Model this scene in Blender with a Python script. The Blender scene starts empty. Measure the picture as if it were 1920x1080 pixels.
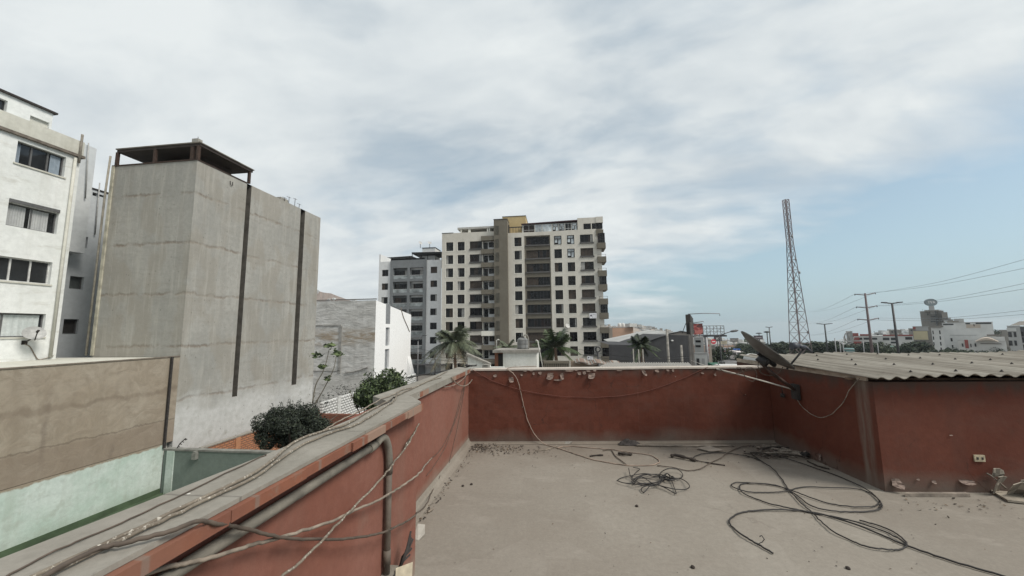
import bpy, math, random
from math import sin, cos, radians, atan, pi, hypot
from mathutils import Vector, Matrix
random.seed(7)
S = bpy.context.scene
COL = S.collection
# ------------------------------------------------------------------ camera model (ultra wide lens on the roof)
F = 690.0; PITCH = radians(6.5); ROLL = radians(.75); YAW = atan(85/690.0); CZ = 1.7
r0 = Vector((cos(YAW), sin(YAW), 0)); fh = Vector((-sin(YAW), cos(YAW), 0)); up = Vector((0, 0, 1))
fw = fh*cos(PITCH) + up*sin(PITCH); u0 = up*cos(PITCH) - fh*sin(PITCH)
rr = r0*cos(ROLL) - u0*sin(ROLL); uu = u0*cos(ROLL) + r0*sin(ROLL)
def ray(px, py): return fw + rr*((px-960)/F) + uu*((540-py)/F)
def onX(px, py, X): d = ray(px, py); return Vector((0, 0, CZ)) + d*(X/d.x)
def onY(px, py, Y): d = ray(px, py); return Vector((0, 0, CZ)) + d*(Y/d.y)
def onZ(px, py, Z=0.0): d = ray(px, py); return Vector((0, 0, CZ)) + d*((Z-CZ)/d.z)
cd = bpy.data.cameras.new('camera'); cam = bpy.data.objects.new('camera', cd); COL.objects.link(cam)
m = Matrix((rr, uu, -fw)).transposed().to_4x4(); m.translation = (0, 0, CZ); cam.matrix_world = m
cd.sensor_width = 36; cd.lens = F/1920*36; cd.clip_start = .05; cd.clip_end = 20000
S.camera = cam
G = -8.0      # street level; the roof terrace is z = 0
YG = -5.5     # the raised back yards on the left

# ------------------------------------------------------------------ node helpers
def nd(t, typ, _a=None, **inp):
    n = t.nodes.new(typ)
    for k, v in (_a or {}).items(): setattr(n, k, v)
    for k, v in inp.items():
        key = int(k[1:]) if k[0] == 'i' and k[1:].isdigit() else k.replace('_', ' ')
        s = n.inputs[key]
        if isinstance(v, bpy.types.NodeSocket): t.links.new(v, s)
        else: s.default_value = v
    return n
def rgb(c): return (c[0], c[1], c[2], 1)
def noise(t, vec, scale, detail=4, rough=.55): return nd(t, 'ShaderNodeTexNoise', None, Vector=vec, Scale=scale, Detail=detail, Roughness=rough).outputs['Fac']
def scl(t, vec, s): return nd(t, 'ShaderNodeMapping', None, Vector=vec, Scale=s).outputs['Vector']
def mr(t, v, a, b, c=0., d=1.): return nd(t, 'ShaderNodeMapRange', {'clamp': True}, Value=v, i1=a, i2=b, i3=c, i4=d).outputs['Result']
def mt(t, op, a, b=0.): return nd(t, 'ShaderNodeMath', {'operation': op}, i0=a, i1=b).outputs[0]
def mix(t, f, a, b):
    n = t.nodes.new('ShaderNodeMix'); n.data_type = 'RGBA'; n.clamp_factor = True
    for s, v in ((n.inputs[0], f), (n.inputs[6], a), (n.inputs[7], b)):
        if isinstance(v, bpy.types.NodeSocket): t.links.new(v, s)
        elif isinstance(v, (int, float)): s.default_value = v
        else: s.default_value = rgb(v)
    return n.outputs[2]
def new(name):
    ma = bpy.data.materials.new(name); ma.use_nodes = True; t = ma.node_tree; t.nodes.clear()
    b = nd(t, 'ShaderNodeBsdfPrincipled'); o = nd(t, 'ShaderNodeOutputMaterial'); t.links.new(b.outputs[0], o.inputs[0])
    return ma, t, b
def POS(t): return nd(t, 'ShaderNodeNewGeometry').outputs['Position']
def SEP(t, v): return nd(t, 'ShaderNodeSeparateXYZ', None, Vector=v).outputs
def plain(name, c, rough=.6, metal=0., var=.25, scale=8., bump=0.):
    ma, t, b = new(name); p = nd(t, 'ShaderNodeTexCoord').outputs['Object']
    n = noise(t, p, scale, 5)
    col = mix(t, mr(t, n, .3, .7), [k*(1-var) for k in c], [min(1, k*(1+var)) for k in c])
    t.links.new(col, b.inputs['Base Color']); b.inputs['Roughness'].default_value = rough; b.inputs['Metallic'].default_value = metal
    if bump: t.links.new(nd(t, 'ShaderNodeBump', None, Strength=bump, Distance=.01, Height=noise(t, p, scale*4, 5)).outputs[0], b.inputs['Normal'])
    return ma
def wall(name, c1, c2, scale=.5, fine=6., stain=(.2, .16, .12), streak=.35, blotch=.25, bump=.35, bdist=.01, rough=.92, hook=None, sz=1.0, clo=.38, chi=.62):
    ma, t, b = new(name); p = POS(t)
    big = noise(t, p, scale, 5, .6); fin = noise(t, p, fine, 6, .65)
    col = mix(t, mr(t, big, clo, chi), c1, c2)
    col = mix(t, mr(t, fin, .35, .75, 0, .5), col, [k*.72 for k in c1])
    st = noise(t, scl(t, p, (2.2*sz, 2.2*sz, .12*sz)), 1.0, 5, .6)
    col = mix(t, mr(t, st, .52, .8, 0, streak), col, stain)
    bl = noise(t, p, scale*2.7, 7, .7)
    col = mix(t, mr(t, bl, .55, .72, 0, blotch), col, stain)
    hgt = fin
    if hook:
        col, hgt = hook(t, p, col, hgt)
    t.links.new(col, b.inputs['Base Color']); b.inputs['Roughness'].default_value = rough
    b.inputs['Specular IOR Level'].default_value = .25
    if bump: t.links.new(nd(t, 'ShaderNodeBump', None, Strength=bump, Distance=bdist, Height=hgt).outputs[0], b.inputs['Normal'])
    return ma
def glass(name, c=(.018, .02, .022), rough=.06):
    ma, t, b = new(name); p = POS(t)
    col = mix(t, mr(t, noise(t, p, .8, 3), .35, .65), [k*.5 for k in c], [k*1.5 for k in c])
    t.links.new(col, b.inputs['Base Color']); b.inputs['Roughness'].default_value = rough
    return ma

# ------------------------------------------------------------------ mesh builder
class MB:
    def __init__(s): s.v = []; s.f = []; s.m = []; s.sm = []
    def face(s, pts, mi=0, smooth=False):
        n = len(s.v); s.v += [tuple(p) for p in pts]; s.f.append(tuple(range(n, n+len(pts)))); s.m.append(mi); s.sm.append(smooth); return s
    def hexa(s, P, mi=0):      # 8 points: bottom 0-3, top 4-7
        n = len(s.v); s.v += [tuple(p) for p in P]
        for q in ((0, 3, 2, 1), (4, 5, 6, 7), (0, 1, 5, 4), (1, 2, 6, 5), (2, 3, 7, 6), (3, 0, 4, 7)):
            s.f.append(tuple(n+i for i in q)); s.m.append(mi); s.sm.append(False)
        return s
    def box(s, x0, y0, z0, x1, y1, z1, mi=0):
        return s.hexa([(x0, y0, z0), (x1, y0, z0), (x1, y1, z0), (x0, y1, z0), (x0, y0, z1), (x1, y0, z1), (x1, y1, z1), (x0, y1, z1)], mi)
    def prism(s, poly, z0, z1, mi=0, mtop=None, zt=None):
        n = len(s.v); k = len(poly)
        s.v += [(p[0], p[1], z0) for p in poly] + [(p[0], p[1], (zt[i] if zt else z1)) for i, p in enumerate(poly)]
        s.f.append(tuple(n+i for i in range(k))[::-1]); s.m.append(mi); s.sm.append(False)
        s.f.append(tuple(n+k+i for i in range(k))); s.m.append(mi if mtop is None else mtop); s.sm.append(False)
        for i in range(k):
            j = (i+1) % k; s.f.append((n+i, n+j, n+k+j, n+k+i)); s.m.append(mi); s.sm.append(False)
        return s
    def fbox(s, P, u0, u1, z0, z1, d0, d1, mi=0):   # a box in the (u, z, depth) coordinates of a facade
        return s.hexa([P(u0, z0, d0), P(u1, z0, d0), P(u1, z0, d1), P(u0, z0, d1), P(u0, z1, d0), P(u1, z1, d0), P(u1, z1, d1), P(u0, z1, d1)], mi)
    def tube(s, pts, r, n=6, mi=0, cap=True):
        pts = [Vector(p) for p in pts]; k = len(pts); base = len(s.v)
        rs = r if isinstance(r, (list, tuple)) else [r]*k
        prev = None
        for i, p in enumerate(pts):
            d = (pts[min(i+1, k-1)] - pts[max(i-1, 0)])
            d = d.normalized() if d.length > 1e-9 else Vector((0, 0, 1))
            if prev is None:
                a = Vector((0, 0, 1)) if abs(d.z) < .9 else Vector((1, 0, 0))
                x = d.cross(a).normalized()
            else:
                x = prev - d*prev.dot(d)
                x = x.normalized() if x.length > 1e-6 else d.cross(Vector((0, 0, 1))).normalized()
            prev = x; y = d.cross(x)
            for j in range(n):
                a = 2*pi*(j+.5)/n; s.v.append(tuple(p + x*(cos(a)*rs[i]) + y*(sin(a)*rs[i])))
        for i in range(k-1):
            for j in range(n):
                q = (j+1) % n
                s.f.append((base+i*n+j, base+i*n+q, base+(i+1)*n+q, base+(i+1)*n+j)); s.m.append(mi); s.sm.append(n > 4)
        if cap:
            s.f.append(tuple(base+j for j in range(n))[::-1]); s.m.append(mi); s.sm.append(False)
            s.f.append(tuple(base+(k-1)*n+j for j in range(n))); s.m.append(mi); s.sm.append(False)
        return s
    def bar(s, a, b, r, mi=0): return s.tube([a, b], r*1.414, 4, mi)
    def lathe(s, c, prof, n=16, mi=0):
        base = len(s.v); c = Vector(c)
        for r, z in prof:
            for j in range(n):
                a = 2*pi*j/n; s.v.append((c.x+cos(a)*r, c.y+sin(a)*r, c.z+z))
        for i in range(len(prof)-1):
            for j in range(n):
                q = (j+1) % n; s.f.append((base+i*n+j, base+i*n+q, base+(i+1)*n+q, base+(i+1)*n+j)); s.m.append(mi); s.sm.append(True)
        s.f.append(tuple(base+j for j in range(n))[::-1]); s.m.append(mi); s.sm.append(False)
        s.f.append(tuple(base+(len(prof)-1)*n+j for j in range(n))); s.m.append(mi); s.sm.append(False)
        return s
    def facade(s, P, u0, u1, z0, z1, holes, depth=.2, mi=0, mrev=None):
        mrev = mi if mrev is None else mrev
        us = sorted({u0, u1} | {h[0] for h in holes} | {h[1] for h in holes}); zs = sorted({z0, z1} | {h[2] for h in holes} | {h[3] for h in holes})
        us = [u for u in us if u0 <= u <= u1]; zs = [z for z in zs if z0 <= z <= z1]
        for i in range(len(us)-1):
            for j in range(len(zs)-1):
                um, zm = (us[i]+us[i+1])/2, (zs[j]+zs[j+1])/2
                if any(h[0] < um < h[1] and h[2] < zm < h[3] for h in holes): continue
                s.face([P(us[i], zs[j], 0), P(us[i+1], zs[j], 0), P(us[i+1], zs[j+1], 0), P(us[i], zs[j+1], 0)], mi)
        for h in holes:
            a, b, c, d = h[:4]
            s.face([P(a, c, 0), P(b, c, 0), P(b, c, depth), P(a, c, depth)], mrev)
            s.face([P(a, d, 0), P(a, d, depth), P(b, d, depth), P(b, d, 0)], mrev)
            s.face([P(a, c, 0), P(a, c, depth), P(a, d, depth), P(a, d, 0)], mrev)
            s.face([P(b, c, 0), P(b, d, 0), P(b, d, depth), P(b, c, depth)], mrev)
        return s
def root_loc(o):
    while o.parent: o = o.parent
    return o.location.copy()
def obj(name, mb, mats, parent=None, label=None, cat=None, group=None, kind=None):
    me = bpy.data.meshes.new(name)
    if parent is None:
        xs = [p[0] for p in mb.v]; ys = [p[1] for p in mb.v]
        L = Vector(((min(xs)+max(xs))/2, (min(ys)+max(ys))/2, min(p[2] for p in mb.v)))
    else: L = root_loc(parent)
    me.from_pydata([(p[0]-L.x, p[1]-L.y, p[2]-L.z) for p in mb.v], [], mb.f)
    for ma in (mats if isinstance(mats, (list, tuple)) else [mats]): me.materials.append(ma)
    me.polygons.foreach_set('material_index', mb.m); me.polygons.foreach_set('use_smooth', mb.sm); me.update()
    o = bpy.data.objects.new(name, me); COL.objects.link(o)
    if parent is None: o.location = L
    else: o.parent = parent
    tag(o, label, cat, group, kind); return o
def tag(o, label=None, cat=None, group=None, kind=None):
    if label: o['label'] = label
    if cat: o['category'] = cat
    if group: o['group'] = group
    if kind: o['kind'] = kind
    return o
def thing(name, loc, label, cat, group=None):
    o = bpy.data.objects.new(name, None); COL.objects.link(o); o.location = loc; o.empty_display_size = .2
    return tag(o, label, cat, group)
def dup(o, loc, rz=0., sc=1., label=None, group=None, rec=False):
    c = o.copy(); COL.objects.link(c)
    if not rec:
        c.location = loc; c.rotation_euler = (0, 0, rz); c.scale = (sc if isinstance(sc, tuple) else (sc, sc, sc))
        if label: c['label'] = label
        if group: c['group'] = group
    for ch in KIDS(o):
        k = dup(ch, None, rec=True); k.parent = c
    return c
def KIDS(o): return [x for x in COL.objects if x.parent == o]
def smooth_path(pts, step=6):
    P = [Vector(p) for p in pts]; out = []
    for i in range(len(P)-1):
        a, b, c, d = P[max(i-1, 0)], P[i], P[i+1], P[min(i+2, len(P)-1)]
        for k in range(step):
            u = k/step
            out.append(.5*((2*b) + (c-a)*u + (2*a-5*b+4*c-d)*u*u + (3*b-a-3*c+d)*u**3))
    out.append(P[-1]); return out
PY = lambda Y0: (lambda u, z, d: (u, Y0+d, z))        # facade that faces the camera side (-Y)
PX = lambda X0: (lambda u, z, d: (X0-d, u, z))        # facade that faces right (+X)
PXL = lambda X0: (lambda u, z, d: (X0+d, u, z))       # facade that faces left (-X)
def text(parent, s, P, u, z, h, mat, depth=-.02, name='lettering', align='CENTER'):
    cu = bpy.data.curves.new('t', 'FONT'); cu.body = s; cu.size = h; cu.align_x = align; cu.align_y = 'CENTER'; cu.resolution_u = 2
    to = bpy.data.objects.new('t', cu); me = bpy.data.meshes.new_from_object(to)
    mb = MB(); L = [P(u+v.co.x, z+v.co.y, depth) for v in me.vertices]
    for p in me.polygons: mb.face([L[i] for i in p.vertices])
    bpy.data.objects.remove(to); bpy.data.curves.remove(cu); bpy.data.meshes.remove(me)
    return obj(name, mb, mat, parent)
# ------------------------------------------------------------------ world: sky with a high broken cloud deck
SUN_EL, SUN_AZ = radians(48), radians(109)      # azimuth measured from +Y towards +X: light comes from the right
w = bpy.data.worlds.new('World'); S.world = w; w.use_nodes = True; t = w.node_tree; t.nodes.clear()
sky = nd(t, 'ShaderNodeTexSky', {'sky_type': 'NISHITA', 'sun_disc': False, 'sun_elevation': SUN_EL, 'sun_rotation': SUN_AZ, 'altitude': 0, 'air_density': 1.0, 'dust_density': 2.0, 'ozone_density': 1.2})
d = nd(t, 'ShaderNodeTexCoord').outputs['Generated']
sx, sy, sz = SEP(t, d)
zz = mt(t, 'ADD', mt(t, 'MAXIMUM', sz, 0.0), .26)
px_, py_ = mt(t, 'DIVIDE', sx, zz), mt(t, 'DIVIDE', sy, zz)
pv = nd(t, 'ShaderNodeCombineXYZ', None, X=px_, Y=py_, Z=0.).outputs[0]
pr = nd(t, 'ShaderNodeMapping', None, Vector=pv, Rotation=(0, 0, radians(35)), Scale=(.8, 1.35, 1)).outputs[0]
wob = nd(t, 'ShaderNodeTexNoise', None, Vector=pr, Scale=1.1, Detail=3.)
pw = nd(t, 'ShaderNodeVectorMath', {'operation': 'MULTIPLY_ADD'}, i0=wob.outputs['Color'], i1=(.42, .42, 0), i2=pr).outputs[0]
n1 = noise(t, pw, .95, 7, .5); n2 = noise(t, pw, 3.4, 7, .52); n3 = noise(t, pw, 1.05, 8, .56); n4 = noise(t, pw, 8., 6, .6)
# cloud cover: nearly closed overhead and to the left, opening towards the low right
side = mt(t, 'ADD', mt(t, 'MULTIPLY', sx, .8), mt(t, 'MULTIPLY', sy, .35))
gap = mt(t, 'MULTIPLY', mr(t, side, .12, .62), mr(t, sz, .27, .10))
gap2 = mt(t, 'MULTIPLY', mr(t, sx, .35, .75), mr(t, sz, .62, .25))
cov = mt(t, 'SUBTRACT', mt(t, 'ADD', mt(t, 'ADD', mt(t, 'MULTIPLY', n1, 1.0), mt(t, 'MULTIPLY', n2, .35)), .14), mt(t, 'ADD', mt(t, 'MULTIPLY', gap, .34), mt(t, 'MULTIPLY', gap2, .24)))
fac = mr(t, cov, .54, .80)
CLOUD_HI, CLOUD_LO = (6.6, 6.95, 7.0), (4.75, 5.25, 5.6)
shade = mr(t, mt(t, 'ADD', mt(t, 'MULTIPLY', n3, .65), mt(t, 'ADD', mt(t, 'MULTIPLY', n2, .42), mt(t, 'MULTIPLY', n4, .14))), .49, .71)
cl = mix(t, shade, CLOUD_LO, CLOUD_HI)
hs = nd(t, 'ShaderNodeHueSaturation', None, Hue=.485, Saturation=.82, Value=1.12, Color=sky.outputs[0]).outputs[0]
hz = mix(t, mr(t, sz, .0, .30, .70, .25), hs, (3.55, 5.15, 5.95))
col = mix(t, fac, hz, cl)
bg = nd(t, 'ShaderNodeBackground', None, Color=col, Strength=.09); wo = nd(t, 'ShaderNodeOutputWorld'); t.links.new(bg.outputs[0], wo.inputs[0])
sl = bpy.data.lights.new('sun', 'SUN'); so = bpy.data.objects.new('sun', sl); COL.objects.link(so)
sl.energy = 2.4; sl.angle = radians(22); sl.color = (1, .95, .87)
sd = Vector((sin(SUN_AZ)*cos(SUN_EL), cos(SUN_AZ)*cos(SUN_EL), sin(SUN_EL)))
so.rotation_euler = sd.to_track_quat('Z', 'Y').to_euler()
S.view_settings.view_transform = 'Standard'; S.view_settings.look = 'None'; S.view_settings.exposure = .45; S.view_settings.gamma = 1.0
S.view_settings.use_curve_mapping = False

# ------------------------------------------------------------------ materials
def dirt_band(z0, h, c=(.20, .165, .13), n=3.):
    def hook(t, p, col, hgt):
        z = SEP(t, p)[2]; zz = mt(t, 'ADD', z, mt(t, 'MULTIPLY', noise(t, p, n, 5), -h*1.2))
        return mix(t, mr(t, zz, z0+h*.5, z0-h*.5, 0, .9), col, c), hgt
    return hook
def red_hook(t, p, col, hgt):
    z = SEP(t, p)[2]
    zz = mt(t, 'ADD', z, mt(t, 'MULTIPLY', noise(t, p, 2.2, 5), -.35))
    col = mix(t, mr(t, zz, .03, -.16, 0, .85), col, (.125, .098, .08))           # splash dirt above the floor
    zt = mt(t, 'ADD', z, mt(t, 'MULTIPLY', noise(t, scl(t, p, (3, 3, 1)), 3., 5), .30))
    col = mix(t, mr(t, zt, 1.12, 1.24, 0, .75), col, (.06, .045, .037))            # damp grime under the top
    sp = nd(t, 'ShaderNodeTexVoronoi', None, Vector=p, Scale=5.).outputs['Distance']
    col = mix(t, mt(t, 'MULTIPLY', mr(t, sp, .05, .03, 0, .7), mr(t, noise(t, p, 1.7), .52, .56)), col, (.30, .25, .21))
    sc = noise(t, scl(t, p, (14, 14, 3)), 1.0, 6, .7)
    col = mix(t, mr(t, sc, .64, .74, 0, .16), col, (.17, .10, .08))
    vd = nd(t, 'ShaderNodeTexVoronoi', {'feature': 'DISTANCE_TO_EDGE'}, Vector=nd(t, 'ShaderNodeVectorMath', {'operation': 'MULTIPLY_ADD'}, i0=nd(t, 'ShaderNodeTexNoise', None, Vector=p, Scale=4., Detail=5.).outputs['Color'], i1=(.4, .4, .4), i2=p).outputs[0], Scale=1.1).outputs['Distance']
    ck = mt(t, 'MULTIPLY', mr(t, vd, .007, .002), mr(t, noise(t, p, .9, 2), .52, .58))
    col = mix(t, mt(t, 'MULTIPLY', ck, .6), col, (.035, .018, .014))
    rn = noise(t, scl(t, p, (9, 9, .25)), 1., 4, .6); col = mix(t, mt(t, 'MULTIPLY', mr(t, rn, .66, .74, 0, .5), mr(t, noise(t, p, 1.2), .5, .6)), col, (.20, .13, .105))
    tw = noise(t, scl(t, p, (1, 1, 2.5)), 2.3, 6, .65); col = mix(t, mr(t, tw, .5, .7, 0, .35), col, (.105, .05, .038))
    X_, Y_, Z_ = SEP(t, p)
    yw = mt(t, 'ADD', Y_, mt(t, 'MULTIPLY', mt(t, 'SUBTRACT', noise(t, scl(t, p, (2, 6, .8)), 2., 5), .5), .14))
    pm = mt(t, 'MULTIPLY', mt(t, 'MULTIPLY', mr(t, yw, 4.475, 4.50), mr(t, yw, 4.66, 4.60)), mt(t, 'MULTIPLY', mr(t, X_, 3.02, 3.05), mr(t, X_, 3.286, 3.280)))
    pm = mt(t, 'MULTIPLY', pm, mr(t, noise(t, scl(t, p, (3, 9, 1)), 2., 5), .38, .6, .25, .85))
    col = mix(t, pm, col, (.17, .135, .11))
    return col, hgt
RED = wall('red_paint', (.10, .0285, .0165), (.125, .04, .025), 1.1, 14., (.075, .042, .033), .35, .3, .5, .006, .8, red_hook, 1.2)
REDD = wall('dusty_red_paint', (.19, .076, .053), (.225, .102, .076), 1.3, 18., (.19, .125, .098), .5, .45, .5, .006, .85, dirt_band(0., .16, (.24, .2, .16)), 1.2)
def floor_hook(t, p, col, hgt):
    big = noise(t, p, .55, 6, .6)
    col = mix(t, mr(t, big, .46, .68, 0, .55), col, (.185, .157, .129))
    X, Y, Z = SEP(t, p)
    pv2 = nd(t, 'ShaderNodeTexVoronoi', {'distance': 'CHEBYCHEV'}, Vector=nd(t, 'ShaderNodeVectorMath', {'operation': 'MULTIPLY_ADD'}, i0=nd(t, 'ShaderNodeTexNoise', None, Vector=p, Scale=5., Detail=4.).outputs['Color'], i1=(.12, .12, 0), i2=p).outputs[0], Scale=.9).outputs['Color']
    pc2 = nd(t, 'ShaderNodeSeparateColor', None, Color=pv2).outputs[0]
    col = mix(t, mr(t, pc2, .74, .76, 0, .14), col, (.29, .265, .23)); col = mix(t, mr(t, pc2, .24, .22, 0, .12), col, (.15, .13, .108))
    fg = noise(t, p, 55., 5, .7); col = mix(t, mr(t, fg, .52, .75, 0, .3), col, (.165, .145, .12)); col = mix(t, mr(t, fg, .48, .3, 0, .3), col, (.31, .285, .245))
    edge = mt(t, 'ADD', mt(t, 'ADD', Y, mt(t, 'MULTIPLY', X, .08)), mt(t, 'MULTIPLY', noise(t, p, 2.5, 5), 1.6))
    col = mix(t, mr(t, edge, 5.6, 6.6, 0, .7), col, (.15, .122, .098))            # floor colour darker towards the far wall
    vd = nd(t, 'ShaderNodeTexVoronoi', {'feature': 'DISTANCE_TO_EDGE'}, Vector=nd(t, 'ShaderNodeVectorMath', {'operation': 'MULTIPLY_ADD'}, i0=nd(t, 'ShaderNodeTexNoise', None, Vector=p, Scale=3., Detail=5.).outputs['Color'], i1=(.5, .5, 0), i2=p).outputs[0], Scale=.42).outputs['Distance']
    crack = mt(t, 'MULTIPLY', mr(t, vd, .004, .0012), mr(t, noise(t, p, .9, 2), .54, .6))
    col = mix(t, mt(t, 'MULTIPLY', crack, .28), col, (.12, .1, .085))
    pale = noise(t, scl(t, p, (1, 2.2, 1)), 1.6, 6, .7)
    col = mix(t, mr(t, pale, .56, .7, 0, .4), col, (.32, .29, .25))
    gr = nd(t, 'ShaderNodeTexVoronoi', None, Vector=p, Scale=34.).outputs['Distance']
    col = mix(t, mt(t, 'MULTIPLY', mr(t, gr, .16, .08, 0, .6), mr(t, noise(t, p, 2.), .55, .62)), col, (.12, .1, .08))
    return col, hgt
FLOOR = wall('roof_cement', (.232, .206, .173), (.262, .236, .2), .8, 22., (.18, .158, .132), .0, .25, .18, .004, .95, floor_hook)
def grit_hook(t, p, col, hgt):
    sp = nd(t, 'ShaderNodeTexVoronoi', None, Vector=p, Scale=16.).outputs['Distance']
    col = mix(t, mt(t, 'MULTIPLY', mr(t, sp, .10, .06), mr(t, noise(t, p, 3.), .56, .6)), col, (.62, .6, .55))   # bird droppings
    yj = SEP(t, p)[1]; jn = mr(t, mt(t, 'ABSOLUTE', mt(t, 'SUBTRACT', mt(t, 'FRACT', mt(t, 'MULTIPLY', mt(t, 'ADD', yj, mt(t, 'MULTIPLY', noise(t, p, 6., 4), .05)), 1.35)), .5)), .008, .003)
    col = mix(t, mt(t, 'MULTIPLY', jn, .55), col, (.09, .08, .07))
    bl2 = noise(t, p, 5., 6, .7); col = mix(t, mr(t, bl2, .55, .7, 0, .4), col, (.36, .34, .30))
    sp = nd(t, 'ShaderNodeTexVoronoi', None, Vector=p, Scale=11.).outputs['Distance']
    col = mix(t, mt(t, 'MULTIPLY', mr(t, sp, .08, .05), mr(t, noise(t, p, 2.), .5, .55)), col, (.05, .045, .04))
    return col, hgt
COPE = wall('coping_cement', (.225, .21, .18), (.28, .26, .226), 2.4, 40., (.16, .145, .12), .1, .5, .5, .004, .95, grit_hook)
def brickcope_hook(t, p, col, hgt):
    y = SEP(t, p)[1]
    seg = noise(t, scl(t, p, (.3, 2.6, .3)), 1.0, 2, .5)
    col = mix(t, mr(t, seg, .56, .6, 0, .8), col, (.27, .19, .145))
    gapm = mr(t, mt(t, 'ABSOLUTE', mt(t, 'SUBTRACT', mt(t, 'FRACT', mt(t, 'MULTIPLY', y, 3.1)), .5)), .035, .02)
    col = mix(t, mt(t, 'MULTIPLY', gapm, .5), col, (.19, .165, .14))
    return col, hgt
COPEDGE = wall('coping_brick_edge', (.23, .092, .056), (.175, .075, .052), 3.5, 30., (.20, .155, .122), .3, .75, .3, .004, .9, brickcope_hook)
def tower_hook(lowwhite):
    def hook(t, p, col, hgt):
        X, Y, Z = SEP(t, p)
        wob_ = mt(t, 'MULTIPLY', mt(t, 'SUBTRACT', noise(t, scl(t, p, (1, 1, .3)), 1.5, 9, .72), .5), .62)
        u = mt(t, 'FRACT', mt(t, 'DIVIDE', mt(t, 'ADD', mt(t, 'ADD', Z, wob_), 40-.82), 2.6))
        dist = mt(t, 'ABSOLUTE', mt(t, 'SUBTRACT', u, .5))
        sm = noise(t, scl(t, p, (1, 1, 1)), .8, 6, .65)
        band = mt(t, 'MULTIPLY', mr(t, dist, .042, .006), mr(t, sm, .40, .56))
        col = mix(t, mt(t, 'MULTIPLY', band, .7), col, (.16, .12, .088))
        # pour layers and board marks
        hl = noise(t, scl(t, p, (.35, .35, 5.)), 1., 5, .65); col = mix(t, mr(t, hl, .52, .7, 0, .38), col, (.235, .222, .195)); pa_ = noise(t, scl(t, p, (.9, .9, .55)), .8, 3, .4); col = mix(t, mr(t, pa_, .49, .56, 0, .5), col, (.265, .243, .205)); vs = noise(t, scl(t, p, (3., 3., .35)), 1., 6, .65); col = mix(t, mr(t, vs, .5, .68, 0, .5), col, (.40, .385, .345))
        vl = mt(t, 'ABSOLUTE', mt(t, 'SUBTRACT', mt(t, 'FRACT', mt(t, 'MULTIPLY', mt(t, 'ADD', X, mt(t, 'MULTIPLY', Y, 1.0)), .82)), .5))
        col = mix(t, mt(t, 'MULTIPLY', mr(t, vl, .016, .008), mr(t, noise(t, p, .8, 4), .45, .55, 0, .35)), col, (.42, .41, .37))
        pk = nd(t, 'ShaderNodeTexVoronoi', None, Vector=scl(t, p, (1, 1, .6)), Scale=4.5).outputs['Distance']
        pits = mt(t, 'MULTIPLY', mr(t, pk, .12, .07), mr(t, noise(t, p, .9, 3), .48, .57))
        col = mix(t, mt(t, 'MULTIPLY', pits, .7), col, (.11, .1, .09))
        if lowwhite:
            ze = mt(t, 'ADD', Z, mt(t, 'MULTIPLY', mt(t, 'SUBTRACT', noise(t, p, .7, 6, .65), .5), 2.2))
            wm = mt(t, 'MULTIPLY', mr(t, ze, -1.2, -2.2), mr(t, noise(t, p, 2.2, 6, .7), .26, .42))
            wc = mix(t, mr(t, noise(t, p, 3., 6, .7), .4, .62), (.52, .52, .505), (.44, .44, .42))
            col = mix(t, mt(t, 'MULTIPLY', wm, .9), col, mix(t, pits, wc, (.10, .1, .1)))
        return col, mt(t, 'SUBTRACT', hgt, mt(t, 'MULTIPLY', band, .8))
    return hook
TOWER = wall('board_marked_concrete', (.292, .287, .263), (.355, .345, .315), .4, 5., (.235, .215, .185), .4, .3, .6, .02, .95, tower_hook(True))
GROOVE = plain('groove_concrete', (.12, .11, .095), .95, 0, .3, 3)
def brown_hook(t, p, col, hgt):
    X, Y, Z = SEP(t, p)
    sw = nd(t, 'ShaderNodeTexNoise', None, Vector=p, Scale=1.4, Detail=7., Roughness=.68, Distortion=1.8).outputs['Fac']
    col = mix(t, mr(t, sw, .42, .6, 0, .6), col, (.225, .185, .14))
    zz = mt(t, 'ADD', Z, mt(t, 'MULTIPLY', noise(t, p, 1.5, 6, .7), .5))
    ln = mr(t, mt(t, 'ABSOLUTE', mt(t, 'ADD', zz, 2.0)), .05, .02); col = mix(t, mt(t, 'MULTIPLY', ln, .5), col, (.11, .085, .065))
    col = mix(t, mr(t, zz, -2.0, -2.12, 0, .45), col, (.19, .145, .11))
    zz2 = mt(t, 'ADD', Z, mt(t, 'MULTIPLY', noise(t, p, 1.1, 5, .6), .9))
    ln2 = mr(t, mt(t, 'ABSOLUTE', mt(t, 'ADD', zz2, .45)), .16, .04); col = mix(t, mt(t, 'MULTIPLY', ln2, .4), col, (.15, .115, .085))
    yv = mr(t, mt(t, 'ABSOLUTE', mt(t, 'SUBTRACT', mt(t, 'FRACT', mt(t, 'DIVIDE', mt(t, 'ADD', Y, mt(t, 'MULTIPLY', noise(t, p, 1.6), .25)), 2.1)), .5)), .05, .015)
    col = mix(t, mt(t, 'MULTIPLY', yv, mr(t, noise(t, p, .5), .45, .6, 0, .4)), col, (.13, .1, .08))
    return col, sw
BROWN = wall('rough_brown_render', (.34, .295, .235), (.30, .25, .19), .6, 7., (.17, .14, .105), .35, .4, .7, .03, .95, brown_hook)
def mint_hook(t, p, col, hgt):
    z = SEP(t, p)[2]; e = mt(t, 'ADD', z, mt(t, 'MULTIPLY', mt(t, 'SUBTRACT', noise(t, p, 2.6, 7, .7), .5), .34))
    col = mix(t, mr(t, e, -3.43, -3.37), col, (.27, .225, .17)); sc_ = noise(t, scl(t, p, (1, 1, 2.)), 2.2, 7, .72); col = mix(t, mr(t, sc_, .56, .66, 0, .45), col, (.33, .36, .33))
    return mix(t, mr(t, e, -4.9, -5.4, 0, .5), col, (.24, .28, .22)), hgt
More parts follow.
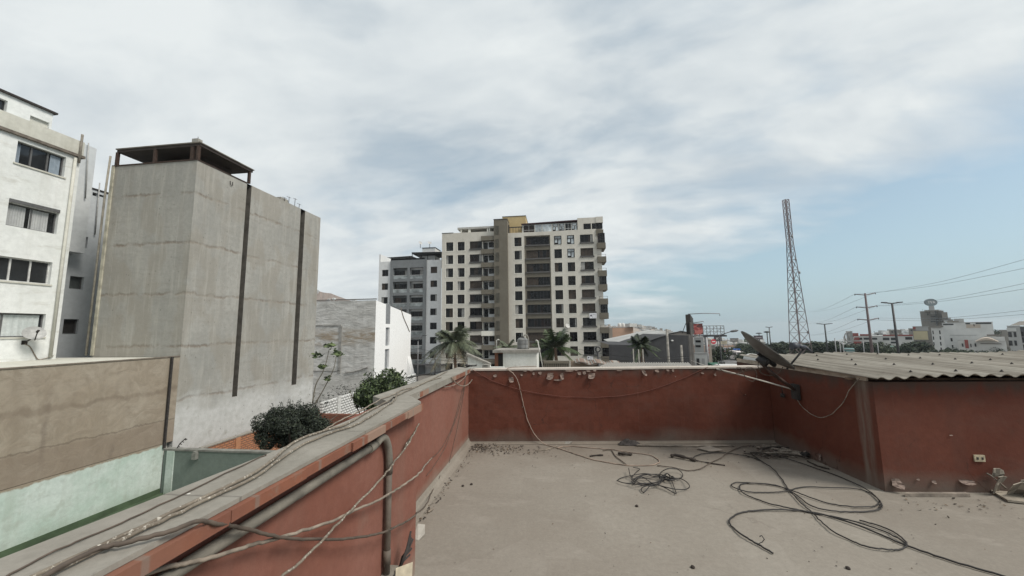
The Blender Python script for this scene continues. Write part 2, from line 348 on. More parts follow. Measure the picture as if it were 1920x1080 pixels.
MINT = wall('mint_green_paint', (.42, .51, .45), (.54, .60, .56), .7, 7., (.33, .35, .30), .5, .6, .4, .02, .95, mint_hook)
DGREEN = wall('grey_green_paint', (.155, .19, .168), (.185, .22, .195), .6, 6., (.12, .15, .125), .35, .4, .3, .01, .9)
BASEG = plain('dark_green_floor_paint', (.055, .085, .045), .7, 0, .35, 1.5)
def brick(name, c1, c2, mortar, axis, bw=.24, bh=.085, ms=.012, fadecol=None):
    ma, t, b = new(name); p = POS(t); X, Y, Z = SEP(t, p)
    v = nd(t, 'ShaderNodeCombineXYZ', None, X=(Y if axis == 'Y' else X), Y=Z, Z=0.).outputs[0]
    br = nd(t, 'ShaderNodeTexBrick', None, Vector=v, Color1=rgb(c1), Color2=rgb(c2), Mortar=rgb(mortar), Scale=1.0, Mortar_Size=ms, Brick_Width=bw, Row_Height=bh, Bias=0.)
    col = mix(t, mr(t, noise(t, p, 2., 6, .65), .45, .7, 0, .5), br.outputs['Color'], [k*.55 for k in c1])
    if fadecol: col = mix(t, mr(t, noise(t, p, 1., 6, .7), .4, .6, 0, .75), col, fadecol)
    t.links.new(col, b.inputs['Base Color']); b.inputs['Roughness'].default_value = .92
    t.links.new(nd(t, 'ShaderNodeBump', {'invert': True}, Strength=.7, Distance=.02, Height=br.outputs['Fac']).outputs[0], b.inputs['Normal']); return ma
BRICKO = brick('orange_brick', (.46, .20, .10), (.40, .16, .075), (.17, .10, .07), 'Y', .27, .12, .022)
BRICKD = brick('red_brown_brick', (.24, .085, .05), (.20, .065, .04), (.16, .10, .075), 'X', .26, .11, .02)
BRICKW = brick('white_painted_brick', (.74, .74, .72), (.66, .66, .64), (.17, .17, .16), 'Y', .34, .19, .035)
def whiteb_hook(t, p, col, hgt):
    X, Y, Z = SEP(t, p)
    dz = noise(t, scl(t, p, (.6, .6, 2.2)), 1.1, 8, .72)
    col = mix(t, mr(t, dz, .56, .68, 0, .42), col, (.40, .385, .33))
    ck = noise(t, scl(t, p, (1., 1., 2.6)), 2.4, 8, .75); col = mix(t, mr(t, ck, .66, .72, 0, .55), col, (.22, .20, .17))
    zz = mt(t, 'FRACT', mt(t, 'DIVIDE', mt(t, 'ADD', Z, 20.4), 2.6))
    return col, hgt
WHITEB = wall('weathered_white_render', (.66, .68, .66), (.75, .765, .75), .35, 4., (.44, .43, .38), .35, .4, .4, .02, .92, whiteb_hook)
PARAP = wall('dirty_cream_render', (.52, .515, .455), (.60, .59, .53), .4, 5., (.30, .28, .23), .4, .4, .3, .02, .92)
GREYB = wall('blue_grey_render', (.46, .485, .50), (.50, .525, .54), .3, 4., (.27, .28, .28), .25, .15, .1, .01, .85)
def plaster_hook(t, p, col, hgt):
    X, Y, Z = SEP(t, p)
    cr = nd(t, 'ShaderNodeTexNoise', None, Vector=scl(t, p, (.5, .5, 1.6)), Scale=1.1, Detail=8., Roughness=.66, Distortion=.5).outputs['Fac']
    col = mix(t, mr(t, cr, .46, .62, 0, .65), col, (.33, .32, .30))
    zb = mr(t, mt(t, 'ABSOLUTE', mt(t, 'SUBTRACT', mt(t, 'ADD', Z, mt(t, 'MULTIPLY', noise(t, p, .5, 5), 1.0)), 1.6)), 1.3, .3)
    col = mix(t, mt(t, 'MULTIPLY', zb, mr(t, noise(t, scl(t, p, (.6, .6, 2)), .9, 7, .7), .40, .56, 0, .9)), col, (.32, .255, .185))
    return col, cr
PLASTER = wall('lumpy_grey_plaster', (.56, .55, .52), (.66, .65, .625), .4, 3., (.30, .28, .25), .35, .35, 1., .12, .95, plaster_hook)
PURE = wall('fresh_white_paint', (.84, .84, .83), (.86, .86, .85), .3, 4., (.75, .75, .74), .1, .08, .08, .01, .75)
# ================================================================== our own roof
WEATH = plain('weathered_pipe', (.185, .168, .138), .75, 0, .35, 9, .3)
CABLE = plain('black_cable', (.016, .014, .013), .6, 0, .3, 5)
CABLEB = plain('dusty_brown_cable', (.085, .065, .05), .8, 0, .4, 12)
CABLEG = plain('dusty_grey_cable', (.21, .175, .14), .85, 0, .5, 14)
CABLEW = plain('dirty_white_cable', (.52, .48, .42), .7, 0, .35, 16)
SPECK = wall('droppings_covered_pipe', (.16, .135, .105), (.24, .21, .17), 6., 40., (.10, .085, .07), .1, .4, .2, .004, .9)
def speck(t, p, col, hgt):
    return mix(t, mr(t, noise(t, p, 75., 4, .7), .56, .64), col, (.50, .47, .41)), hgt
SPECK = wall('droppings_covered_pipe', (.15, .125, .098), (.22, .19, .15), 6., 40., (.10, .085, .07), .1, .4, .2, .004, .9, speck)
DARK = plain('dark_grime', (.03, .026, .024), .9, 0, .4, 10)
RUST = plain('rusty_iron', (.05, .03, .022), .85, .2, .5, 9, .3)
DKMET = plain('dark_steel', (.035, .035, .037), .55, .3, .3, 6)
GREYM = plain('galvanised_grey', (.22, .22, .225), .55, .4, .2, 5)

mb = MB(); mb.prism([(-1.40, -4), (9, -4), (9, 6.9), (3.13, 6.22), (-1.40, 5.9)], -.3, 0)
obj('floor', mb, FLOOR, kind='structure')
# skirting fillets of cement where floor meets the walls
mb = MB()
def fillet(mb, a, b, nx, ny, w=.07, h=.07):
    prof = [(0, h), (w*.18, h*.5), (w*.5, h*.18), (w, 0.004)]
    for i in range(3):
        (o0, z0), (o1, z1) = prof[i], prof[i+1]
        mb.face([(a[0]+nx*o0, a[1]+ny*o0, z0), (a[0]+nx*o1, a[1]+ny*o1, z1), (b[0]+nx*o1, b[1]+ny*o1, z1), (b[0]+nx*o0, b[1]+ny*o0, z0)], 0, True)
fillet(mb, (-1.385, 2.70), (-1.385, 5.66), 1, 0, .09, .09)
fillet(mb, (-1.385, 5.655), (3.12, 6.075), .1, -1, .05, .035)
obj('floor_skirting', mb, FLOOR, kind='structure')
OUTER = wall('outer_render', (.38, .36, .33), (.42, .40, .37), .4, 5., (.2, .18, .15))
bt = thing('building', (3.5, 1, G), 'red-walled building under the flat grey cement roof terrace', 'building')
obj('outer_wall', MB().box(-1.18, -4, G, 8.9, 5.5, -.302), OUTER, bt)

# --- left parapet, near part
pn = thing('parapet_wall', (-1.2, 0, -.3), 'thick red parapet with a wide cement coping along the lower left, pipe fixed on it', 'parapet wall', 'red parapet walls')
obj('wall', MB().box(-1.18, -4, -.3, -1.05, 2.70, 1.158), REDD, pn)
mb = MB(); poly = [(-.985, -4), (-.985, 2.60), (-1.11, 2.77), (-1.2, 2.87), (-1.25, 2.87), (-1.29, 2.84), (-1.195, 2.57), (-1.20, 2.3), (-1.205, 1.93), (-1.215, 1.5), (-1.25, 1.0), (-1.27, .75), (-1.29, -4)]
mb.prism(poly, 1.186, 1.2, 0)
mb.prism([(-1.05, -4), (-1.05, 2.60), (-1.12, 2.75), (-1.2, 2.84), (-1.25, 2.84), (-1.185, 2.57), (-1.19, 2.3), (-1.195, 1.93), (-1.205, 1.5), (-1.24, 1.0), (-1.26, .75), (-1.28, -4)], 1.159, 1.1855, 0)
me = MB()
random.seed(3)
y = -4.
while y < 2.5:                      # broken brick edge under the coping slab, course by course
    L = random.uniform(.26, .34); y2 = min(y+L, 2.61)
    o_ = random.uniform(-.006, .004)
    me.box(-1.045, y+.004, 1.146+random.uniform(-.005, .004), -.966+o_, y2-.004, 1.1845, 0)
    me.box(-1.045, y2-.0039, 1.152, -.969+o_, y2+.0039, 1.184, 0); y = y2
obj('coping', mb, COPE, pn); obj('coping_edge', me, [COPEDGE, COPE], pn)
FARP = [(-1.68, 3.24), (-1.47, 3.05), (-1.20, 2.74), (-1.12, 2.74), (-1.355, 3.05), (-1.36, 5.70), (-1.60, 5.86), (-1.63, 5.33), (-1.64, 4.25)]
# --- left parapet, far part
pf = thing('parapet_wall', (-1.5, 4.2, -.3), 'lower narrow red parapet beyond the jog, running to the far left corner', 'parapet wall', 'red parapet walls')
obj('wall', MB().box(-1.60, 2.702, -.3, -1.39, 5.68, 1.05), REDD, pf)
mb = MB().prism(FARP, 1.052, 1.12)
obj('coping', mb, COPE, pf)
mb = MB()
y = 2.72
while y < 5.6:
    L = random.uniform(.22, .34); y2 = min(y+L, 5.66); mb.box(-1.372, y+.003, 1.056, -1.357+random.uniform(-.003, .003), y2-.003, 1.108, 0); y = y2
obj('coping_edge', mb, COPEDGE, pf)
# --- back parapet
bw = thing('parapet_wall', (.9, 5.95, -.3), 'dark red back parapet with peeling paint along its top, facing the viewer', 'parapet wall', 'red parapet walls')
A, B = Vector((-1.385, 5.66)), Vector((3.125, 6.08)); dv = (B-A).normalized(); nv = Vector((dv.y, -dv.x))   # nv faces the viewer
def bpt(s_, z, o=0.): p = A + dv*s_ + nv*o; return Vector((p.x, p.y, z))
LW = (B-A).length
mb = MB()
nx_, nz_ = 60, 14; random.seed(5)
g = [[bpt(i/nx_*LW, -.3 + j/nz_*1.385, random.uniform(-.003, .003)+.004*sin(i*.5)*sin(j*.7)) for j in range(nz_+1)] for i in range(nx_+1)]
for i in range(nx_):
    for j in range(nz_): mb.face([g[i][j], g[i+1][j], g[i+1][j+1], g[i][j+1]], 0, True)
mb.prism([bpt(0, 0, -.006)[:2], bpt(LW, 0, -.006)[:2], bpt(LW, 0, -.17)[:2], bpt(0, 0, -.17)[:2]], -.3, 1.08)
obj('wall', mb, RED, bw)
mb = MB(); k = 40; P0 = [bpt(i/k*LW, 0, .012+random.uniform(-.008, .004)) for i in range(k+1)]; P1 = [bpt(i/k*LW, 0, -.19) for i in range(k+1)]
mb.prism([p[:2] for p in P0] + [p[:2] for p in P1[::-1]], 1.082, 1.105)
obj('coping', mb, wall('pale_wall_top', (.44, .39, .34), (.50, .45, .40), 2., 20., (.2, .16, .13), .1, .4), bw)
FLAKE = plain('paint_flake', (.19, .14, .115), .85, 0, .35, 20); FLAKE_R = plain('paint_flake_back', (.10, .068, .055), .85, 0, .4, 20)
def flake(c, dx, dz, curl, tilt, n, seed):       # a curled chip of paint hanging off a wall; c on the wall, n outward normal
    rnd = random.Random(seed); mb = MB(); tng = Vector((-n.y, n.x, 0)); k = 5; rows = []
    for i in range(k+1):
        u = i/k; out = .004 + curl*u*u; z = -dz*u*(1-.25*u)
        ww = dx*(.55+.45*sin(pi*(.25+.6*u)))*(1 if u < .95 else .35)
        rows.append([c + tng*(-ww/2+tilt*u*dz+rnd.uniform(-.1, .1)*dx) + n*(out+rnd.uniform(0, .25)*curl) + Vector((0, 0, z)), c + tng*(tilt*u*dz) + n*(out) + Vector((0, 0, z)), c + tng*(ww/2+tilt*u*dz+rnd.uniform(-.1, .1)*dx) + n*(out+rnd.uniform(0, .3)*curl) + Vector((0, 0, z))])
    for i in range(k):
        for j in range(2): mb.face([rows[i][j], rows[i][j+1], rows[i+1][j+1], rows[i+1][j]], 0 if (i+j) % 3 else 1)
    return mb
n3v = Vector((nv.x, nv.y, 0))
def on_back(px, py, o=0.):
    d_ = ray(px, py); q = Vector((0, 0, CZ)); A3 = bpt(0, 0, o); t_ = (A3-q).dot(n3v)/d_.dot(n3v); return q + d_*t_
for i, (x, y_, a, b_, c_, tl) in enumerate([(928, 702, .05, .05, .02, 0), (958, 707, .07, .10, .035, .1), (984, 694, .05, .03, .012, .2), (996, 693, .06, .03, .012, 0), (1012, 697, .05, .05, .02, .1), (1032, 699, .10, .13, .045, -.15), (1053, 700, .05, .12, .035, .05), (1046, 711, .12, .03, .02, .3), (1068, 694, .12, .025, .01, 0), (1086, 697, .05, .06, .02, 0), (1095, 696, .05, .06, .02, 0), (1103, 694, .06, .03, .015, 0), (1110, 700, .10, .10, .05, -.2), (1161, 694, .08, .015, .01, 0), (1205, 693, .05, .12, .03, .35), (1230, 693, .06, .05, .02, .3), (1251, 692, .04, .04, .015, .2), (1261, 692, .03, .05, .02, 0), (1000, 698, .03, .05, .015, .1), (1115, 693, .05, .03, .015, 0), (1080, 693, .04, .02, .01, 0), (978, 701, .03, .04, .01, 0), (1316, 698, .04, .03, .01, .3), (1340, 700, .03, .05, .01, .1)]):
    obj('paint_flake', flake(on_back(x, y_, .002), a, b_, c_, tl, n3v, i), [FLAKE, FLAKE_R], bw)

# --- low rooftop hut on the right, corrugated roof
hut = thing('rooftop_shed', (4.8, 5.4, 0), 'low dark red rooftop shed with a grey corrugated roof on the right', 'shed')
HA, HB = Vector((3.29, 4.43)), Vector((3.125, 6.08))
def hf(x): return 4.43 + (x-3.29)*.07
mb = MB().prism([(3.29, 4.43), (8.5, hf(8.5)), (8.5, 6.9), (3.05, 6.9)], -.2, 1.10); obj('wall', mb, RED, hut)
mb = MB().prism([(3.283, 4.50), (3.283+.02, 4.50), (3.045+.02, 6.89), (3.045, 6.89)], 1.103, 1.16); obj('wall_plate', mb, plain('pale_mortar', (.36, .30, .24), .9, 0, .3, 12), hut)
def corr_hook(t, p, col, hgt):
    X_, Y_, Z_ = SEP(t, p); xr = mt(t, 'SUBTRACT', X_, mt(t, 'MULTIPLY', Y_, -.085)); v = nd(t, 'ShaderNodeCombineXYZ', None, X=mt(t, 'MULTIPLY', xr, 11.), Y=mt(t, 'MULTIPLY', Y_, .35), Z=0.).outputs[0]
    s_ = noise(t, v, 1.0, 5, .65); col = mix(t, mr(t, s_, .46, .62, 0, .75), col, (.145, .125, .10)); return mix(t, mr(t, s_, .46, .32, 0, .45), col, (.40, .375, .33)), hgt  # trough dirt streaks, strengthened to stand in for the ridges' shading
CORR = wall('fibre_cement_sheet', (.265, .242, .203), (.32, .296, .252), .9, 12., (.13, .11, .09), .1, .5, .2, .004, .9, corr_hook)
pit, amp, ns = .152, .0145, 8
def sheets():
    mb = MB(); top = []; x0, x1 = 3.23, 9.0; n = int((x1-x0)/pit*ns)
    for (ya, yb, dz) in ((4.30, 5.45, .012), (5.30, 6.75, 0.)):
        rows = []
        for j in range(8):
            v = j/7; row = []
            for i in range(n+1):
                x = x0 + i*pit/ns; yy = (ya + (yb-ya)*v) + (x-3.29)*.07
                xx = x + (yy-4.43)*-.085 + .0
                zc = 1.165 + (yy-4.4)*.028 + dz*(1-v) + .012*sin(x*1.7) + .008*sin(x*4.1+yy)
                row.append((xx, yy, zc + amp*sin(2*pi*i/ns)))
            rows.append(row)
        for j in range(7):
            for i in range(n): mb.face([rows[j][i], rows[j][i+1], rows[j+1][i+1], rows[j+1][i]], 0, True)
        for j in (0,):     # visible thickness at the eave
            for i in range(n): a, b_ = rows[0][i], rows[0][i+1]; mb.face([(a[0], a[1], a[2]-.008), (b_[0], b_[1], b_[2]-.008), b_, a], 0)
        for j in range(7):
            a, b_ = rows[j][0], rows[j+1][0]; mb.face([(a[0], a[1], a[2]-.008), a, b_, (b_[0], b_[1], b_[2]-.008)], 0)
        top.append(rows)
    return mb, top
mb, top = sheets(); rf = obj('roof', mb, CORR, hut)
mb = MB(); random.seed(9)
for (r_, js) in ((top[0], (1, 5)), (top[1], (2, 5))):
    for j in js:
        for i in range(3*ns+2, len(r_[0])-4, ns*3):
            if random.random() < .8:
                p = Vector(r_[j][i]); mb = MB(); mb.lathe(p, [(.013, -.004), (.014, .004), (.008, .010), (.004, .02)], 8, 0); obj('bolt', mb, DARK, rf)
mb = MB()
for y_, z_ in ((4.62, 1.12), (5.5, 1.145), (6.3, 1.165)): mb.box(3.2, y_, z_-.02+.0, 8.6, y_+.06, z_+.0)
obj('roof_batten', mb, plain('old_timber', (.13, .085, .055), .9, 0, .4, 6), hut)
c = onY(1842, 861, 4.46); obl = thing  # socket plate on the shed front
yf = hf(c.x)
mb = MB().box(c.x-.048, yf-.014, c.z-.032, c.x+.048, yf-.001, c.z+.032, 0)
sp_ = obj('socket_plate', mb, plain('yellowed_plastic', (.42, .36, .25), .6, 0, .25, 30), hut)
mb = MB()
for dx in (-.022, .022): obj('socket', MB().box(c.x+dx-.008, yf-.018, c.z-.012, c.x+dx+.008, yf-.0142, c.z+.012), DARK, sp_)
nf = Vector((.07, -1, 0)).normalized()
def on_front(px, py):
    d_ = ray(px, py); q = Vector((0, 0, CZ)); A3 = Vector((3.29, 4.425, 0)); return q + d_*((A3-q).dot(nf)/d_.dot(nf))
for i, (x, y_, a, b_, c_, tl) in enumerate([(1677, 897, .11, .11, .05, .1), (1808, 899, .14, .05, .035, .3), (1720, 897, .03, .02, .01, 0), (1749, 900, .04, .04, .02, 0), (1782, 815, .03, .012, .006, 0)]):
    obj('paint_flake', flake(on_front(x, y_), a, b_, c_, tl, nf, 40+i), [FLAKE, FLAKE_R], hut)
nl = Vector((-1, -.1, 0)).normalized()
def on_left(px, py, o=0.):
    d_ = ray(px, py); q = Vector((0, 0, CZ)); A3 = Vector((3.285, 4.43, 0)) + nl*o; return q + d_*((A3-q).dot(nl)/d_.dot(nl))
for i, (x, y_, a, b_, c_, tl) in enumerate([(1538, 851, .04, .09, .02, .1), (1510, 844, .05, .07, .03, 0)]):
    obj('paint_flake', flake(on_left(x, y_), a, b_, c_, tl, nl, 60+i), [FLAKE, FLAKE_R], hut)
# grey cement patch running down near the corner of the shed

# --- conduit pipe on the near parapet
pp = thing('conduit_pipe', (-1.03, 2.2, .2), 'dusty brown conduit pipe elbowed down the near red parapet to a junction box', 'pipe')
mb = MB().tube([(-1.022, -.6, 1.075), (-1.022, .6, 1.075), (-1.022, 2.02, 1.078)], .020, 10); obj('pipe_run', mb, WEATH, pp)
ar = [(-1.022, 2.02, 1.078)] + [(-1.022, 2.02+.17*sin(a*pi/12), 1.078-.17*(1-cos(a*pi/12))+.04*sin(a*pi/6)) for a in range(1, 7)]
mb = MB().tube(smooth_path(ar, 3), .0215, 10)
mb.tube([(-1.022, 1.94, 1.078), (-1.022, 2.0, 1.078)], .025, 10); obj('elbow', mb, WEATH, pp)
mb = MB().tube([(-1.022, 2.19, .91), (-1.022, 2.19, .30)], .019, 10); mb.tube([(-1.022, 2.19, .44), (-1.022, 2.19, .36)], .022, 10); mb.tube([(-1.022, 2.19, .93), (-1.022, 2.19, .86)], .022, 10)
obj('downpipe', mb, plain('dark_downpipe', (.105, .085, .067), .75, 0, .35, 9, .3), pp)
mb = MB().box(-1.047, 2.12, .20, -.985, 2.27, .31, 0).box(-.984, 2.13, .21, -.978, 2.26, .30, 1); jb = obj('junction_box', mb, [WEATH, DARK], pp)
obj('box_cover', MB().hexa([(-.975, 2.20, .21), (-.905, 2.27, .20), (-.903, 2.272, .20), (-.973, 2.203, .21), (-.975, 2.21, .33), (-.905, 2.285, .325), (-.903, 2.287, .325), (-.973, 2.213, .33)]), plain('cream_plastic', (.50, .44, .33), .6, 0, .2, 20), jb)
mb = MB()
for i in range(7): mb.tube([(-.99, 2.28, .27), (-.97+random.uniform(-.02, .03), 2.33, .30+i*.012), (-.96, 2.38+random.uniform(0, .05), .31+i*.022)], .006, 5)
obj('burnt_wire', mb, DARK, jb)

# --- cables and pipes lying on the coping
def z8(x, y, z=1.208): return onZ(x/4, 810+y/4, z)
def z5(x, y, z=1.208): return onZ(400+x/4, 640+y/4, z)
def z1(x, y, X=-1.0): return onX(440+x/4, 810+y/4, X)
def cable(pts, r, mat, label, name='cable', cat='cable', group=None, step=6, n=7, zfix=None):
    P = smooth_path(pts, step); jr = random.Random(len(label)*31+int(1e4*r)); k_ = .0022 if r < .012 and max(abs(p.y) for p in P) < 7 else 0.   # old cable is never quite smooth
    P = [p+Vector((jr.gauss(0, k_), jr.gauss(0, k_), abs(jr.gauss(0, k_*.5)))) for p in P]
    return obj(name, MB().tube(P, r, n), mat, None, label, cat, group)
def coping_z(P, lift=.010):          # rest the cable on whichever coping it lies over
    out = []
    for p in P:
        z = 1.2 if p.y < 2.75 else (1.2 - (p.y-2.75)/.35*.08 if p.y < 3.1 else 1.12)
        out.append(Vector((p.x, p.y, z+lift)))
    return out
def relay(pts, lift):                # back-project on the height of the coping below each point
    return [onZ(x, y, (1.2 if i_ < 1 else 1.12)+lift) for (x, y, i_) in pts]
F8 = lambda x, y, i=0: (x/4, 810+y/4, i); F5 = lambda x, y, i=0: (400+x/4, 640+y/4, i)
def inside(p, poly_):
    c_ = False; n_ = len(poly_)
    for i in range(n_):
        (x0_, y0_), (x1_, y1_) = poly_[i], poly_[(i+1) % n_]
        if (y0_ > p.y) != (y1_ > p.y) and p.x < (x1_-x0_)*(p.y-y0_)/(y1_-y0_)+x0_: c_ = not c_
    return c_
def on_coping(pts, lift):            # the cable follows whichever slab lies under it
    out = []
    for q in smooth_path([(x, y, 0) for x, y in pts], 5):
        p = onZ(q.x, q.y, 1.2+lift)
        if not inside(p, poly): p = onZ(q.x, q.y, 1.12+lift)
        out.append(p)
    return out
G8 = lambda *L: [(x/4, 810+y/4) for x, y in L]; G9 = lambda *L: [(640+x/9.6, 690+y/9.6) for x, y in L]
GC = 'cables lying on the parapet coping'
cable(on_coping([(-20, 1115)]+G8((270, 1082), (880, 800), (1300, 600), (1920, 300))+[(545, 833), (600, 810)]+G9((50, 1030), (400, 830), (640, 700), (860, 585), (1010, 490), (1300, 360), (1500, 265), (1700, 170), (1900, 60)), .0085), .0058, SPECK, 'pipe-like cable speckled white along the coping, left of its twin', 'coping_cable', 'cable', GC, 1)
cable(on_coping([(0, 1118)]+G8((330, 1085), (1100, 722), (1500, 532), (1920, 332))+[(560, 838), (620, 812)]+G9((200, 1045), (500, 890), (800, 690), (900, 630), (985, 530), (1040, 425), (1130, 385), (1330, 340), (1500, 260), (1650, 210), (1800, 175)), .008), .0052, SPECK, 'grimy speckled cable on the coping, nearer the inner edge of the wall', 'coping_cable', 'cable', GC, 1)
cable(on_coping([(-20, 1105)]+G8((70, 1070), (500, 860), (900, 690), (1300, 500), (1900, 215))+[(500, 853)], .003), .0024, CABLEB, 'thin dark wire along the outer edge of the wide coping', 'coping_wire', 'wire', GC, 1)
w8 = [onZ(590, 818, 1.10), onZ(615, 802, 1.12), onZ(640, 788, 1.14), onZ(678, 769, 1.14), onZ(698, 758, 1.135), onZ(716, 748, 1.13), onZ(735, 741, 1.128), onZ(746, 735, 1.128), onZ(757, 729, 1.128)]
cable(w8, .0045, CABLEG, 'pale grey cable bridging the gap from the wide coping to the lower one', 'coping_cable', 'cable', 'cables lying on the parapet coping')
pts = relay([(60, 1095, 0), F8(350, 1075), F8(700, 890), F8(1000, 820), F8(1280, 745)], .014)
pts += [z1(-280, 672, -.962), z1(-160, 682, -.96), z1(0, 710, -.975), z1(230, 765, -.985), z1(400, 798, -.99), z1(620, 805), z1(850, 800, -.985), z1(1050, 770, -.98), z1(1150, 740, -.975), z1(1200, 715, -.975), z1(1300, 665, -1.0), z1(1380, 600, -1.02)]
pts += [onX(440+1440/4, 810+540/4, -1.20), onX(440+1490/4, 810+430/4, -1.36), onX(440+1540/4, 810+330/4, -1.375)]
cable(pts, .0058, CABLEB, 'thick dark cable sagging from the coping over the near wall, behind the downpipe', 'draped_cable', 'cable', 'cables draped over the near red wall')
pts = [z1(-1100, 1150), z1(-840, 1080), z1(-600, 1040), z1(-400, 995), z1(-220, 955), z1(0, 890), z1(130, 850), z1(400, 775), z1(700, 680), z1(900, 590), z1(1080, 510), z1(1150, 470, -.985), z1(1200, 440, -.985), z1(1300, 375), z1(1380, 315, -1.02), onX(440+1430/4, 810+250/4, -1.2), onX(440+1480/4, 810+195/4, -1.36)]
cable([onX(440+1480/4, 810+195/4, -1.38), onX(440+1560/4, 810+110/4, -1.383), onX(440+1640/4, 810-60/4, -1.383), onX(440+1700/4, 810-280/4, -1.383), onX(440+1735/4, 810-420/4, -1.383)], .003, CABLEB, 'thin wire continuing from the dusty cable up the far wall', 'hanging_wire', 'wire')
cable(pts, .0062, CABLEG, 'dusty cable rising gently along the near wall towards the far corner', 'draped_cable', 'cable', 'cables draped over the near red wall')
pts = [z1(200, 1250, -.98), z1(360, 1080, -.98), z1(500, 970, -.98), z1(700, 770, -.98), z1(870, 590, -.98), z1(1100, 350, -.975), z1(1200, 220, -.97), z1(1290, 110, -.98), z1(1350, 0, -1.0), onX(400+1430/4, 640+800/4, -1.03), onX(400+1500/4, 640+700/4, -1.04), onX(400+1540/4, 640+620/4, -1.04)]
cable(pts, .0052, SPECK, 'white speckled rope cable running steeply up across the near wall', 'draped_cable', 'cable', 'cables draped over the near red wall')
# thin wires hanging down the far left wall
for i, (pl, lab) in enumerate([([(873, 700), (868, 740), (850, 800), (829, 850), (800, 892)], 'thin dark wire slanting down the far red parapet from its corner'), ([(874, 702), (866, 760), (850, 835), (842, 868)], 'hair-thin wire hanging almost straight near the far left corner')]):
    cable([onX(x, y_, -1.383) for x, y_ in pl], .0028, CABLEB, lab, 'hanging_wire', 'wire')
cable([onX(846, 708, -1.35), onX(856, 719, -1.34), onX(868, 724, -1.33), onX(880, 719, -1.33), onX(890, 704, -1.34), onX(897, 692, -1.36)], .006, CABLEG, 'pale cable looping under the coping end at the far left corner', 'looped_cable', 'cable')
cable([onX(832, 726, -1.36), onX(846, 724, -1.35), onX(862, 716, -1.34), onX(874, 704, -1.36), onX(880, 692, -1.37)], .005, CABLEG, 'shorter cable loop tucked above the pale one in the far left corner', 'looped_cable', 'cable')
cable([onX(762, 709, -1.70), onX(790, 703, -1.71), onX(830, 696, -1.71), onX(880, 687.5, -1.70)], .008, CABLE, 'dark cable running outside along the far coping towards the corner', 'outer_cable', 'cable')
mb = MB(); random.seed(21); c0 = onZ(882, 688, 1.13)
for i in range(5): mb.tube(smooth_path([c0+Vector((random.uniform(-.1, .1), random.uniform(-.06, .06), random.uniform(0, .035))) for _ in range(5)], 4), .006, 5)
obj('wire_clump', mb, CABLE, None, 'small dark clump of knotted wire on the far left corner of the wall', 'wire')
# cables on the back wall
ob = lambda x, y_, o=.012: on_back(x, y_, o)
H2 = lambda x, y_: (860+x/4, 680+y_/4)
pts = [bpt(1.05, 1.13, -.10), ob(953, 690, .005), ob(962, 700, .03), ob(971, 715), ob(976, 735), ob(983, 765), ob(990, 790), ob(1003, 815, .03), ob(1020, 832, .08)]
pts += [onZ(*H2(*q), .008) for q in [(740, 640), (830, 670), (905, 695), (1000, 725), (1100, 745), (1250, 768), (1360, 772), (1450, 768), (1505, 745), (1480, 715), (1420, 690), (1280, 672), (1200, 660), (1140, 650), (1000, 640), (850, 627), (760, 635), (745, 645)]]
cable(pts, .0062, plain('dirty_hose', (.25, .19, .15), .8, 0, .45, 9), 'pale hose hanging over the back wall and looping on the floor below', 'garden_hose', 'hose')
cable([ob(885, 693, .012), ob(930, 717), ob(985, 733), ob(1050, 743), ob(1120, 745), ob(1180, 740), ob(1240, 725), ob(1290, 705), ob(1328, 688, .012)], .004, plain('red_dusted_wire', (.13, .045, .032), .9, 0, .2, 8), 'faint wire painted red sagging along the whole back wall', 'sagging_wire', 'wire')
# white cable dropping to the bracket beside the dish
P1_ = on_left(1490, 731, .03); P0_ = bpt(2.72, 1.13, -.2)
cable([onY(1296, 676, 33.5), onY(1306, 679.5, 20), onY(1318, 684, 10), onY(1345, 692, 5.95), onY(1400, 706, 5.8), onY(1440, 717, 5.7), P1_], .010, CABLEW, 'thick white cable slanting over the back wall down to the dish bracket', 'service_cable', 'cable', None, 1)
cable([onY(1350, 692, 5.85), onY(1362, 699, 5.85), onY(1380, 701, 5.85), onY(1408, 693, 5.75), onY(1440, 688, 5.7)], .005, CABLEB, 'brown cable sagging in front of the back wall left of the dish', 'looped_cable', 'cable')
cable([onY(1380, 694, 5.8), onY(1383, 689, 5.8), onY(1390, 691, 5.8), onY(1395, 702, 5.8), onY(1400, 710, 5.8), onY(1412, 715, 5.8), onY(1419, 704, 5.8), onY(1414, 692, 5.8), onY(1402, 688, 5.85), onY(1398, 694, 5.8)], .0045, CABLEB, 'curled wire loops dangling at the back right corner', 'looped_cable', 'cable')
cable([on_left(1491, 738, .03), on_left(1500, 758, .03), on_left(1520, 776, .02), on_left(1540, 783, .02), on_left(1560, 776, .02), on_left(1580, 755, .02), on_left(1595, 728, .02), on_left(1612, 710, .02)], .0042, CABLEG, 'thin pale wire sagging across the dark side of the shed', 'sagging_wire', 'wire')

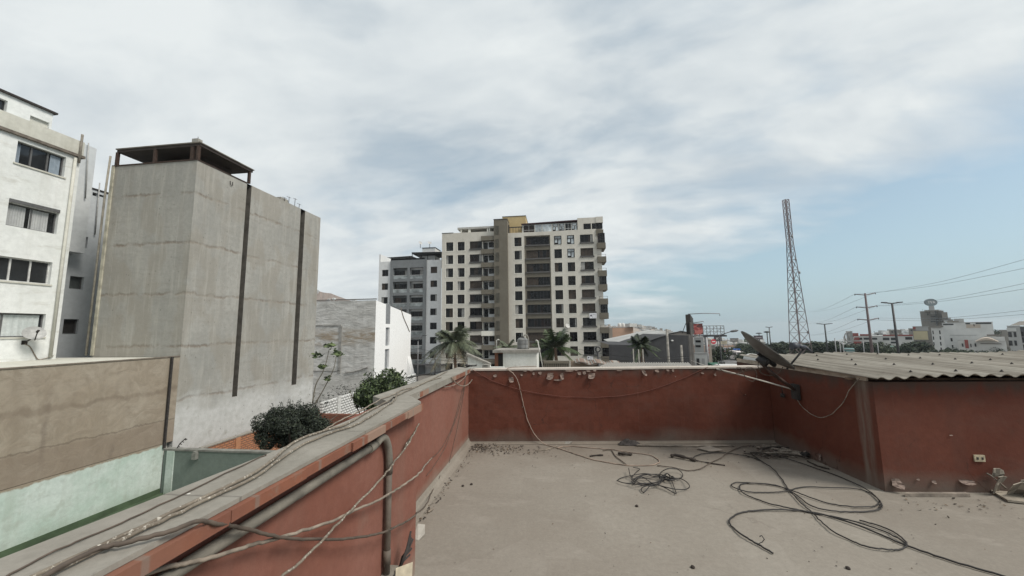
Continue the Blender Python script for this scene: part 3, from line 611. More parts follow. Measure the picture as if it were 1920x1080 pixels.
# --- satellite dish by the shed
ds = thing('satellite_dish', P1_, 'grey satellite dish seen edge on beside the corrugated shed roof', 'satellite dish')
DISHM = plain('dish_grey', (.12, .118, .11), .6, .1, .25, 7)
ctr = onY(1437, 657, 5.25)
rv = ray(1437, 657).normalized(); axis = rr*.69 + uu*.72; axis = axis - rv*axis.dot(rv); axis = (axis.normalized() + rv*.10).normalized(); lng = (rr*.72 - uu*.69); lng = (lng - axis*lng.dot(axis)).normalized(); sh = axis.cross(lng)
mb = MB(); R1, R2, dep, nr, na = .37, .34, .085, 8, 36
def dp(i, a, off): r_ = i/nr; return ctr + lng*(R1*r_*cos(a)) + sh*(R2*r_*sin(a)) + axis*(dep*r_*r_ - dep*.8 + off)
for off in (0, -.012):
    for i in range(nr):
        for j in range(na):
            a, b_ = 2*pi*j/na, 2*pi*(j+1)/na
            mb.face([dp(i, a, off), dp(i+1, a, off), dp(i+1, b_, off), dp(i, b_, off)] if i else [ctr-axis*(dep*.8-off), dp(1, a, off), dp(1, b_, off)], 0, True)
for j in range(na):
    a, b_ = 2*pi*j/na, 2*pi*(j+1)/na; mb.face([dp(nr, a, 0), dp(nr, b_, 0), dp(nr, b_, -.012), dp(nr, a, -.012)], 0)
obj('reflector', mb, DISHM, ds)
bk = ctr - axis*(dep*.8+.02) + lng*.06
mb = MB().tube([bk+axis*.02, bk-axis*.09], .075, 8); mb.tube([bk-axis*.02-sh*.09, bk-axis*.02+sh*.09], .03, 6); mb.tube([bk-lng*.12, bk+lng*.16], .03, 4); obj('mounting_bracket', mb, DKMET, ds)
el = onY(1448, 700, 5.3)
mb = MB().tube(smooth_path([bk-axis*.08, (bk-axis*.08)*.4+el*.6, el, el*.5+P1_*.5, P1_], 5), .022, 8); obj('mast', mb, plain('brown_mast', (.075, .05, .042), .6, .3, .3, 8), ds)
pw_ = on_left(1494, 733, 0)
mb = MB().box(pw_.x-.035, pw_.y-.07, pw_.z-.11, pw_.x+.0, pw_.y+.07, pw_.z+.09); obj('wall_bracket', mb, DARK, ds)
low = ctr + lng*.36; feed = onY(1509, 652, 5.25)
mb = MB().tube([low-axis*.03, feed], .012, 6); obj('feed_arm', mb, DKMET, ds)
mb = MB().tube([feed+(-rr*.0), feed-axis*.0+(rr*-.10+uu*.03)], .03, 8); mb.tube([feed-rr*.10+uu*.03, feed-rr*.17+uu*.02], .045, 10); mb.tube([feed+rr*.0+uu*.02, feed+rr*.09-uu*.06], .018, 6); obj('receiver_head', mb, plain('receiver_dark', (.05, .055, .07), .5, 0, .3, 9), ds)
cable([bk-axis*.04, onY(1424, 673, 5.3), onY(1422, 690, 5.3), onY(1432, 702, 5.3), onY(1450, 704, 5.3), onY(1462, 698, 5.25), onY(1468, 688, 5.22)], .005, CABLEB, 'brown coax loop hanging under the satellite dish', 'looped_cable', 'cable')
lm = on_left(1467, 738, .04)
mb = MB().tube([lm+Vector((0, 0, .10)), lm+Vector((0, 0, .0))], .006, 5); mb.tube([lm+Vector((0, 0, .0)), lm+Vector((0, 0, -.05))], .025, 8, 0); mb.tube([lm+Vector((0, -.035, -.03)), lm+Vector((0, .035, -.03))], .012, 6)
obj('wire_hook', mb, DARK, None, 'small dark fitting hanging on the shed side under the dish bracket', 'fitting')
# ================================================================== left side: yard, tower, white and grey buildings
CURT = wall('grey_curtain', (.36, .37, .37), (.46, .47, .46), 1.2, 6., (.25, .26, .26), .6, .1, .2, .02, .9, None, 2.5)
CURTB = wall('blue_curtain', (.22, .27, .32), (.30, .35, .40), 1.2, 6., (.15, .18, .21), .6, .1, .2, .02, .9, None, 2.5)
LACE = wall('pale_lace_curtain', (.46, .50, .49), (.55, .58, .57), 2., 14., (.36, .40, .39), .6, .2, .2, .02, .9, None, 2.5)
ALU = plain('aluminium_frame', (.55, .55, .53), .5, .2, .2, 8)
ALUD = plain('dark_aluminium', (.12, .12, .12), .5, .3, .2, 8)
GL = glass('dark_glass'); GLG = glass('grey_glass', (.09, .10, .10), .12)
ROOM = plain('room_interior', (.03, .028, .026), .95, 0, .3, 2)
GRD = wall('street_ground', (.17, .155, .14), (.22, .20, .18), .08, 1.5, (.12, .11, .1))
def TZ(x, y): return G - .044*max(0., hypot(x, y)-130.)      # the town falls gently away from the avenue
mb = MB(); rr_ = [0, 40, 90, 130, 160, 220, 320, 480, 700, 1100, 2000, 4000, 7000]; na_ = 72
for i in range(len(rr_)-1):
    for j in range(na_):
        q_ = []
        for (r_, k_) in ((rr_[i], j), (rr_[i+1], j), (rr_[i+1], j+1), (rr_[i], j+1)): x_, y_ = r_*cos(2*pi*k_/na_), r_*sin(2*pi*k_/na_); q_.append((x_, y_, TZ(x_, y_)))
        mb.face(q_ if i else [q_[0], q_[1], q_[2]], 0, True)
obj('ground', mb, GRD, kind='structure')

XT, YT = -18.25, 16.0
# --- low building with the rough brown and mint wall
lb = thing('low_building', (-24, 9, G), 'low flat-roofed building with a rough brown wall above a mint green base', 'building')
ZR = .62
mb = MB().facade(PX(XT+.02), -6, 15.98, -3.3, ZR, [], 0); obj('upper_wall', mb, BROWN, lb)
obj('painted_base', MB().box(XT-.2, -6, G, XT+.03, 15.58, -3.32), MINT, lb)
obj('roof', MB().box(-40, -6, ZR-.25, XT-.01, 15.95, ZR-.02).box(-40, -6, G, XT-.21, 15.94, ZR-.26), PARAP, lb)
obj('wall_cap', MB().box(XT-.16, -6, ZR+.002, XT+.05, 15.97, ZR+.045), plain('dark_cap', (.16, .13, .10), .9, 0, .3, 4), lb)
obj('yard_floor', MB().box(XT+.031, -6, YG-.3, -1.4, 15.599, YG+.02), BASEG, kind='structure')
obj('yard_ground', MB().box(XT+.01, 15.801, YG-.3, -1.4, 41.9, YG), GRD, kind='structure')
obj('skirting', MB().box(XT+.032, -6, YG+.021, XT+.06, 15.56, YG+.24), BASEG, lb)
# --- dark green yard wall across
yw = thing('yard_wall', (-14, 15.7, G), 'grey-green yard wall across the foot of the concrete tower', 'wall')
obj('wall', MB().box(XT+.04, 15.6, G, -9.5, 15.8, -3.62), DGREEN, yw)
obj('wall_cap', MB().box(XT+.04, 15.57, -3.618, -9.5, 15.83, -3.54), plain('grey_cap', (.20, .20, .18), .9, 0, .3, 3), yw)
obj('pilaster', MB().box(XT+.25, 15.55, G, XT+.62, 15.598, -3.62), MINT, yw)
c = onY(367, 853, 15.55); mb = MB().box(c.x-.10, 15.44, c.z-.18, c.x+.10, 15.59, c.z+.10).box(c.x-.07, 15.46, c.z+.102, c.x+.07, 15.58, c.z+.18); obj('wall_lamp', mb, plain('lamp_grey', (.2, .2, .18), .6), yw)
mb = MB(); c = onY(331, 842, 15.7)
mb.tube([c, c+Vector((.15, 0, .25)), c+Vector((.42, 0, .48)), c+Vector((.5, 0, .44))], .022, 6)
for k in range(4): q = c+Vector((.08+.1*k, 0, .14+.1*k)); mb.tube([q, q+Vector((.10, -.03, -.02))], .018, 5)
obj('fence_spike', mb, DARK, None, 'bent dark spike with insulators on the corner of the yard wall', 'fence spike')

# --- bare concrete tower
tw = thing('concrete_tower', (XT-2.5, YT+5, G), 'tall bare concrete building with blank stained walls and dark vertical grooves', 'building')
yA = [onX(460, 400, XT).y, onX(467, 400, XT).y]; 
def gy(x0, y0, x1, y1): a = onX(x0, y0, XT); b_ = onX(x1, y1, XT); return a.y, b_.y
g1 = sorted([onX(458, 420, XT).y, onX(467, 420, XT).y]); g2 = sorted([onX(562, 430, XT).y, onX(570.5, 430, XT).y])
zt = 10.62; ye = onX(601, 411, XT).y; zb1 = onX(434, 745, XT).z; zb2 = onX(549, 722, XT).z
mb = MB().facade(PX(XT), YT, ye, G, zt, [(g1[0], g1[1], zb1, zt), (g2[0], g2[1], zb2, zt)], .35, 0, 1)
for g_, zb_ in ((g1, zb1), (g2, zb2)): mb.face([(XT-.35, g_[0], zb_), (XT-.35, g_[1], zb_), (XT-.35, g_[1], zt), (XT-.35, g_[0], zt)], 1)
xl = -23.3
mb.face([(xl, YT, G), (XT, YT, G), (XT, YT, zt), (xl, YT, zt)], 0)
mb.face([(xl, YT, zt), (XT, YT, zt), (XT, ye, zt), (xl, ye, zt)], 0).face([(xl, YT, G), (xl, YT, zt), (xl, ye, zt), (xl, ye, G)], 0).face([(xl, ye, G), (xl, ye, zt), (XT, ye, zt), (XT, ye, G)], 0)
obj('wall', mb, [TOWER, GROOVE], tw)
obj('edge_cap', MB().box(xl-.04, YT-.04, zt+.002, XT+.03, YT+.15, zt+.06).box(XT-.12, YT+.152, zt+.002, XT+.03, g1[0], zt+.06), RUST, tw)
for (a, b_, h_) in ((xl+.02, xl+.25, 0),): obj('corner_strip', MB().box(xl-.02, YT-.06, .7, xl+.14, YT-.002, zt), plain('pale_mortar_strip', (.36, .34, .27), .95, 0, .3, 3), tw)
yc = onX(472, 333, XT).y
cz0, cz1 = 11.42, 11.62
CANSHADE = plain('canopy_shade_dark', (.035, .026, .022), .9, 0, .3, 2)  # shade under the canopy put into the colour
mb = MB().box(xl+.1, YT+.02, cz0, XT+.05, yc, cz1-.06, 0); mb.box(xl+.06, YT-.03, cz1-.058, XT+.1, yc+.06, cz1, 1); cn = obj('canopy_roof', mb, [CANSHADE, plain('canopy_top', (.13, .115, .095), .85, .1, .4, 2)], tw)
mb = MB()
for x in (xl+.15, onY(290, 290, YT).x, XT-.02):
    for y_ in (YT+.05, yc-.15):
        obj('canopy_post', MB().box(x-.08, y_-.06, zt+.06, x+.05, y_+.06, cz0-.002), RUST, tw)
obj('canopy_post', MB().box(XT-.5, YT+.03, zt+.06, XT-.32, YT+.16, cz0-.002), RUST, tw)
obj('shade_filler', MB().box(xl+1.6, YT+1.2, zt+.06, XT-.9, yc-.5, cz0-.002), CANSHADE, tw)  # dark box added to fill the canopy's shaded interior
p = onY(372, 272, YT+.2); obj('chimney_block', MB().box(p.x-.24, YT+.05, cz1+.002, p.x+.12, YT+.3, cz1+.24), TOWER, tw)
obj('block_wire', MB().tube([(p.x-.05, YT+.2, cz1+.24), (p.x-.06, YT+.2, cz1+.42)], .012, 5), DARK, tw)
h = onX(433, 344, XT); obj('wall_hook', MB().tube([(XT+.03, h.y-.08, h.z+.12), (XT+.05, h.y-.07, h.z-.08), (XT+.05, h.y, h.z-.12), (XT+.05, h.y+.07, h.z-.08), (XT+.03, h.y+.08, h.z+.12)], .018, 5), DARK, tw)
mb = MB()
for (x, yy, L) in ((541, 378, .5), (533, 375, .3), (552, 385, .6), (560, 392, .35)):
    q = onX(x, yy+8, XT-.1); mb.tube([(q.x, q.y, zt), (q.x, q.y+.02, zt+L)], .018, 5); mb.tube([(q.x, q.y-.2, zt+L*.9), (q.x, q.y+.2, zt+L*.95)], .012, 5)
obj('roof_rod', mb, DARK, tw)
obj('roof_block', MB().box(XT-1.1, onX(531, 385, XT).y, zt+.002, XT-.2, onX(545, 385, XT).y, zt+.28), TOWER, tw)
# pipe bundle at the tower's left edge and dark metal strip at the corner of the brown wall
obj('drain_pipe', MB().tube([(xl-.22, YT-.08, .7), (xl-.2, YT-.08, zt-1.5), (xl-.10, YT-.1, zt+.55)], .045, 8), plain('pale_pipe', (.24, .22, .18), .8, 0, .3, 4), tw)
obj('corner_seal', MB().box(XT+.06, 15.50, -3.5, XT+.14, 15.58, ZR+.02), DARK, lb)

# --- white apartment building
XW = -24.0
wb = thing('white_building', (-28, 11, G), 'weathered white apartment building at the left edge with curtained windows', 'building')
def wrect(tl, tr, br, bl):
    P = [onX(x, y_, XW) for x, y_ in (tl, tr, br, bl)]
    return (P[0].y+P[3].y)/2, (P[1].y+P[2].y)/2, (P[2].z+P[3].z)/2, (P[0].z+P[1].z)/2
W = [wrect((33, 262), (124, 296), (120, 332), (29, 305)), wrect((16, 377), (110, 401), (106, 440), (11, 421)), wrect((0, 478), (98, 493), (94, 535), (0, 524)), wrect((0, 586), (86, 589), (82, 632), (0, 632))]
W[2] = (W[2][1]-2.55,)+W[2][1:]; W[3] = (W[3][1]-2.6,)+W[3][1:]
zpar0, zpar1 = 9.0, 10.7
zpar0 = (onX(0, 240, XW).z + onX(152, 300, XW).z)/2; zpar1 = onX(150, 265, XW).z
yR = 15.1
holes = [x for x in W]
mb = MB().facade(PX(XW), 2, yR, G, zpar0, holes, .28, 0)
mb.face([(XW, yR, G), (XW-12, yR, G), (XW-12, yR, zpar0), (XW, yR, zpar0)]).face([(XW, 2, zpar0), (XW, yR, zpar0), (XW-12, yR, zpar0), (XW-12, 2, zpar0)]).face([(XW-12, 2, G), (XW, 2, G), (XW, 2, zpar0), (XW-12, 2, zpar0)])
obj('wall', mb, WHITEB, wb)
obj('parapet', MB().box(XW-.2, 2, zpar0+.14, XW+.06, yR+.05, zpar1), PARAP, wb)
obj('cornice_ledge', MB().box(XW-.2, 2, zpar0+.002, XW+.14, yR+.1, zpar0+.13), plain('dark_ledge', (.14, .12, .10), .9, 0, .4, 3), wb)
P = PX(XW)
def win_big(rc, curtains, nm=2, frame=ALU, gl=GL, dp_=.2, midbar=False):
    a, b_, z0, z1 = rc; mb = MB(); t_ = .05
    mb.fbox(P, a, b_, z0, z0+t_, dp_-.05, dp_+.03, 0).fbox(P, a, b_, z1-t_, z1, dp_-.05, dp_+.03, 0).fbox(P, a, a+t_, z0+t_, z1-t_, dp_-.05, dp_+.03, 0).fbox(P, b_-t_, b_, z0+t_, z1-t_, dp_-.05, dp_+.03, 0)
    for k in range(1, nm+1):
        u = a+(b_-a)*k/(nm+1); mb.fbox(P, u-.03, u+.03, z0+t_, z1-t_, dp_-.04, dp_+.02, 0)
    wn = obj('window', mb, frame, wb)
    g = MB().face([P(a+t_, z0+t_, dp_), P(b_-t_, z0+t_, dp_), P(b_-t_, z1-t_, dp_), P(a+t_, z1-t_, dp_)]); obj('pane', g, gl, wn)
    for (f0, f1, ma) in curtains:
        c_ = MB(); n_ = 24
        for k in range(n_):
            ua, ub = a+t_+(b_-a-2*t_)*(f0+(f1-f0)*k/n_), a+t_+(b_-a-2*t_)*(f0+(f1-f0)*(k+1)/n_)
            da, db = dp_-.012-.010*sin(k*1.9), dp_-.012-.010*sin((k+1)*1.9)
            c_.face([P(ua, z0+t_, da), P(ub, z0+t_, db), P(ub, z1-t_-.02, db), P(ua, z1-t_-.02, da)], 0, True)
        obj('curtain', c_, ma, wn)
    return wn
win_big(W[0], [(.0, .1, CURTB), (.74, .97, CURTB)], 2, ALUD)
win_big(W[1], [(.0, .38, CURT), (.47, .87, CURT)], 1, ALUD)
win_big(W[2], [], 3, ALU, GL)
win_big(W[3], [(0, .32, LACE), (.34, .97, LACE)], 1, ALUD)
obj('shutter_box', MB().fbox(P, W[1][0], W[1][1], W[1][3]+.002, W[1][3]+.16, -.06, .1), ALUD, wb)
for k in (0, 2, 3): obj('window_sill', MB().fbox(P, W[k][0]-.06, W[k][1]+.06, W[k][2]-.07, W[k][2]-.002, -.05, .1), PARAP, wb)
# penthouse set back on the roof
XP = XW-2.4
q0, q1 = onX(100, 213, XP), onX(98, 245, XP); zp = (q0.z+onX(0, 172, XP).z)/2
pw0, pw1 = onX(-30, 160, XP), onX(11, 215, XP); d0_, d1_ = onX(58, 210, XP), onX(91, 245, XP)
PP = PX(XP)
mb = MB().facade(PP, 3, q0.y, zpar0-.0, zp, [(pw0.y, pw1.y, pw1.z, onX(11, 188, XP).z), (d0_.y, d1_.y, zpar0+.05, onX(72, 222, XP).z)], .2)
mb.face([(XP, q0.y, zpar0), (XP-5, q0.y, zpar0), (XP-5, q0.y, zp), (XP, q0.y, zp)])
ph = obj('penthouse', mb, WHITEB, wb)
obj('penthouse_roof', MB().box(XP-5, 3, zp+.002, XP+.12, q0.y+.12, zp+.10), DARK, ph)
obj('penthouse_window', MB().face([PP(pw0.y, pw1.z, .18), PP(pw1.y, pw1.z, .18), PP(pw1.y, zp-.3, .18), PP(pw0.y, zp-.3, .18)]), GL, ph)
obj('penthouse_door', MB().fbox(PP, d0_.y, d1_.y, zpar0+.05, onX(72, 222, XP).z, .12, .18), PARAP, ph)
obj('corner_pipe', MB().tube([(XW+.09, yR-.25, .7), (XW+.09, yR-.25, zpar0-.1)], .06, 8), PARAP, wb)
obj('vent_pole', MB().tube([(XW+.12, yR-.12, zpar0-.3), (XW+.12, yR-.12, zpar1+.35)], .05, 8), plain('brown_grey_pole', (.2, .18, .15), .8), wb)
mb = MB(); cdh = onX(63, 626, XW+.45); ax = Vector((.80, -.25, .42)).normalized()
# small dish fixed on the white building's wall
wd = thing('satellite_dish', (XW, cdh.y, cdh.z-.3), 'small grey satellite dish under the lowest window of the white building', 'satellite dish')
a1 = ax.cross(Vector((0, 0, 1))).normalized(); a2 = ax.cross(a1)
def dq(i, j, off=0): r_ = .36*i/6; a = 2*pi*j/24; return cdh + a1*(r_*cos(a)) + a2*(r_*.92*sin(a)) + ax*(.09*(i/6)**2+off)
for off in (0, -.012):
    for i in range(6):
        for j in range(24): mb.face([dq(i, j, off), dq(i+1, j, off), dq(i+1, j+1, off), dq(i, j+1, off)] if i else [dq(0, 0, off), dq(1, j, off), dq(1, j+1, off)], 0, True)
obj('reflector', mb, plain('dish_aluminium', (.36, .36, .35), .6, .1, .2, 6), wd)
ft = cdh + ax*.52 + Vector((0, 0, -.12))
obj('feed_arm', MB().tube([dq(6, 6)+Vector((0, 0, -.03)), ft], .02, 6).tube([ft-ax*.08, ft+ax*.07], .045, 8), DARK, wd)
obj('mast', MB().tube([cdh-ax*.02, cdh-ax*.15+Vector((0, 0, -.15)), (XW+.01, cdh.y, cdh.z-.38)], .03, 7).box(XW+.002, cdh.y-.09, cdh.z-.48, XW+.03, cdh.y+.09, cdh.z-.3), DARK, wd)
cable([(XW+.03, cdh.y, cdh.z-.45), onX(56, 650, XW+.03), onX(65, 665, XW+.03), onX(72, 674, XW+.05), onX(85, 672, XW+.05), onX(100, 667, XW+.05)], .02, CABLEG, 'cable trailing from the small dish down the white wall', 'dish_cable', 'cable')

# --- grey building seen in the gap
XG = -27.0
gb = thing('grey_building', (-30, 18, G), 'narrow blue-grey building in the gap between white building and concrete tower', 'building')
zg = (onX(150, 345, XG).z + onX(200, 365, XG).z)/2
def gr(x0, y0, x1, y1): a = onX(x0, y0, XG); b_ = onX(x1, y1, XG); return (a.y, b_.y, b_.z, a.z)
gw = [gr(150, 352, 166, 384), gr(140, 440, 163, 466), gr(132, 517, 155, 543), gr(120, 598, 145, 626), gr(174, 360, 183, 369), gr(186, 364, 196, 371)]
PG = PX(XG)
mb = MB().facade(PG, 15.15, 22, G, zg, gw, .25); mb.face([(XG, 15.15, G), (XG-5, 15.15, G), (XG-5, 15.15, zg), (XG, 15.15, zg)]).face([(XG, 15.15, zg), (XG, 22, zg), (XG-5, 22, zg), (XG-5, 15.15, zg)]).face([(XG, 22, G), (XG-5, 22, G), (XG-5, 22, zg), (XG, 22, zg)])
obj('wall', mb, GREYB, gb)
obj('roof_edge', MB().box(XG-.1, 15.16, zg+.002, XG+.05, 22, zg+.08), DARK, gb)
for k, q in enumerate(gw):
    mb = MB().face([PG(q[0], q[2], .2), PG(q[1], q[2], .2), PG(q[1], q[3], .2), PG(q[0], q[3], .2)], 0)
    mb.fbox(PG, q[0], q[1], q[2], q[2]+.05, .14, .19, 1).fbox(PG, q[0], q[1], q[3]-.05, q[3], .14, .19, 1).fbox(PG, q[0], q[0]+.05, q[2]+.05, q[3]-.05, .14, .19, 1).fbox(PG, q[1]-.05, q[1], q[2]+.05, q[3]-.05, .14, .19, 1)
    obj('window', mb, [GLG if k in (0, 2) else ROOM, ALUD], gb)
q0 = onX(156, 268, XG+.8); q1 = onX(179, 279, XG+.8)
obj('stair_tower', MB().box(XG-4, 15.2, zg-4, XG+.8, onX(179, 300, XG+.8).y, (q0.z+q1.z)/2), wall('pale_grey_render', (.52, .54, .55), (.58, .60, .60), .4, 4., (.4, .41, .41)), gb)
obj('vent_pole', MB().tube([onX(160, 372, XG+.9), onX(166, 268, XG+.9)], .03, 7).tube([onX(178, 440, XG+.1), onX(187, 343, XG+.1)], .03, 7), plain('pole_grey', (.33, .33, .32), .7), gb)

# --- brick walls below
bwk = thing('brick_wall', (-17.6, 20, G), 'orange brick wall along the foot of the concrete tower', 'wall')
XB = -17.4; zt0, zt1 = onX(362, 848, XB), onX(500, 809, XB)
obj('wall', MB().box(XB-.2, 15.9, G, XB, 30, zt0.z), BRICKO, bwk); obj('wall_cap', MB().box(XB-.24, 15.9, zt0.z+.002, XB+.03, 30, zt0.z+.06), plain('mortar_cap', (.25, .23, .2), .9), bwk)
py0 = onX(440, 850, XB).y; obj('pilaster', MB().box(XB+.001, py0-.02, G, XB+.05, py0+.28, zt0.z-.01), plain('orange_render', (.40, .19, .10), .9, 0, .2, 5), bwk)
c = onX(372, 846, XB+.03); obj('wall_ring', MB().tube(smooth_path([c+Vector((0, -.1, 0)), c+Vector((0, -.08, .12)), c+Vector((0, .08, .12)), c+Vector((0, .1, 0))], 4), .02, 5), DARK, bwk)
YD = 24.0; a, b_ = onY(520, 775, YD), onY(700, 776, YD)
dwk = thing('brick_wall', (-11, YD, G), 'shaded red-brown brick wall beyond the round dark bush', 'wall')
obj('wall', MB().box(XB+.01, YD, G, b_.x, YD+.2, a.z), BRICKD, dwk)
XWB = -16.2; a, b_ = onX(598, 757, XWB), onX(674, 735, XWB)
wwk = thing('brick_wall', (XWB, 30, G), 'white painted block wall beside the lumpy grey plaster building', 'wall')
obj('wall', MB().box(XWB-.2, YD+.21, G, XWB, 41.0, a.z), BRICKW, wwk)
py0 = onX(632, 765, XWB).y; obj('pilaster', MB().box(XWB+.001, py0, G, XWB+.06, py0+.4, a.z+.1), plain('white_grey_render', (.5, .5, .48), .9), wwk)

# --- grey plaster building with bright white side
YP0 = 42.0; pa, pb = onY(560, 562, YP0), onY(705, 563, YP0); XR = onY(703, 640, YP0).x; zp_ = onY(705, 563, YP0).z; zback = onX(769, 590, XR).z; yback = onX(770, 640, XR).y
pb_ = thing('plaster_building', (XR-5, 47, G), 'three-storey building with lumpy grey front and dazzling white side', 'building')
mb = MB().face([(XR-14, YP0, G), (XR, YP0, G), (XR, YP0, zp_), (XR-14, YP0, zp_+.1)]).face([(XR-14, YP0, zp_+.1), (XR, YP0, zp_), (XR, yback, zback), (XR-14, yback, zback)]).face([(XR-14, yback, G), (XR-14, yback, zback), (XR, yback, zback), (XR, yback, G)])
obj('front_wall', mb, PLASTER, pb_)
xs_ = onY(652, 610, YP0).x; FR = plain('plaster_rib', (.30, .29, .27), .95, 0, .3, 2)
for (x0, y0, x1, y1) in ((560, 609.5, 640, 611.2), (636.5, 611.2, 638.5, 700), (560, 694.5, 637, 696)):
    a, b_ = onY(x0, y0, YP0), onY(x1, y1, YP0); obj('plaster_rib', MB().box(a.x, YP0-.06, b_.z, b_.x, YP0-.001, a.z), FR, pb_)
obj('roof_edge', MB().box(XR-14, YP0-.05, zp_+.12, XR+.03, YP0+.2, zp_+.22), plain('dark_edge', (.13, .12, .11), .9, 0, .4, 2), pb_)
c0, c1 = onY(648, 698, YP0-.1), onY(690, 688, YP0-.1); obj('loose_pipe', MB().tube(smooth_path([c0, c0*.6+c1*.4+Vector((0, 0, -.15)), c1], 6), .06, 6), FR, pb_)
strips = []
for (x0, y0, x1, y1) in ((724, 570, 731, 607), (723.5, 614, 730, 648), (722, 655, 729, 690)):
    a, b_ = onX(x0, y0, XR), onX(x1, y1, XR); strips.append((a.y, b_.y, b_.z, a.z))
PW_ = PX(XR); n_ = 8
zc_ = min(s_[3] for s_ in strips)
mb = MB().facade(PW_, YP0+.001, yback, G, zback-.001, [s_ for s_ in strips if s_[3] < zback-.05] , .25, 0, 0)
s0 = strips[0]
hole_top = [s_ for s_ in strips if s_[3] >= zback-.05]
mb.face([PW_(YP0+.001, zback-.001, 0), PW_(yback, zback-.001, 0), PW_(YP0+.001, zp_, 0)])
obj('side_wall', mb, PURE, pb_)
for s_ in strips:
    mb = MB()
    if s_ in hole_top: mb.fbox(PW_, s_[0], s_[1], s_[2], s_[3], -.03, -.004, 0)
    else: mb.face([PW_(s_[0], s_[2], .22), PW_(s_[1], s_[2], .22), PW_(s_[1], s_[3], .22), PW_(s_[0], s_[3], .22)])
    obj('strip_window', mb, GLG if 0 else plain('frosted_strip', (.22, .23, .24), .4, 0, .2, 3), pb_)
qa = onX(768, 668, XR); qb = onX(784, 692, XR+.4)
obj('buttress', MB().hexa([(XR, yback-1.2, G), (XR+1.6, yback-1.2, G), (XR+1.6, yback, G), (XR, yback, G), (XR, yback-1.2, qa.z), (XR+.01, yback-1.2, qa.z), (XR+.01, yback, qa.z), (XR, yback, qa.z)]), PURE, pb_)
cable([(XR+.04, onX(751, 577, XR).y, onX(751, 577, XR).z), onX(757, 596, XR+.05), onX(764, 612, XR+.05), onX(768, 622, XR+.05)], .05, CABLEG, 'grey cable hanging on the dazzling white side wall', 'wall_cable', 'cable')
# ================================================================== apartment blocks in the middle
def Z6(x, y): return 690+x/4, 380+y/4
YA = 80.0
BEIGE = wall('beige_render', (.58, .55, .485), (.63, .60, .535), .12, 1.2, (.34, .31, .25), .25, .2, .1, .02, .92, None, .4)
CREAM = wall('cream_window_surround', (.72, .70, .625), (.76, .74, .665), .12, 1.5, (.5, .47, .4), .2, .1, .1, .02, .92, None, .4)
TAUPE = wall('taupe_render', (.15, .134, .106), (.17, .153, .122), .12, 1.5, (.15, .13, .1), .25, .15, .1, .02, .92, None, .4)
OCHRE = wall('ochre_render', (.50, .385, .205), (.54, .42, .235), .2, 1.5, (.4, .3, .16), .2, .15, .1, .02, .92)
WHITEA = wall('white_block_render', (.66, .665, .66), (.72, .725, .72), .15, 1.5, (.5, .5, .48), .2, .15, .1, .02, .92, None, .4)
SLATE = wall('slate_grey_render', (.18, .19, .195), (.205, .215, .22), .15, 1.5, (.1, .1, .1), .2, .15, .1, .02, .9, None, .4)
GLA = [glass('window_glass_dark', (.008, .008, .009)), glass('window_glass_brown', (.025, .018, .014), .12), glass('window_glass_red', (.014, .009, .008), .1), glass('window_glass_grey', (.028, .028, .027), .1)]
for g_ in GLA: g_.node_tree.nodes['Principled BSDF'].inputs['Specular IOR Level'].default_value = .22
FRM = plain('dark_window_frame', (.03, .03, .032), .5, .2, .3, 1); LEDGE = plain('grey_ledge', (.085, .082, .078), .8, 0, .2, 1)
CURA = plain('brown_blinds', (.055, .042, .033), .9, 0, .35, 2.5); CURP = plain('pale_blinds', (.30, .295, .28), .9, 0, .25, 2.5); RAILG = glass('rail_glass', (.22, .24, .24), .1)
random.seed(11)
zz1 = onY(*Z6(1097, 265), YA).z; zz8 = onY(*Z6(1105, 880), YA).z
pitch = (onY(*Z6(1640, 253), YA).z - onY(*Z6(1625, 985), YA).z)/7.
zt_r = onY(*Z6(1097, 262), YA).z       # top of the first window row
wh = 70/104.5*pitch
ab = thing('apartment_building', ((-25+9)/2*1.2, YA+8, G), 'tall beige apartment block with rows of dark windows and a taupe shaft', 'building')
X = lambda zx, zy=290, Y=YA: onY(*Z6(zx, zy), Y).x
Z = lambda zx, zy, Y=YA: onY(*Z6(zx, zy), Y).z
xL, xS0, xS1, xE = X(555), X(946), X(1050), X(1716)
NR = 11
rowsR = [zt_r - i*pitch for i in range(NR)]
rowsL = [zt_r - .45 - i*pitch for i in range(NR)]
colsL = [(X(586), X(640)), (X(672), X(725)), (X(763), X(855))]
colsR = [(X(1097), X(1152)), (X(1185), X(1358)), (X(1395), X(1452)), (X(1492), X(1548)), (X(1590), X(1687))]
zroofL = Z(600, 230); zroofR = Z(1200, 222)
PA = PY(YA)
def hole(c_, zt_, h_=None): return (c_[0], c_[1], zt_-(h_ or wh), zt_)
holesL = [hole(c_, zt_) for c_ in colsL for zt_ in rowsL if zt_-wh > G+.3]
xb0, xb1 = X(862), X(946)
balL = [(xb0, xb1, zt_-wh-.1, zt_+.05) for zt_ in rowsL if zt_-wh > G+.3]
mb = MB().facade(PA, xL, xS0, G, zroofL, holesL+balL, .35, 0)
mb.face([(xL, YA, G), (xL, YA, zroofL), (xL, YA+16, zroofL), (xL, YA+16, G)]).face([(xL, YA, zroofL), (xS0, YA, zroofL), (xS0, YA+16, zroofL), (xL, YA+16, zroofL)])
obj('left_wing_wall', mb, BEIGE, ab)
holesR = [hole(c_, zt_) for k_, c_ in enumerate(colsR) for zt_ in rowsR if zt_-wh > G+.3 and k_ != 1]
baysR = [(colsR[1][0], colsR[1][1], zt_-wh, zt_) for zt_ in rowsR if zt_-wh > G+.3]
mb = MB().facade(PA, xS1, xE, G, zroofR, holesR+[(X(1172), X(1366), G, rowsR[0]+.25)], .3, 0)
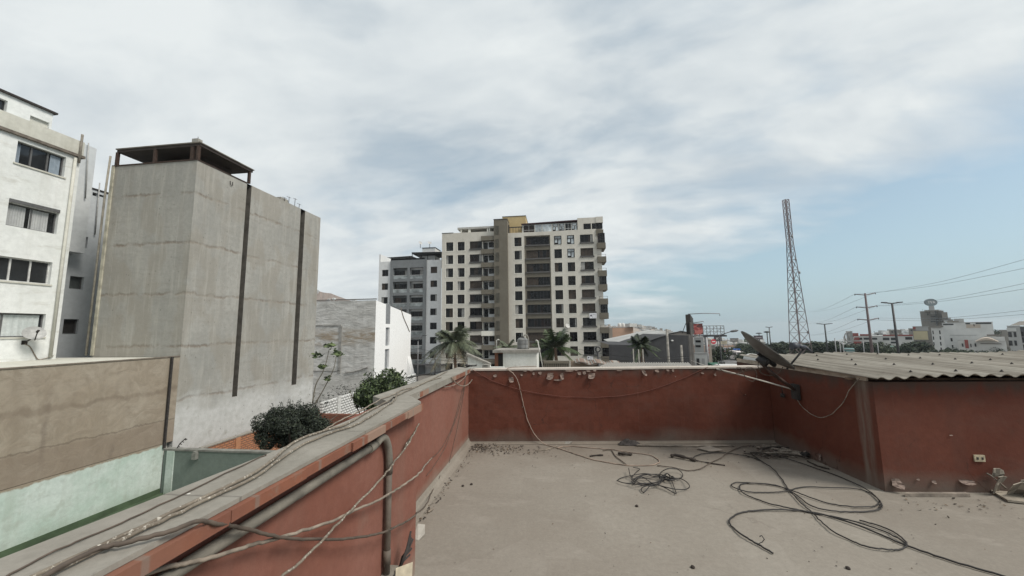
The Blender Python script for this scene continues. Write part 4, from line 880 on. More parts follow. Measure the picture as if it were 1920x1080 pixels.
mb.face([(xS1, YA, zroofR), (xE, YA, zroofR), (xE, YA+16, zroofR), (xS1, YA+16, zroofR)]).face([(xE, YA, G), (xE, YA+16, G), (xE, YA+16, zroofR), (xE, YA, zroofR)])
obj('right_wing_wall', mb, BEIGE, ab)
mb = MB().facade(PY(YA+.12), X(1172), X(1366), G, rowsR[0]+.25, baysR, .3, 0); obj('bay_panel', mb, TAUPE, ab)
def awin(root, P_, a, b_, z0, z1, d_, style, nm=1, name='window', sur=0., frame=None):
    """one window: frame, panes (three tones), optional blinds - all one mesh"""
    mb = MB(); t_ = .05
    mb.fbox(P_, a, b_, z0, z0+t_, d_-.06, d_, 0).fbox(P_, a, b_, z1-t_, z1, d_-.06, d_, 0).fbox(P_, a, a+t_, z0+t_, z1-t_, d_-.06, d_, 0).fbox(P_, b_-t_, b_, z0+t_, z1-t_, d_-.06, d_, 0)
    for k in range(1, nm+1): u = a+(b_-a)*k/(nm+1); mb.fbox(P_, u-.025, u+.025, z0+t_, z1-t_, d_-.05, d_-.001, 0)
    if sur: mb.fbox(P_, a-sur, a, z0-sur, z1+sur*.6, -.03, -.002, 6).fbox(P_, b_, b_+sur, z0-sur, z1+sur*.6, -.03, -.002, 6).fbox(P_, a, b_, z0-sur, z0, -.03, -.002, 6)
    k_ = nm+1
    for k in range(k_):
        u0_, u1_ = a+(b_-a)*k/k_, a+(b_-a)*(k+1)/k_; g_ = 1 if random.random() < .7 else 2
        mb.face([P_(u0_, z0, d_-.01-.004*random.random()), P_(u1_, z0, d_-.01), P_(u1_, z1, d_-.01-.004*random.random()), P_(u0_, z1, d_-.01)], g_)
    if style == 'blind':
        f0 = random.choice((0, 0, .5)); f1 = random.choice((.5, 1, 1))
        if f1 > f0: mb.fbox(P_, a+t_+(b_-a-2*t_)*f0, a+t_+(b_-a-2*t_)*f1, z0+t_, z1-t_, d_-.03, d_-.02, 3)
    if style == 'curtain':
        f = random.uniform(.15, .4); s_ = random.random() < .5
        a0, a1 = (a+t_, a+t_+f*(b_-a)) if s_ else (b_-t_-f*(b_-a), b_-t_); mb.fbox(P_, a0, a1, z0+t_, z1-t_, d_-.03, d_-.02, 4)
    if style == 'rail': mb.fbox(P_, a, b_, z0+(z1-z0)*.30, z0+(z1-z0)*.34, d_-.07, d_-.061, 0)
    if style == 'cross':
        zc = z0+(z1-z0)*.68; mb.fbox(P_, a+t_, b_-t_, zc-.04, zc+.04, d_-.07, d_-.061, 0); mb.fbox(P_, a+t_+.12, (a+b_)/2-.12, z0+.25*(z1-z0), zc-.12, d_-.03, d_-.02, 5).fbox(P_, (a+b_)/2+.12, b_-t_-.12, z0+.1*(z1-z0), zc-.12, d_-.03, d_-.02, 5).fbox(P_, a+.2, b_-.2, zc+.08, z1-.1, d_-.03, d_-.02, 5)
    if style == 'full': mb.fbox(P_, a+t_, b_-t_, z0+t_, z1-t_, d_-.03, d_-.02, 5)
    return obj(name, mb, [frame or FRM, GLA[0], random.choice(GLA[1:]), CURA, CURP, PALEP, CREAM], root)
PALEP = glass('pale_pane', (.42, .46, .48), .2)
LED = 0
for ci, c_ in enumerate(colsL):
    for ri, zt_ in enumerate(rowsL):
        if zt_-wh < G+.3: continue
        st = 'blind' if random.random() < .3 else ('curtain' if random.random() < .3 else 'plain')
        awin(ab, PA, c_[0], c_[1], zt_-wh, zt_, .28, st, 1 if ci < 2 else 2, 'window', .16 if ci < 2 else 0)
        if ci == 2: obj('window_ledge', MB().fbox(PA, c_[0]-.05, c_[1]+.1, zt_-wh-.06, zt_-wh+.34, -.16, -.001), LEDGE, ab)
for ci, c_ in enumerate(colsR):
    for ri, zt_ in enumerate(rowsR):
        if zt_-wh < G+.3: continue
        st = 'blind' if random.random() < .3 else ('curtain' if random.random() < .35 else 'plain')
        if ci in (2, 3) and ri == 0 or (ci, ri) == (3, 1): st = 'cross'
        if ci == 0 and ri == 0: st = 'rail'
        if ci == 1:
            awin(ab, PY(YA+.12), c_[0], c_[1], zt_-wh, zt_, .26, 'blind' if ri in (1, 3, 4, 7) else 'plain', 6 if ri else 4)
            obj('window_ledge', MB().fbox(PY(YA+.12), c_[0]-.2, c_[1]+.2, zt_-wh-.10, zt_-wh+.22, -.2, -.001), LEDGE, ab)
        else: awin(ab, PA, c_[0], c_[1], zt_-wh, zt_, .24, st, 1 if ci < 4 else 2, 'window', (.16, 0, .09, .09, .09)[ci])
        if ci == 4: obj('window_ledge', MB().fbox(PA, c_[0]-.08, c_[1]+.16, zt_-wh-.04, zt_-wh+.30, -.18, -.001), LEDGE, ab)
# balconies of the left wing
PB = PY(YA+.8)
for ri, zt_ in enumerate(rowsL):
    if zt_-wh < G+.3: continue
    z0, z1 = zt_-wh-.1, zt_+.05
    obj('balcony_back', MB().face([PB(xb0, z0, 0), PB(xb1, z0, 0), PB(xb1, z1, 0), PB(xb0, z1, 0)]).face([(xb0, YA+.35, z0), (xb0, YA+.8, z0), (xb0, YA+.8, z1), (xb0, YA+.35, z1)]).face([(xb1, YA+.35, z0), (xb1, YA+.8, z0), (xb1, YA+.8, z1), (xb1, YA+.35, z1)]).face([(xb0, YA+.35, z1), (xb1, YA+.35, z1), (xb1, YA+.8, z1), (xb0, YA+.8, z1)]), WHITEA, ab)
    xd = xb0+(xb1-xb0)*.38
    awin(ab, PB, xb0+.1, xd, z0+.1, z1-.35, -.02, 'rail', 1, 'balcony_door'); awin(ab, PB, xd+.25, xb1-.1, z0+.75, z1-.3, -.02, 'plain', 1, 'balcony_window')
    zs = z0; pal = (ri == 6)
    obj('balcony', MB().box(X(853), YA-.9, zs-1.02, xb1+.12, YA-.002, zs), CREAM if pal else TAUPE, ab)
obj('balcony', MB().box(X(853), YA-.9, rowsL[0]+pitch-wh-.1-1.02, xb1+.12, YA-.002, rowsL[0]+pitch-wh-.1), TAUPE, ab)
# shaft with vent grilles
zsh = Z(1000, 136)
obj('shaft', MB().box(xS0+.13, YA-1.1, G, xS1, YA+6, zsh).box(xS0, YA-.0, G, xS0+.129, YA+6, zsh-.4), TAUPE, ab)
obj('shaft_cap', MB().box(xS0+.05, YA-1.18, zsh+.002, xS1+.06, YA+6, zsh+.12), FRM, ab)
GRILL = plain('grille_bar', (.11, .105, .085), .8, 0, .2, 2)
for ri, zt_ in enumerate(rowsL+[rowsL[0]+pitch]):
    if zt_-wh < G+.3: continue
    a, b_ = X(962), X(988); mb = MB(); Pg = PY(YA-1.1); z0, z1 = zt_-wh*.95, zt_
    n_ = 9
    for k in range(n_+1): z_ = z0+(z1-z0)*k/n_; mb.fbox(Pg, a, b_, z_-.025, z_+.025, -.05, -.002)
    for k in range(4): u = a+(b_-a)*k/3; mb.fbox(Pg, u-.03, u+.03, z0, z1, -.08, -.052)
    obj('vent_grille', mb, GRILL, ab)
# corner balconies at the right end
for i in range(-1, 9):
    zt_ = rowsR[0] - (i)*pitch; zb_ = zt_-wh-.05
    if zb_ < G+1: continue
    off = .55 if i not in (-1,) else .35
    xa, xb_ = X(1716)+.10, X(1770)+.25
    if i == -1: obj('corner_balcony', MB().box(X(1712), YA-.15, zb_-1.3, X(1768), YA+4, zb_+.0), TAUPE, ab)
    else: obj('corner_balcony', MB().box(X(1716)-.05, YA-.55, zb_-1.25, X(1768)+.32, YA+3.6, zb_+.0), TAUPE, ab)
    encl = i in (0, 3, 5, 7, 8)
    if encl: awin(ab, PY(YA-.45), X(1722), X(1768)+.2, zb_+.002, zb_+wh+.1, .0, 'rail', 2, 'corner_window'); obj('corner_glazing', MB().box(X(1768)+.1, YA-.4, zb_+.002, X(1768)+.16, YA+3.2, zb_+wh+.08), GLA[0], ab)
    elif i > 0:
        mb = MB()
        for x_ in (X(1716)+.05, X(1768)+.2): mb.box(x_, YA-.45, zb_, x_+.05, YA-.4, zb_+.45)
        mb.box(X(1716), YA-.47, zb_+.45, X(1768)+.3, YA-.4, zb_+.5); obj('corner_rail', mb, FRM, ab)
obj('corner_wall', MB().box(xE, YA+.01, G, X(1748), YA+10, rowsR[0]+.8), BEIGE, ab)
# roof storey
xr0 = X(1576); zblk = Z(1650, 112)
c1_, c2_ = (X(1620), X(1676)), (X(1683), X(1714))
zw0, zw1 = Z(1650, 199), Z(1650, 156)
mb = MB().facade(PA, xr0, X(1714), zroofR, zblk, [(c1_[0], c1_[1], zw0, zw1), (c2_[0], c2_[1], zw0, zw1)], .3); mb.face([(xr0, YA, zroofR), (xr0, YA+8, zroofR), (xr0, YA+8, zblk), (xr0, YA, zblk)]).face([(xr0, YA, zblk), (X(1714), YA, zblk), (X(1714), YA+8, zblk), (xr0, YA+8, zblk)])
mb.box(X(1714), YA-.1, Z(1740, 150), X(1768), YA+8, Z(1740, 105)); mb.box(X(1720), YA+.6, zroofR, X(1760), YA+8, Z(1740, 150))
obj('roof_block', mb, BEIGE, ab)
for c_ in (c1_, c2_): awin(ab, PA, c_[0], c_[1], zw0, zw1, .2, 'plain', 1)
awin(ab, PY(YA-.02), X(1716), X(1764), Z(1740, 196), Z(1740, 152), .1, 'rail', 1, 'corner_window')
pxa, pxb = X(1165), xr0-.05
zg0, zg1 = zroofR+.02, Z(1350, 155)
for (xa_, xb2, st_, n_) in ((pxa, X(1250), 'rail', 1), (X(1254), X(1305), 'full', 1), (X(1310), X(1380), 'full', 2), (X(1386), X(1432), 'cross', 1), (X(1434), X(1478), 'cross', 1), (X(1482), X(1528), 'rail', 1), (X(1530), pxb, 'cross', 1)): awin(ab, PY(YA+.5), xa_, xb2, zg0, zg1-.05, 0, st_, n_, 'penthouse_glazing', 0., ALU)
mb = MB().box(pxa-.3, YA+.52, zroofR, pxb, YA+6, zg1); obj('penthouse_wall', mb, CREAM, ab)
obj('penthouse_roof', MB().hexa([(pxa-.4, YA+.1, zg1+.05), (pxb, YA+.1, zg1+.30), (pxb, YA+6, zg1+.30), (pxa-.4, YA+6, zg1+.05), (pxa-.4, YA+.1, zg1+.25), (pxb, YA+.1, zg1+.55), (pxb, YA+6, zg1+.55), (pxa-.4, YA+6, zg1+.25)]), plain('wine_red_roof', (.045, .018, .022), .7, 0, .2, 1), ab)
obj('low_parapet', MB().box(X(1490), YA+.0, zroofR+.002, pxb, YA+.2, Z(1520, 205)), BEIGE, ab)
mb = MB().box(X(1053), YA+.3, zroofR, X(1060), YA+.5, Z(1053, 165)).box(X(1060), YA+.3, Z(1100, 185), X(1160), YA+.4, Z(1100, 178)); 
for k in range(5): x_ = X(1064+k*22); mb.box(x_, YA+.3, zroofR, x_+.08, YA+.38, Z(1100, 186))
obj('terrace_railing', mb, FRM, ab); obj('terrace_wall', MB().box(X(1053), YA+3, zroofR, X(1165), YA+3.2, Z(1100, 172)), CREAM, ab)
obj('lift_tower', MB().box(X(1000), YA+2, zroofR-.1, X(1180), YA+9, Z(1090, 84)), OCHRE, ab); obj('lift_tower_cap', MB().box(X(1000)-.06, YA+1.94, Z(1090, 84)+.002, X(1180)+.06, YA+9, Z(1090, 84)+.14), FRM, ab)
# left terrace pergola
ztp = Z(800, 178)
mb = MB().box(X(668), YA+.3, ztp-.45, xS0, YA+4.5, ztp); obj('pergola_beam', mb, plain('pale_beam', (.42, .41, .38), .9, 0, .1, 1), ab)
for x_ in (690, 748, 757, 890, 905): obj('pergola_post', MB().box(X(x_), YA+.4, zroofL, X(x_)+.28, YA+.7, ztp-.452), CREAM, ab)
obj('terrace_wall', MB().box(X(685), YA+3, zroofL, X(880), YA+3.2, ztp-.9), CREAM, ab)
obj('terrace_opening', MB().box(X(797), YA+2.9, zroofL+.05, X(882), YA+2.99, Z(830, 210)), GLA[0], ab)
obj('parapet_edge', MB().box(xL-.05, YA-.06, zroofL+.002, X(640), YA+.15, zroofL+.12).box(xL-.05, YA+.16, zroofL+.002, xL+.15, YA+16, zroofL+.12), FRM, ab)
# sale signs
def sign(P_, x0, x1, z0, z1, l1, l2, lab):
    s_ = thing('sale_sign', (P_((x0+x1)/2, z0, -.3)), lab, 'sign'); obj('board', MB().fbox(P_, x0, x1, z0, z1, -.30, -.26), plain('white_board', (.74, .74, .76), .6, 0, .05, 1), s_)
    INK = plain('sign_ink', (.07, .06, .09), .7)
    h_ = z1-z0; obj('emblem', MB().face([P_(x0+.22*(x1-x0)+.17*h_*cos(k*pi/4), z0+.55*h_+.22*h_*sin(k*pi/4), -.304) for k in range(8)]), INK, s_)
    text(s_, l1, P_, x0+.64*(x1-x0), z0+.68*h_, .38*h_, INK, -.304); text(s_, l2, P_, x0+.62*(x1-x0), z0+.25*h_, .30*h_, INK, -.304)
sign(PA, X(1640), X(1692), Z(1665, 868), Z(1665, 830), '2NG', '80 m2', 'white sale sign with dark marks hung below a wide window high on the beige block')
sign(PA, X(1612), X(1655), Z(1632, 1176), Z(1632, 1150), 'OWS', '9 70', 'white sign with dark marks near the ground floor of the beige block')
# dish on the facade
q = onY(*Z6(1496, 925), YA-.4); sdh = thing('satellite_dish', q-Vector((0, 0, .5)), 'pale satellite dish mounted between two windows of the beige block', 'satellite dish')
def plate(c_, ax_, R_, mb, dep_=.2):
    a1_ = ax_.cross(Vector((0, 0, 1))).normalized(); a2_ = ax_.cross(a1_)
    for i in range(3):
        for j in range(14):
            f_ = lambda i, j: c_ + a1_*(R_*i/3*cos(2*pi*j/14)) + a2_*(R_*i/3*sin(2*pi*j/14)) + ax_*(dep_*R_*(i/3)**2)
            mb.face([f_(i, j), f_(i+1, j), f_(i+1, j+1), f_(i, j+1)] if i else [f_(0, 0), f_(1, j), f_(1, j+1)], 0, True)
    return mb
obj('reflector', plate(q, Vector((.5, -.7, .5)).normalized(), .55, MB()), plain('dish_pale', (.45, .44, .42), .6), sdh); obj('mast', MB().tube([q, q+Vector((0, .2, -.3)), q+Vector((0, .42, -.5))], .06, 6), GREYM, sdh)

# ------------------------------------------------ grey and white block left of it
YB = 82.0
gw_ = thing('apartment_building', ((X(80)+X(550))/2, YB+6, G), 'white and slate grey apartment block with glass balconies and roof pergola', 'building')
X2 = lambda zx, zy=500: onY(*Z6(zx, zy), YB).x
Z2 = lambda zx, zy: onY(*Z6(zx, zy), YB).z
PBk = PY(YB); p2 = (Z2(495, 480)-Z2(490, 1007))/5.
rt = Z2(495, 480); hR = 48/104.5*p2*1.02; NB = 9
zr = Z2(300, 436)
xa, xb0_, xb1_, xc = X2(82), X2(172), X2(440), X2(551)
colA = (X2(106), X2(153)); colD = (X2(470), X2(519)); bA = (X2(194), X2(300)); bB = (X2(318), X2(418))
hA = [(colA[0], colA[1], rt-.35-i*p2-hR, rt-.35-i*p2) for i in range(NB) if rt-i*p2-hR > G+3]
hD = [(colD[0], colD[1], rt-i*p2-hR, rt-i*p2) for i in range(NB) if rt-i*p2-hR > G+3]
mb = MB().facade(PBk, xa, xb0_, G, zr, hA, .25).facade(PBk, xb1_, xc, G, zr, hD, .25)
mb.face([(xa, YB, G), (xa, YB, zr), (xa, YB+12, zr), (xa, YB+12, G)]).face([(xa, YB, zr), (xc, YB, zr), (xc, YB+12, zr), (xa, YB+12, zr)])
obj('wall', mb, WHITEA, gw_)
for h_ in hA+hD: awin(gw_, PBk, h_[0], h_[1], h_[2], h_[3], .2, random.choice(('plain', 'blind', 'curtain', 'plain')), 1)
bh = []
for i in range(NB):
    z1_ = rt-.1-i*p2; z0_ = z1_-p2*.82
    if z0_ > G+.6: bh += [(bA[0], bA[1], z0_, z1_), (bB[0], bB[1], z0_, z1_)]
mb = MB().facade(PY(YB-.35), xb0_, xb1_, G, zr+.15, bh, .9); mb.box(xb0_, YB-.349, G, xb0_+.02, YB, zr+.15).box(xb1_-.02, YB-.349, G, xb1_, YB, zr+.15)
obj('balcony_frame', mb, SLATE, gw_)
for k, h_ in enumerate(bh):
    Pq = PY(YB+.5)
    obj('balcony_back', MB().face([Pq(h_[0], h_[2], .04), Pq(h_[1], h_[2], .04), Pq(h_[1], h_[3], .04), Pq(h_[0], h_[3], .04)]), WHITEA if k % 2 else SLATE, gw_)
    awin(gw_, Pq, h_[0]+.15, h_[1]-(.3 if k % 2 else .15), h_[2]+.02, h_[3]-.45, .0, random.choice(('plain', 'curtain', 'blind')), 2, 'balcony_door')
    obj('balcony_rail', MB().fbox(PY(YB-.25), h_[0], h_[1], h_[2]+.05, h_[2]+.85, 0, .03, 0).fbox(PY(YB-.25), h_[0], h_[1], h_[2]+.86, h_[2]+.93, -.03, .05, 1), [RAILG, ALU], gw_)
# roof of the grey block
mb = MB().box(xa, YB, zr, xa+.35, YB+6, Z2(84, 388)); obj('parapet', mb, WHITEA, gw_)
zpg = Z2(430, 366)
BLK = plain('black_canopy', (.012, .012, .013), .8, 0, .3, 1)
obj('pergola_roof', MB().hexa([(X2(322), YB+.3, zpg-.35), (xc, YB+.3, zpg-.5), (xc, YB+6, zpg-.5), (X2(322), YB+6, zpg-.35), (X2(322), YB+.3, zpg), (xc, YB+.3, zpg-.15), (xc, YB+6, zpg-.15), (X2(322), YB+6, zpg)]), BLK, gw_)
for x_ in (324, 442, 548): obj('pergola_post', MB().box(X2(x_)-.06, YB+.4, zr, X2(x_)+.06, YB+.52, zpg-.4), BLK, gw_)
obj('awning', MB().face([(X2(132), YB+.5, Z2(132, 408)), (X2(318), YB+.5, Z2(318, 396)), (X2(318), YB+4, Z2(318, 392)), (X2(132), YB+4, Z2(132, 404))]).box(X2(140), YB+2, zr, X2(400), YB+2.2, Z2(300, 405)), BLK, gw_)
obj('roof_room', MB().box(X2(370), YB+3, zr, X2(470), YB+7, Z2(420, 320)), WHITEA, gw_); obj('roof_room_cap', MB().box(X2(370)-.1, YB+2.9, Z2(420, 320)+.002, X2(470)+.1, YB+7, Z2(420, 320)+.15), FRM, gw_)
for zx, lab in ((392, 'tiny satellite dish on the roof room of the grey block, left of two'), (462, 'tiny satellite dish on the roof room of the grey block, right of two')):
    q = onY(*Z6(zx, 306), YB+3.2); sdh = thing('satellite_dish', (q.x, q.y, Z2(420, 320)+.15), lab, 'satellite dish')
    obj('reflector', plate(q+Vector((0, 0, .1)), Vector((.75 if zx < 420 else .3, -.5, .5)).normalized(), .5, MB()), plain('dish_pale', (.40, .40, .39), .6), sdh); obj('mast', MB().tube([q+Vector((0, .05, .1)), (q.x, q.y+.1, Z2(420, 320)+.16)], .07, 6), GREYM, sdh)
obj('shop_canopy', MB().box(X2(330), YB-3, Z2(400, 1205)-.2, X2(640), YB-.36, Z2(400, 1205)), plain('dark_awning', (.05, .05, .052), .8), gw_)
# ================================================================== neighbouring roofs just beyond the back wall
CHALK = wall('chalky_white_render', (.60, .60, .55), (.68, .68, .64), 1.2, 9., (.25, .23, .19), .35, .4, .4, .01, .92)
GREYC = plain('grey_concrete', (.24, .225, .20), .95, 0, .3, 4, .3)
nb = thing('neighbour_building', (0, 18, G), 'neighbouring house with flat roof hidden behind the red back wall', 'building')
obj('wall', MB().box(-5.3, 12.5, G, 11, 25, -1.0), GREYC, nb)
hu = thing('rooftop_hut', (-2, 20, -1), 'small peeling white rooftop hut with slab roof on the neighbouring house', 'hut')
Yh = 20.0; a = onY(943, 657, Yh); b_ = onY(1006, 657, Yh)
obj('wall', MB().box(a.x, Yh, -.998, b_.x, Yh+2.2, a.z-.12), CHALK, hu)
obj('roof', MB().box(a.x-.55, Yh-.12, a.z-.118, b_.x+.1, Yh+2.3, a.z+.02), GREYC, hu)
d0, d1 = onY(928, 665, Yh+.4), onY(942, 684, Yh+.4)
obj('doorway', MB().box(d0.x, Yh+.3, -.998, a.x-.002, Yh+2., a.z-.119), plain('red_brown_door', (.20, .085, .05), .8, 0, .3, 3), hu); obj('door_opening', MB().box(d0.x+.2, Yh+.285, d1.z-.4, a.x-.02, Yh+.299, a.z-.2), ROOM, hu)
p0, p1, p2_, p3 = onY(877, 666, Yh-1), onY(919, 685, Yh-1), onY(877, 692, Yh-1), onY(945, 690, Yh-1)
sp = thing('sloping_parapet', (p0.x+.8, Yh-1, -1), 'chalky white stub wall with a sloping grey coping left of the rooftop hut', 'wall')
obj('wall', MB().hexa([(p0.x, Yh-1, -.998), (p1.x, Yh-1, -.998), (p1.x, Yh-.8, -.998), (p0.x, Yh-.8, -.998), (p0.x, Yh-1, p0.z), (p1.x, Yh-1, p1.z), (p1.x, Yh-.8, p1.z), (p0.x, Yh-.8, p0.z)]).box(p1.x+.001, Yh-1, -.998, p3.x, Yh-.8, p1.z-.08), CHALK, sp)
obj('coping', MB().hexa([(p0.x-.05, Yh-1.1, p0.z+.002), (p1.x, Yh-1.1, p1.z+.002), (p1.x, Yh-.7, p1.z+.002), (p0.x-.05, Yh-.7, p0.z+.002), (p0.x-.05, Yh-1.1, p0.z+.10), (p1.x, Yh-1.1, p1.z+.10), (p1.x, Yh-.7, p1.z+.10), (p0.x-.05, Yh-.7, p0.z+.10)]), GREYC, sp)
p0, p1 = onY(905, 690, 12.9), onY(917, 684, 12.9); obj('concrete_block', MB().box(p0.x, 12.8, -1.0, p1.x, 13.1, p1.z).box(p0.x+.05, 12.78, p1.z+.001, p1.x-.03, 13.05, p1.z+.015), GREYC, None, 'grey concrete block standing behind the back wall near its left corner', 'block')
# water tank on the hut
c = onY(980, 654, Yh+1); tk = thing('water_tank', (c.x, Yh+1, a.z+.02), 'dark grey plastic water tank on the roof of the white hut', 'water tank')
TANK = plain('tank_grey', (.17, .17, .165), .55, 0, .3, 3); R_ = .31
obj('body', MB().lathe((c.x, Yh+1, a.z+.021), [(R_*.96, 0), (R_, .04), (R_, .2), (R_*.97, .22), (R_, .24), (R_, .42), (R_*.97, .44), (R_, .46), (R_*.98, .52), (R_*.75, .60), (R_*.35, .64)], 20), TANK, tk); obj('lid', MB().lathe((c.x, Yh+1, a.z+.662), [(R_*.36, 0), (R_*.36, .05), (R_*.2, .07)], 14), DARK, tk)
obj('inlet_pipe', MB().tube(smooth_path([(c.x+.36, Yh+.7, a.z+.02), (c.x+.36, Yh+.7, a.z+.6), (c.x+.25, Yh+.75, a.z+.8), (c.x+.1, Yh+.9, a.z+.78)], 4), .03, 6), GREYC, tk)
for (x0, y0, x1, y1, hk, lab) in ((931, 655, 931, 638, .09, 'thin white pipe with hooked top on the left end of the white hut'), (1018, 690, 1008, 639, -.06, 'leaning white pipe rising beside the right end of the white hut')):
    q0, q1 = onY(x0, y0, Yh+.1), onY(x1, y1, Yh+.1); obj('vent_pipe', MB().tube([q0, q1, q1+Vector((hk, 0, .04)), q1+Vector((hk*1.7, 0, .01))], .03, 7), plain('pvc_white', (.55, .54, .50), .6), None, lab, 'pipe', 'white pipes beside the rooftop hut')
# balustrade, brown wall, tiles and the corrugated roof further right
q0, q1 = onY(1019, 677, 22), onY(1068, 686, 22); bl = thing('balustrade', ((q0.x+q1.x)/2, 22, -1), 'taupe balustrade with slim posts right of the white rooftop hut', 'balustrade')
obj('top_beam', MB().box(q0.x, 22, q0.z-.14, q1.x, 22.3, q0.z), TAUPE, bl); obj('rear_wall', MB().box(q0.x, 22.6, -1, q1.x, 22.8, q0.z-.2), ROOM, bl)
n_ = 14
for k in range(n_): x_ = q0.x+(q1.x-q0.x)*(k+.5)/n_; obj('post', MB().box(x_-.035, 22.05, -1, x_+.035, 22.15, q0.z-.141), TAUPE, bl)
q0, q1 = onY(1070, 679, 18), onY(1120, 690, 18); obj('rubble_wall', MB().prism([(q0.x, 18), (q1.x, 18), (q1.x, 18.3), (q0.x, 18.3)], -1, 0, zt=[q0.z+.05, q0.z-.05, q0.z-.05, q0.z+.05]), wall('rough_brown_wall', (.22, .17, .125), (.28, .22, .17), 2., 9.), None, 'low rough brown wall below the beige block, left of the corrugated strip', 'wall')
mb = MB(); random.seed(4)
for k in range(26):
    x_ = q0.x+.2+k*.075; z_ = q0.z+.03+.06*sin(k*.6)-.005*k; mb.hexa([(x_, 17.6, z_-.03), (x_+.22, 17.62, z_-.06), (x_+.22, 18.5, z_+.04), (x_, 18.5, z_+.06), (x_, 17.6, z_-.01), (x_+.22, 17.62, z_-.04), (x_+.22, 18.5, z_+.06), (x_, 18.5, z_+.08)], k % 2)
obj('tile_heap', mb, [GREYC, plain('old_tile', (.2, .14, .11), .9, 0, .3, 5)], None, 'untidy row of old roofing pieces on the brown wall', 'roofing')
e0, e1 = onY(1122, 688.5, 13.2), onY(1300, 688.5, 13.2); f0, f1 = onY(1140, 680.5, 17.5), onY(1292, 680.5, 17.5)
mb = MB(); n_ = 34
for k in range(n_):
    for s_, m_ in ((0, 0), (1, 0)):
        u0_, u1_ = (k+.5*s_)/n_, (k+.5*(s_+1))/n_; dz0, dz1 = (.0, .035) if s_ == 0 else (.035, .0)
        A_ = [e0.lerp(e1, u0_)+Vector((0, 0, dz0)), e0.lerp(e1, u1_)+Vector((0, 0, dz1)), f0.lerp(f1, u1_)+Vector((0, 0, dz1)), f0.lerp(f1, u0_)+Vector((0, 0, dz0))]
        mb.face(A_, s_)
obj('corrugated_roof', mb, [wall('corrugated_pale', (.40, .38, .35), (.46, .44, .40), 1., 9.), wall('corrugated_dark', (.20, .19, .175), (.25, .24, .22), 1., 9.)], None, 'strip of grey corrugated roofing just above the back wall, right of centre', 'roof')
# ring lamp
q = onY(1121, 655, 45); mb = MB(); mb.tube([q+Vector((.28*cos(k*pi/8), 0, .28*sin(k*pi/8))) for k in range(17)], .07, 6); rl = thing('street_lamp', (q.x, 45, G), 'black post with an open ring top in front of the beige block', 'street lamp')
obj('ring', mb, DKMET, rl); obj('post', MB().tube([(q.x, 45, G), (q.x, 45, q.z-.28)], .09, 7), DKMET, rl)

# ================================================================== vegetation
LEAF = [plain('leaf_dark', (.028, .042, .018), .7, 0, .3, 3), plain('leaf_mid', (.05, .075, .028), .7, 0, .3, 3), plain('leaf_light', (.085, .115, .04), .7, 0, .3, 3)]
LEAFD = [plain('bush_leaf_dark', (.012, .018, .011), .7, 0, .3, 3), plain('bush_leaf_mid', (.023, .033, .018), .7, 0, .3, 3), plain('bush_leaf_grey', (.042, .054, .032), .7, 0, .3, 3)]
PALM = [plain('palm_dark', (.05, .062, .04), .6, 0, .3, 2), plain('palm_mid', (.10, .115, .07), .6, 0, .3, 2), plain('palm_dry', (.12, .10, .06), .8, 0, .3, 2)]
BARK = plain('bark', (.085, .065, .05), .95, 0, .35, 6, .4); PBARK = plain('palm_bark', (.17, .11, .075), .95, 0, .35, 3, .4)
def leaves(mb, lobes, n, size, rnd, shell=.55, tones=(.5, .35, .15)):
    W_ = [l[3]*l[3] for l in lobes]
    for _ in range(n):
        l = rnd.choices(lobes, W_)[0]
        while True:
            v = Vector((rnd.uniform(-1, 1), rnd.uniform(-1, 1), rnd.uniform(-1, 1)))
            if .05 < v.length < 1: break
        v = v.normalized()*(shell+(1-shell)*rnd.random()**.6)*(1+.12*rnd.random()*sin(7*v.x+5*v.z))
        c_ = Vector((l[0]+v.x*l[3], l[1]+v.y*l[3], l[2]+v.z*l[3]*l[4]))
        s_ = size*rnd.uniform(.6, 1.3)
        nrm = (v+Vector((rnd.uniform(-1, 1), rnd.uniform(-1, 1), rnd.uniform(-.6, 1)))*.9).normalized()
        a_ = nrm.cross(Vector((rnd.uniform(-1, 1), rnd.uniform(-1, 1), rnd.uniform(-1, 1)))).normalized(); b2 = nrm.cross(a_)
        tone = rnd.choices((0, 1, 2), tones)[0]
        mb.face([c_-a_*s_, c_+b2*s_*.5+nrm*s_*.12, c_+a_*s_, c_-b2*s_*.5+nrm*s_*.12], tone)
def lobes_for(c, rx, ry, rz, n, rnd, r=.45):
    out = []
    for i in range(n):
        while True:
            v = Vector((rnd.uniform(-1, 1), rnd.uniform(-1, 1), rnd.uniform(-.8, 1)))
            if v.length < 1: break
        R_ = r*min(rx, rz)*rnd.uniform(.7, 1.25); out.append((c[0]+v.x*(rx-R_*.6), c[1]+v.y*(ry-R_*.6), c[2]+v.z*(rz-R_*.6), R_, .85))
    return out
def branchy(base, top, spread, rnd, r0_, n=7):
    mb = MB(); base, top = Vector(base), Vector(top); mid = base.lerp(top, .45)
    mb.tube(smooth_path([base, base.lerp(mid, .5)+Vector((rnd.uniform(-.1, .1)*spread, 0, 0)), mid, top], 3), [r0_*(1-.8*k/9) for k in range(10)], 7)
    for k in range(n):
        s_ = mid.lerp(top, rnd.uniform(-.3, .6)); e_ = Vector((top.x+rnd.uniform(-1, 1)*spread, top.y+rnd.uniform(-1, 1)*spread, top.z+rnd.uniform(-.6, .4)*spread*.6))
        mb.tube([s_, s_.lerp(e_, .5)+Vector((0, 0, .1*spread)), e_], [r0_*.45, r0_*.3, r0_*.08], 5)
    return mb
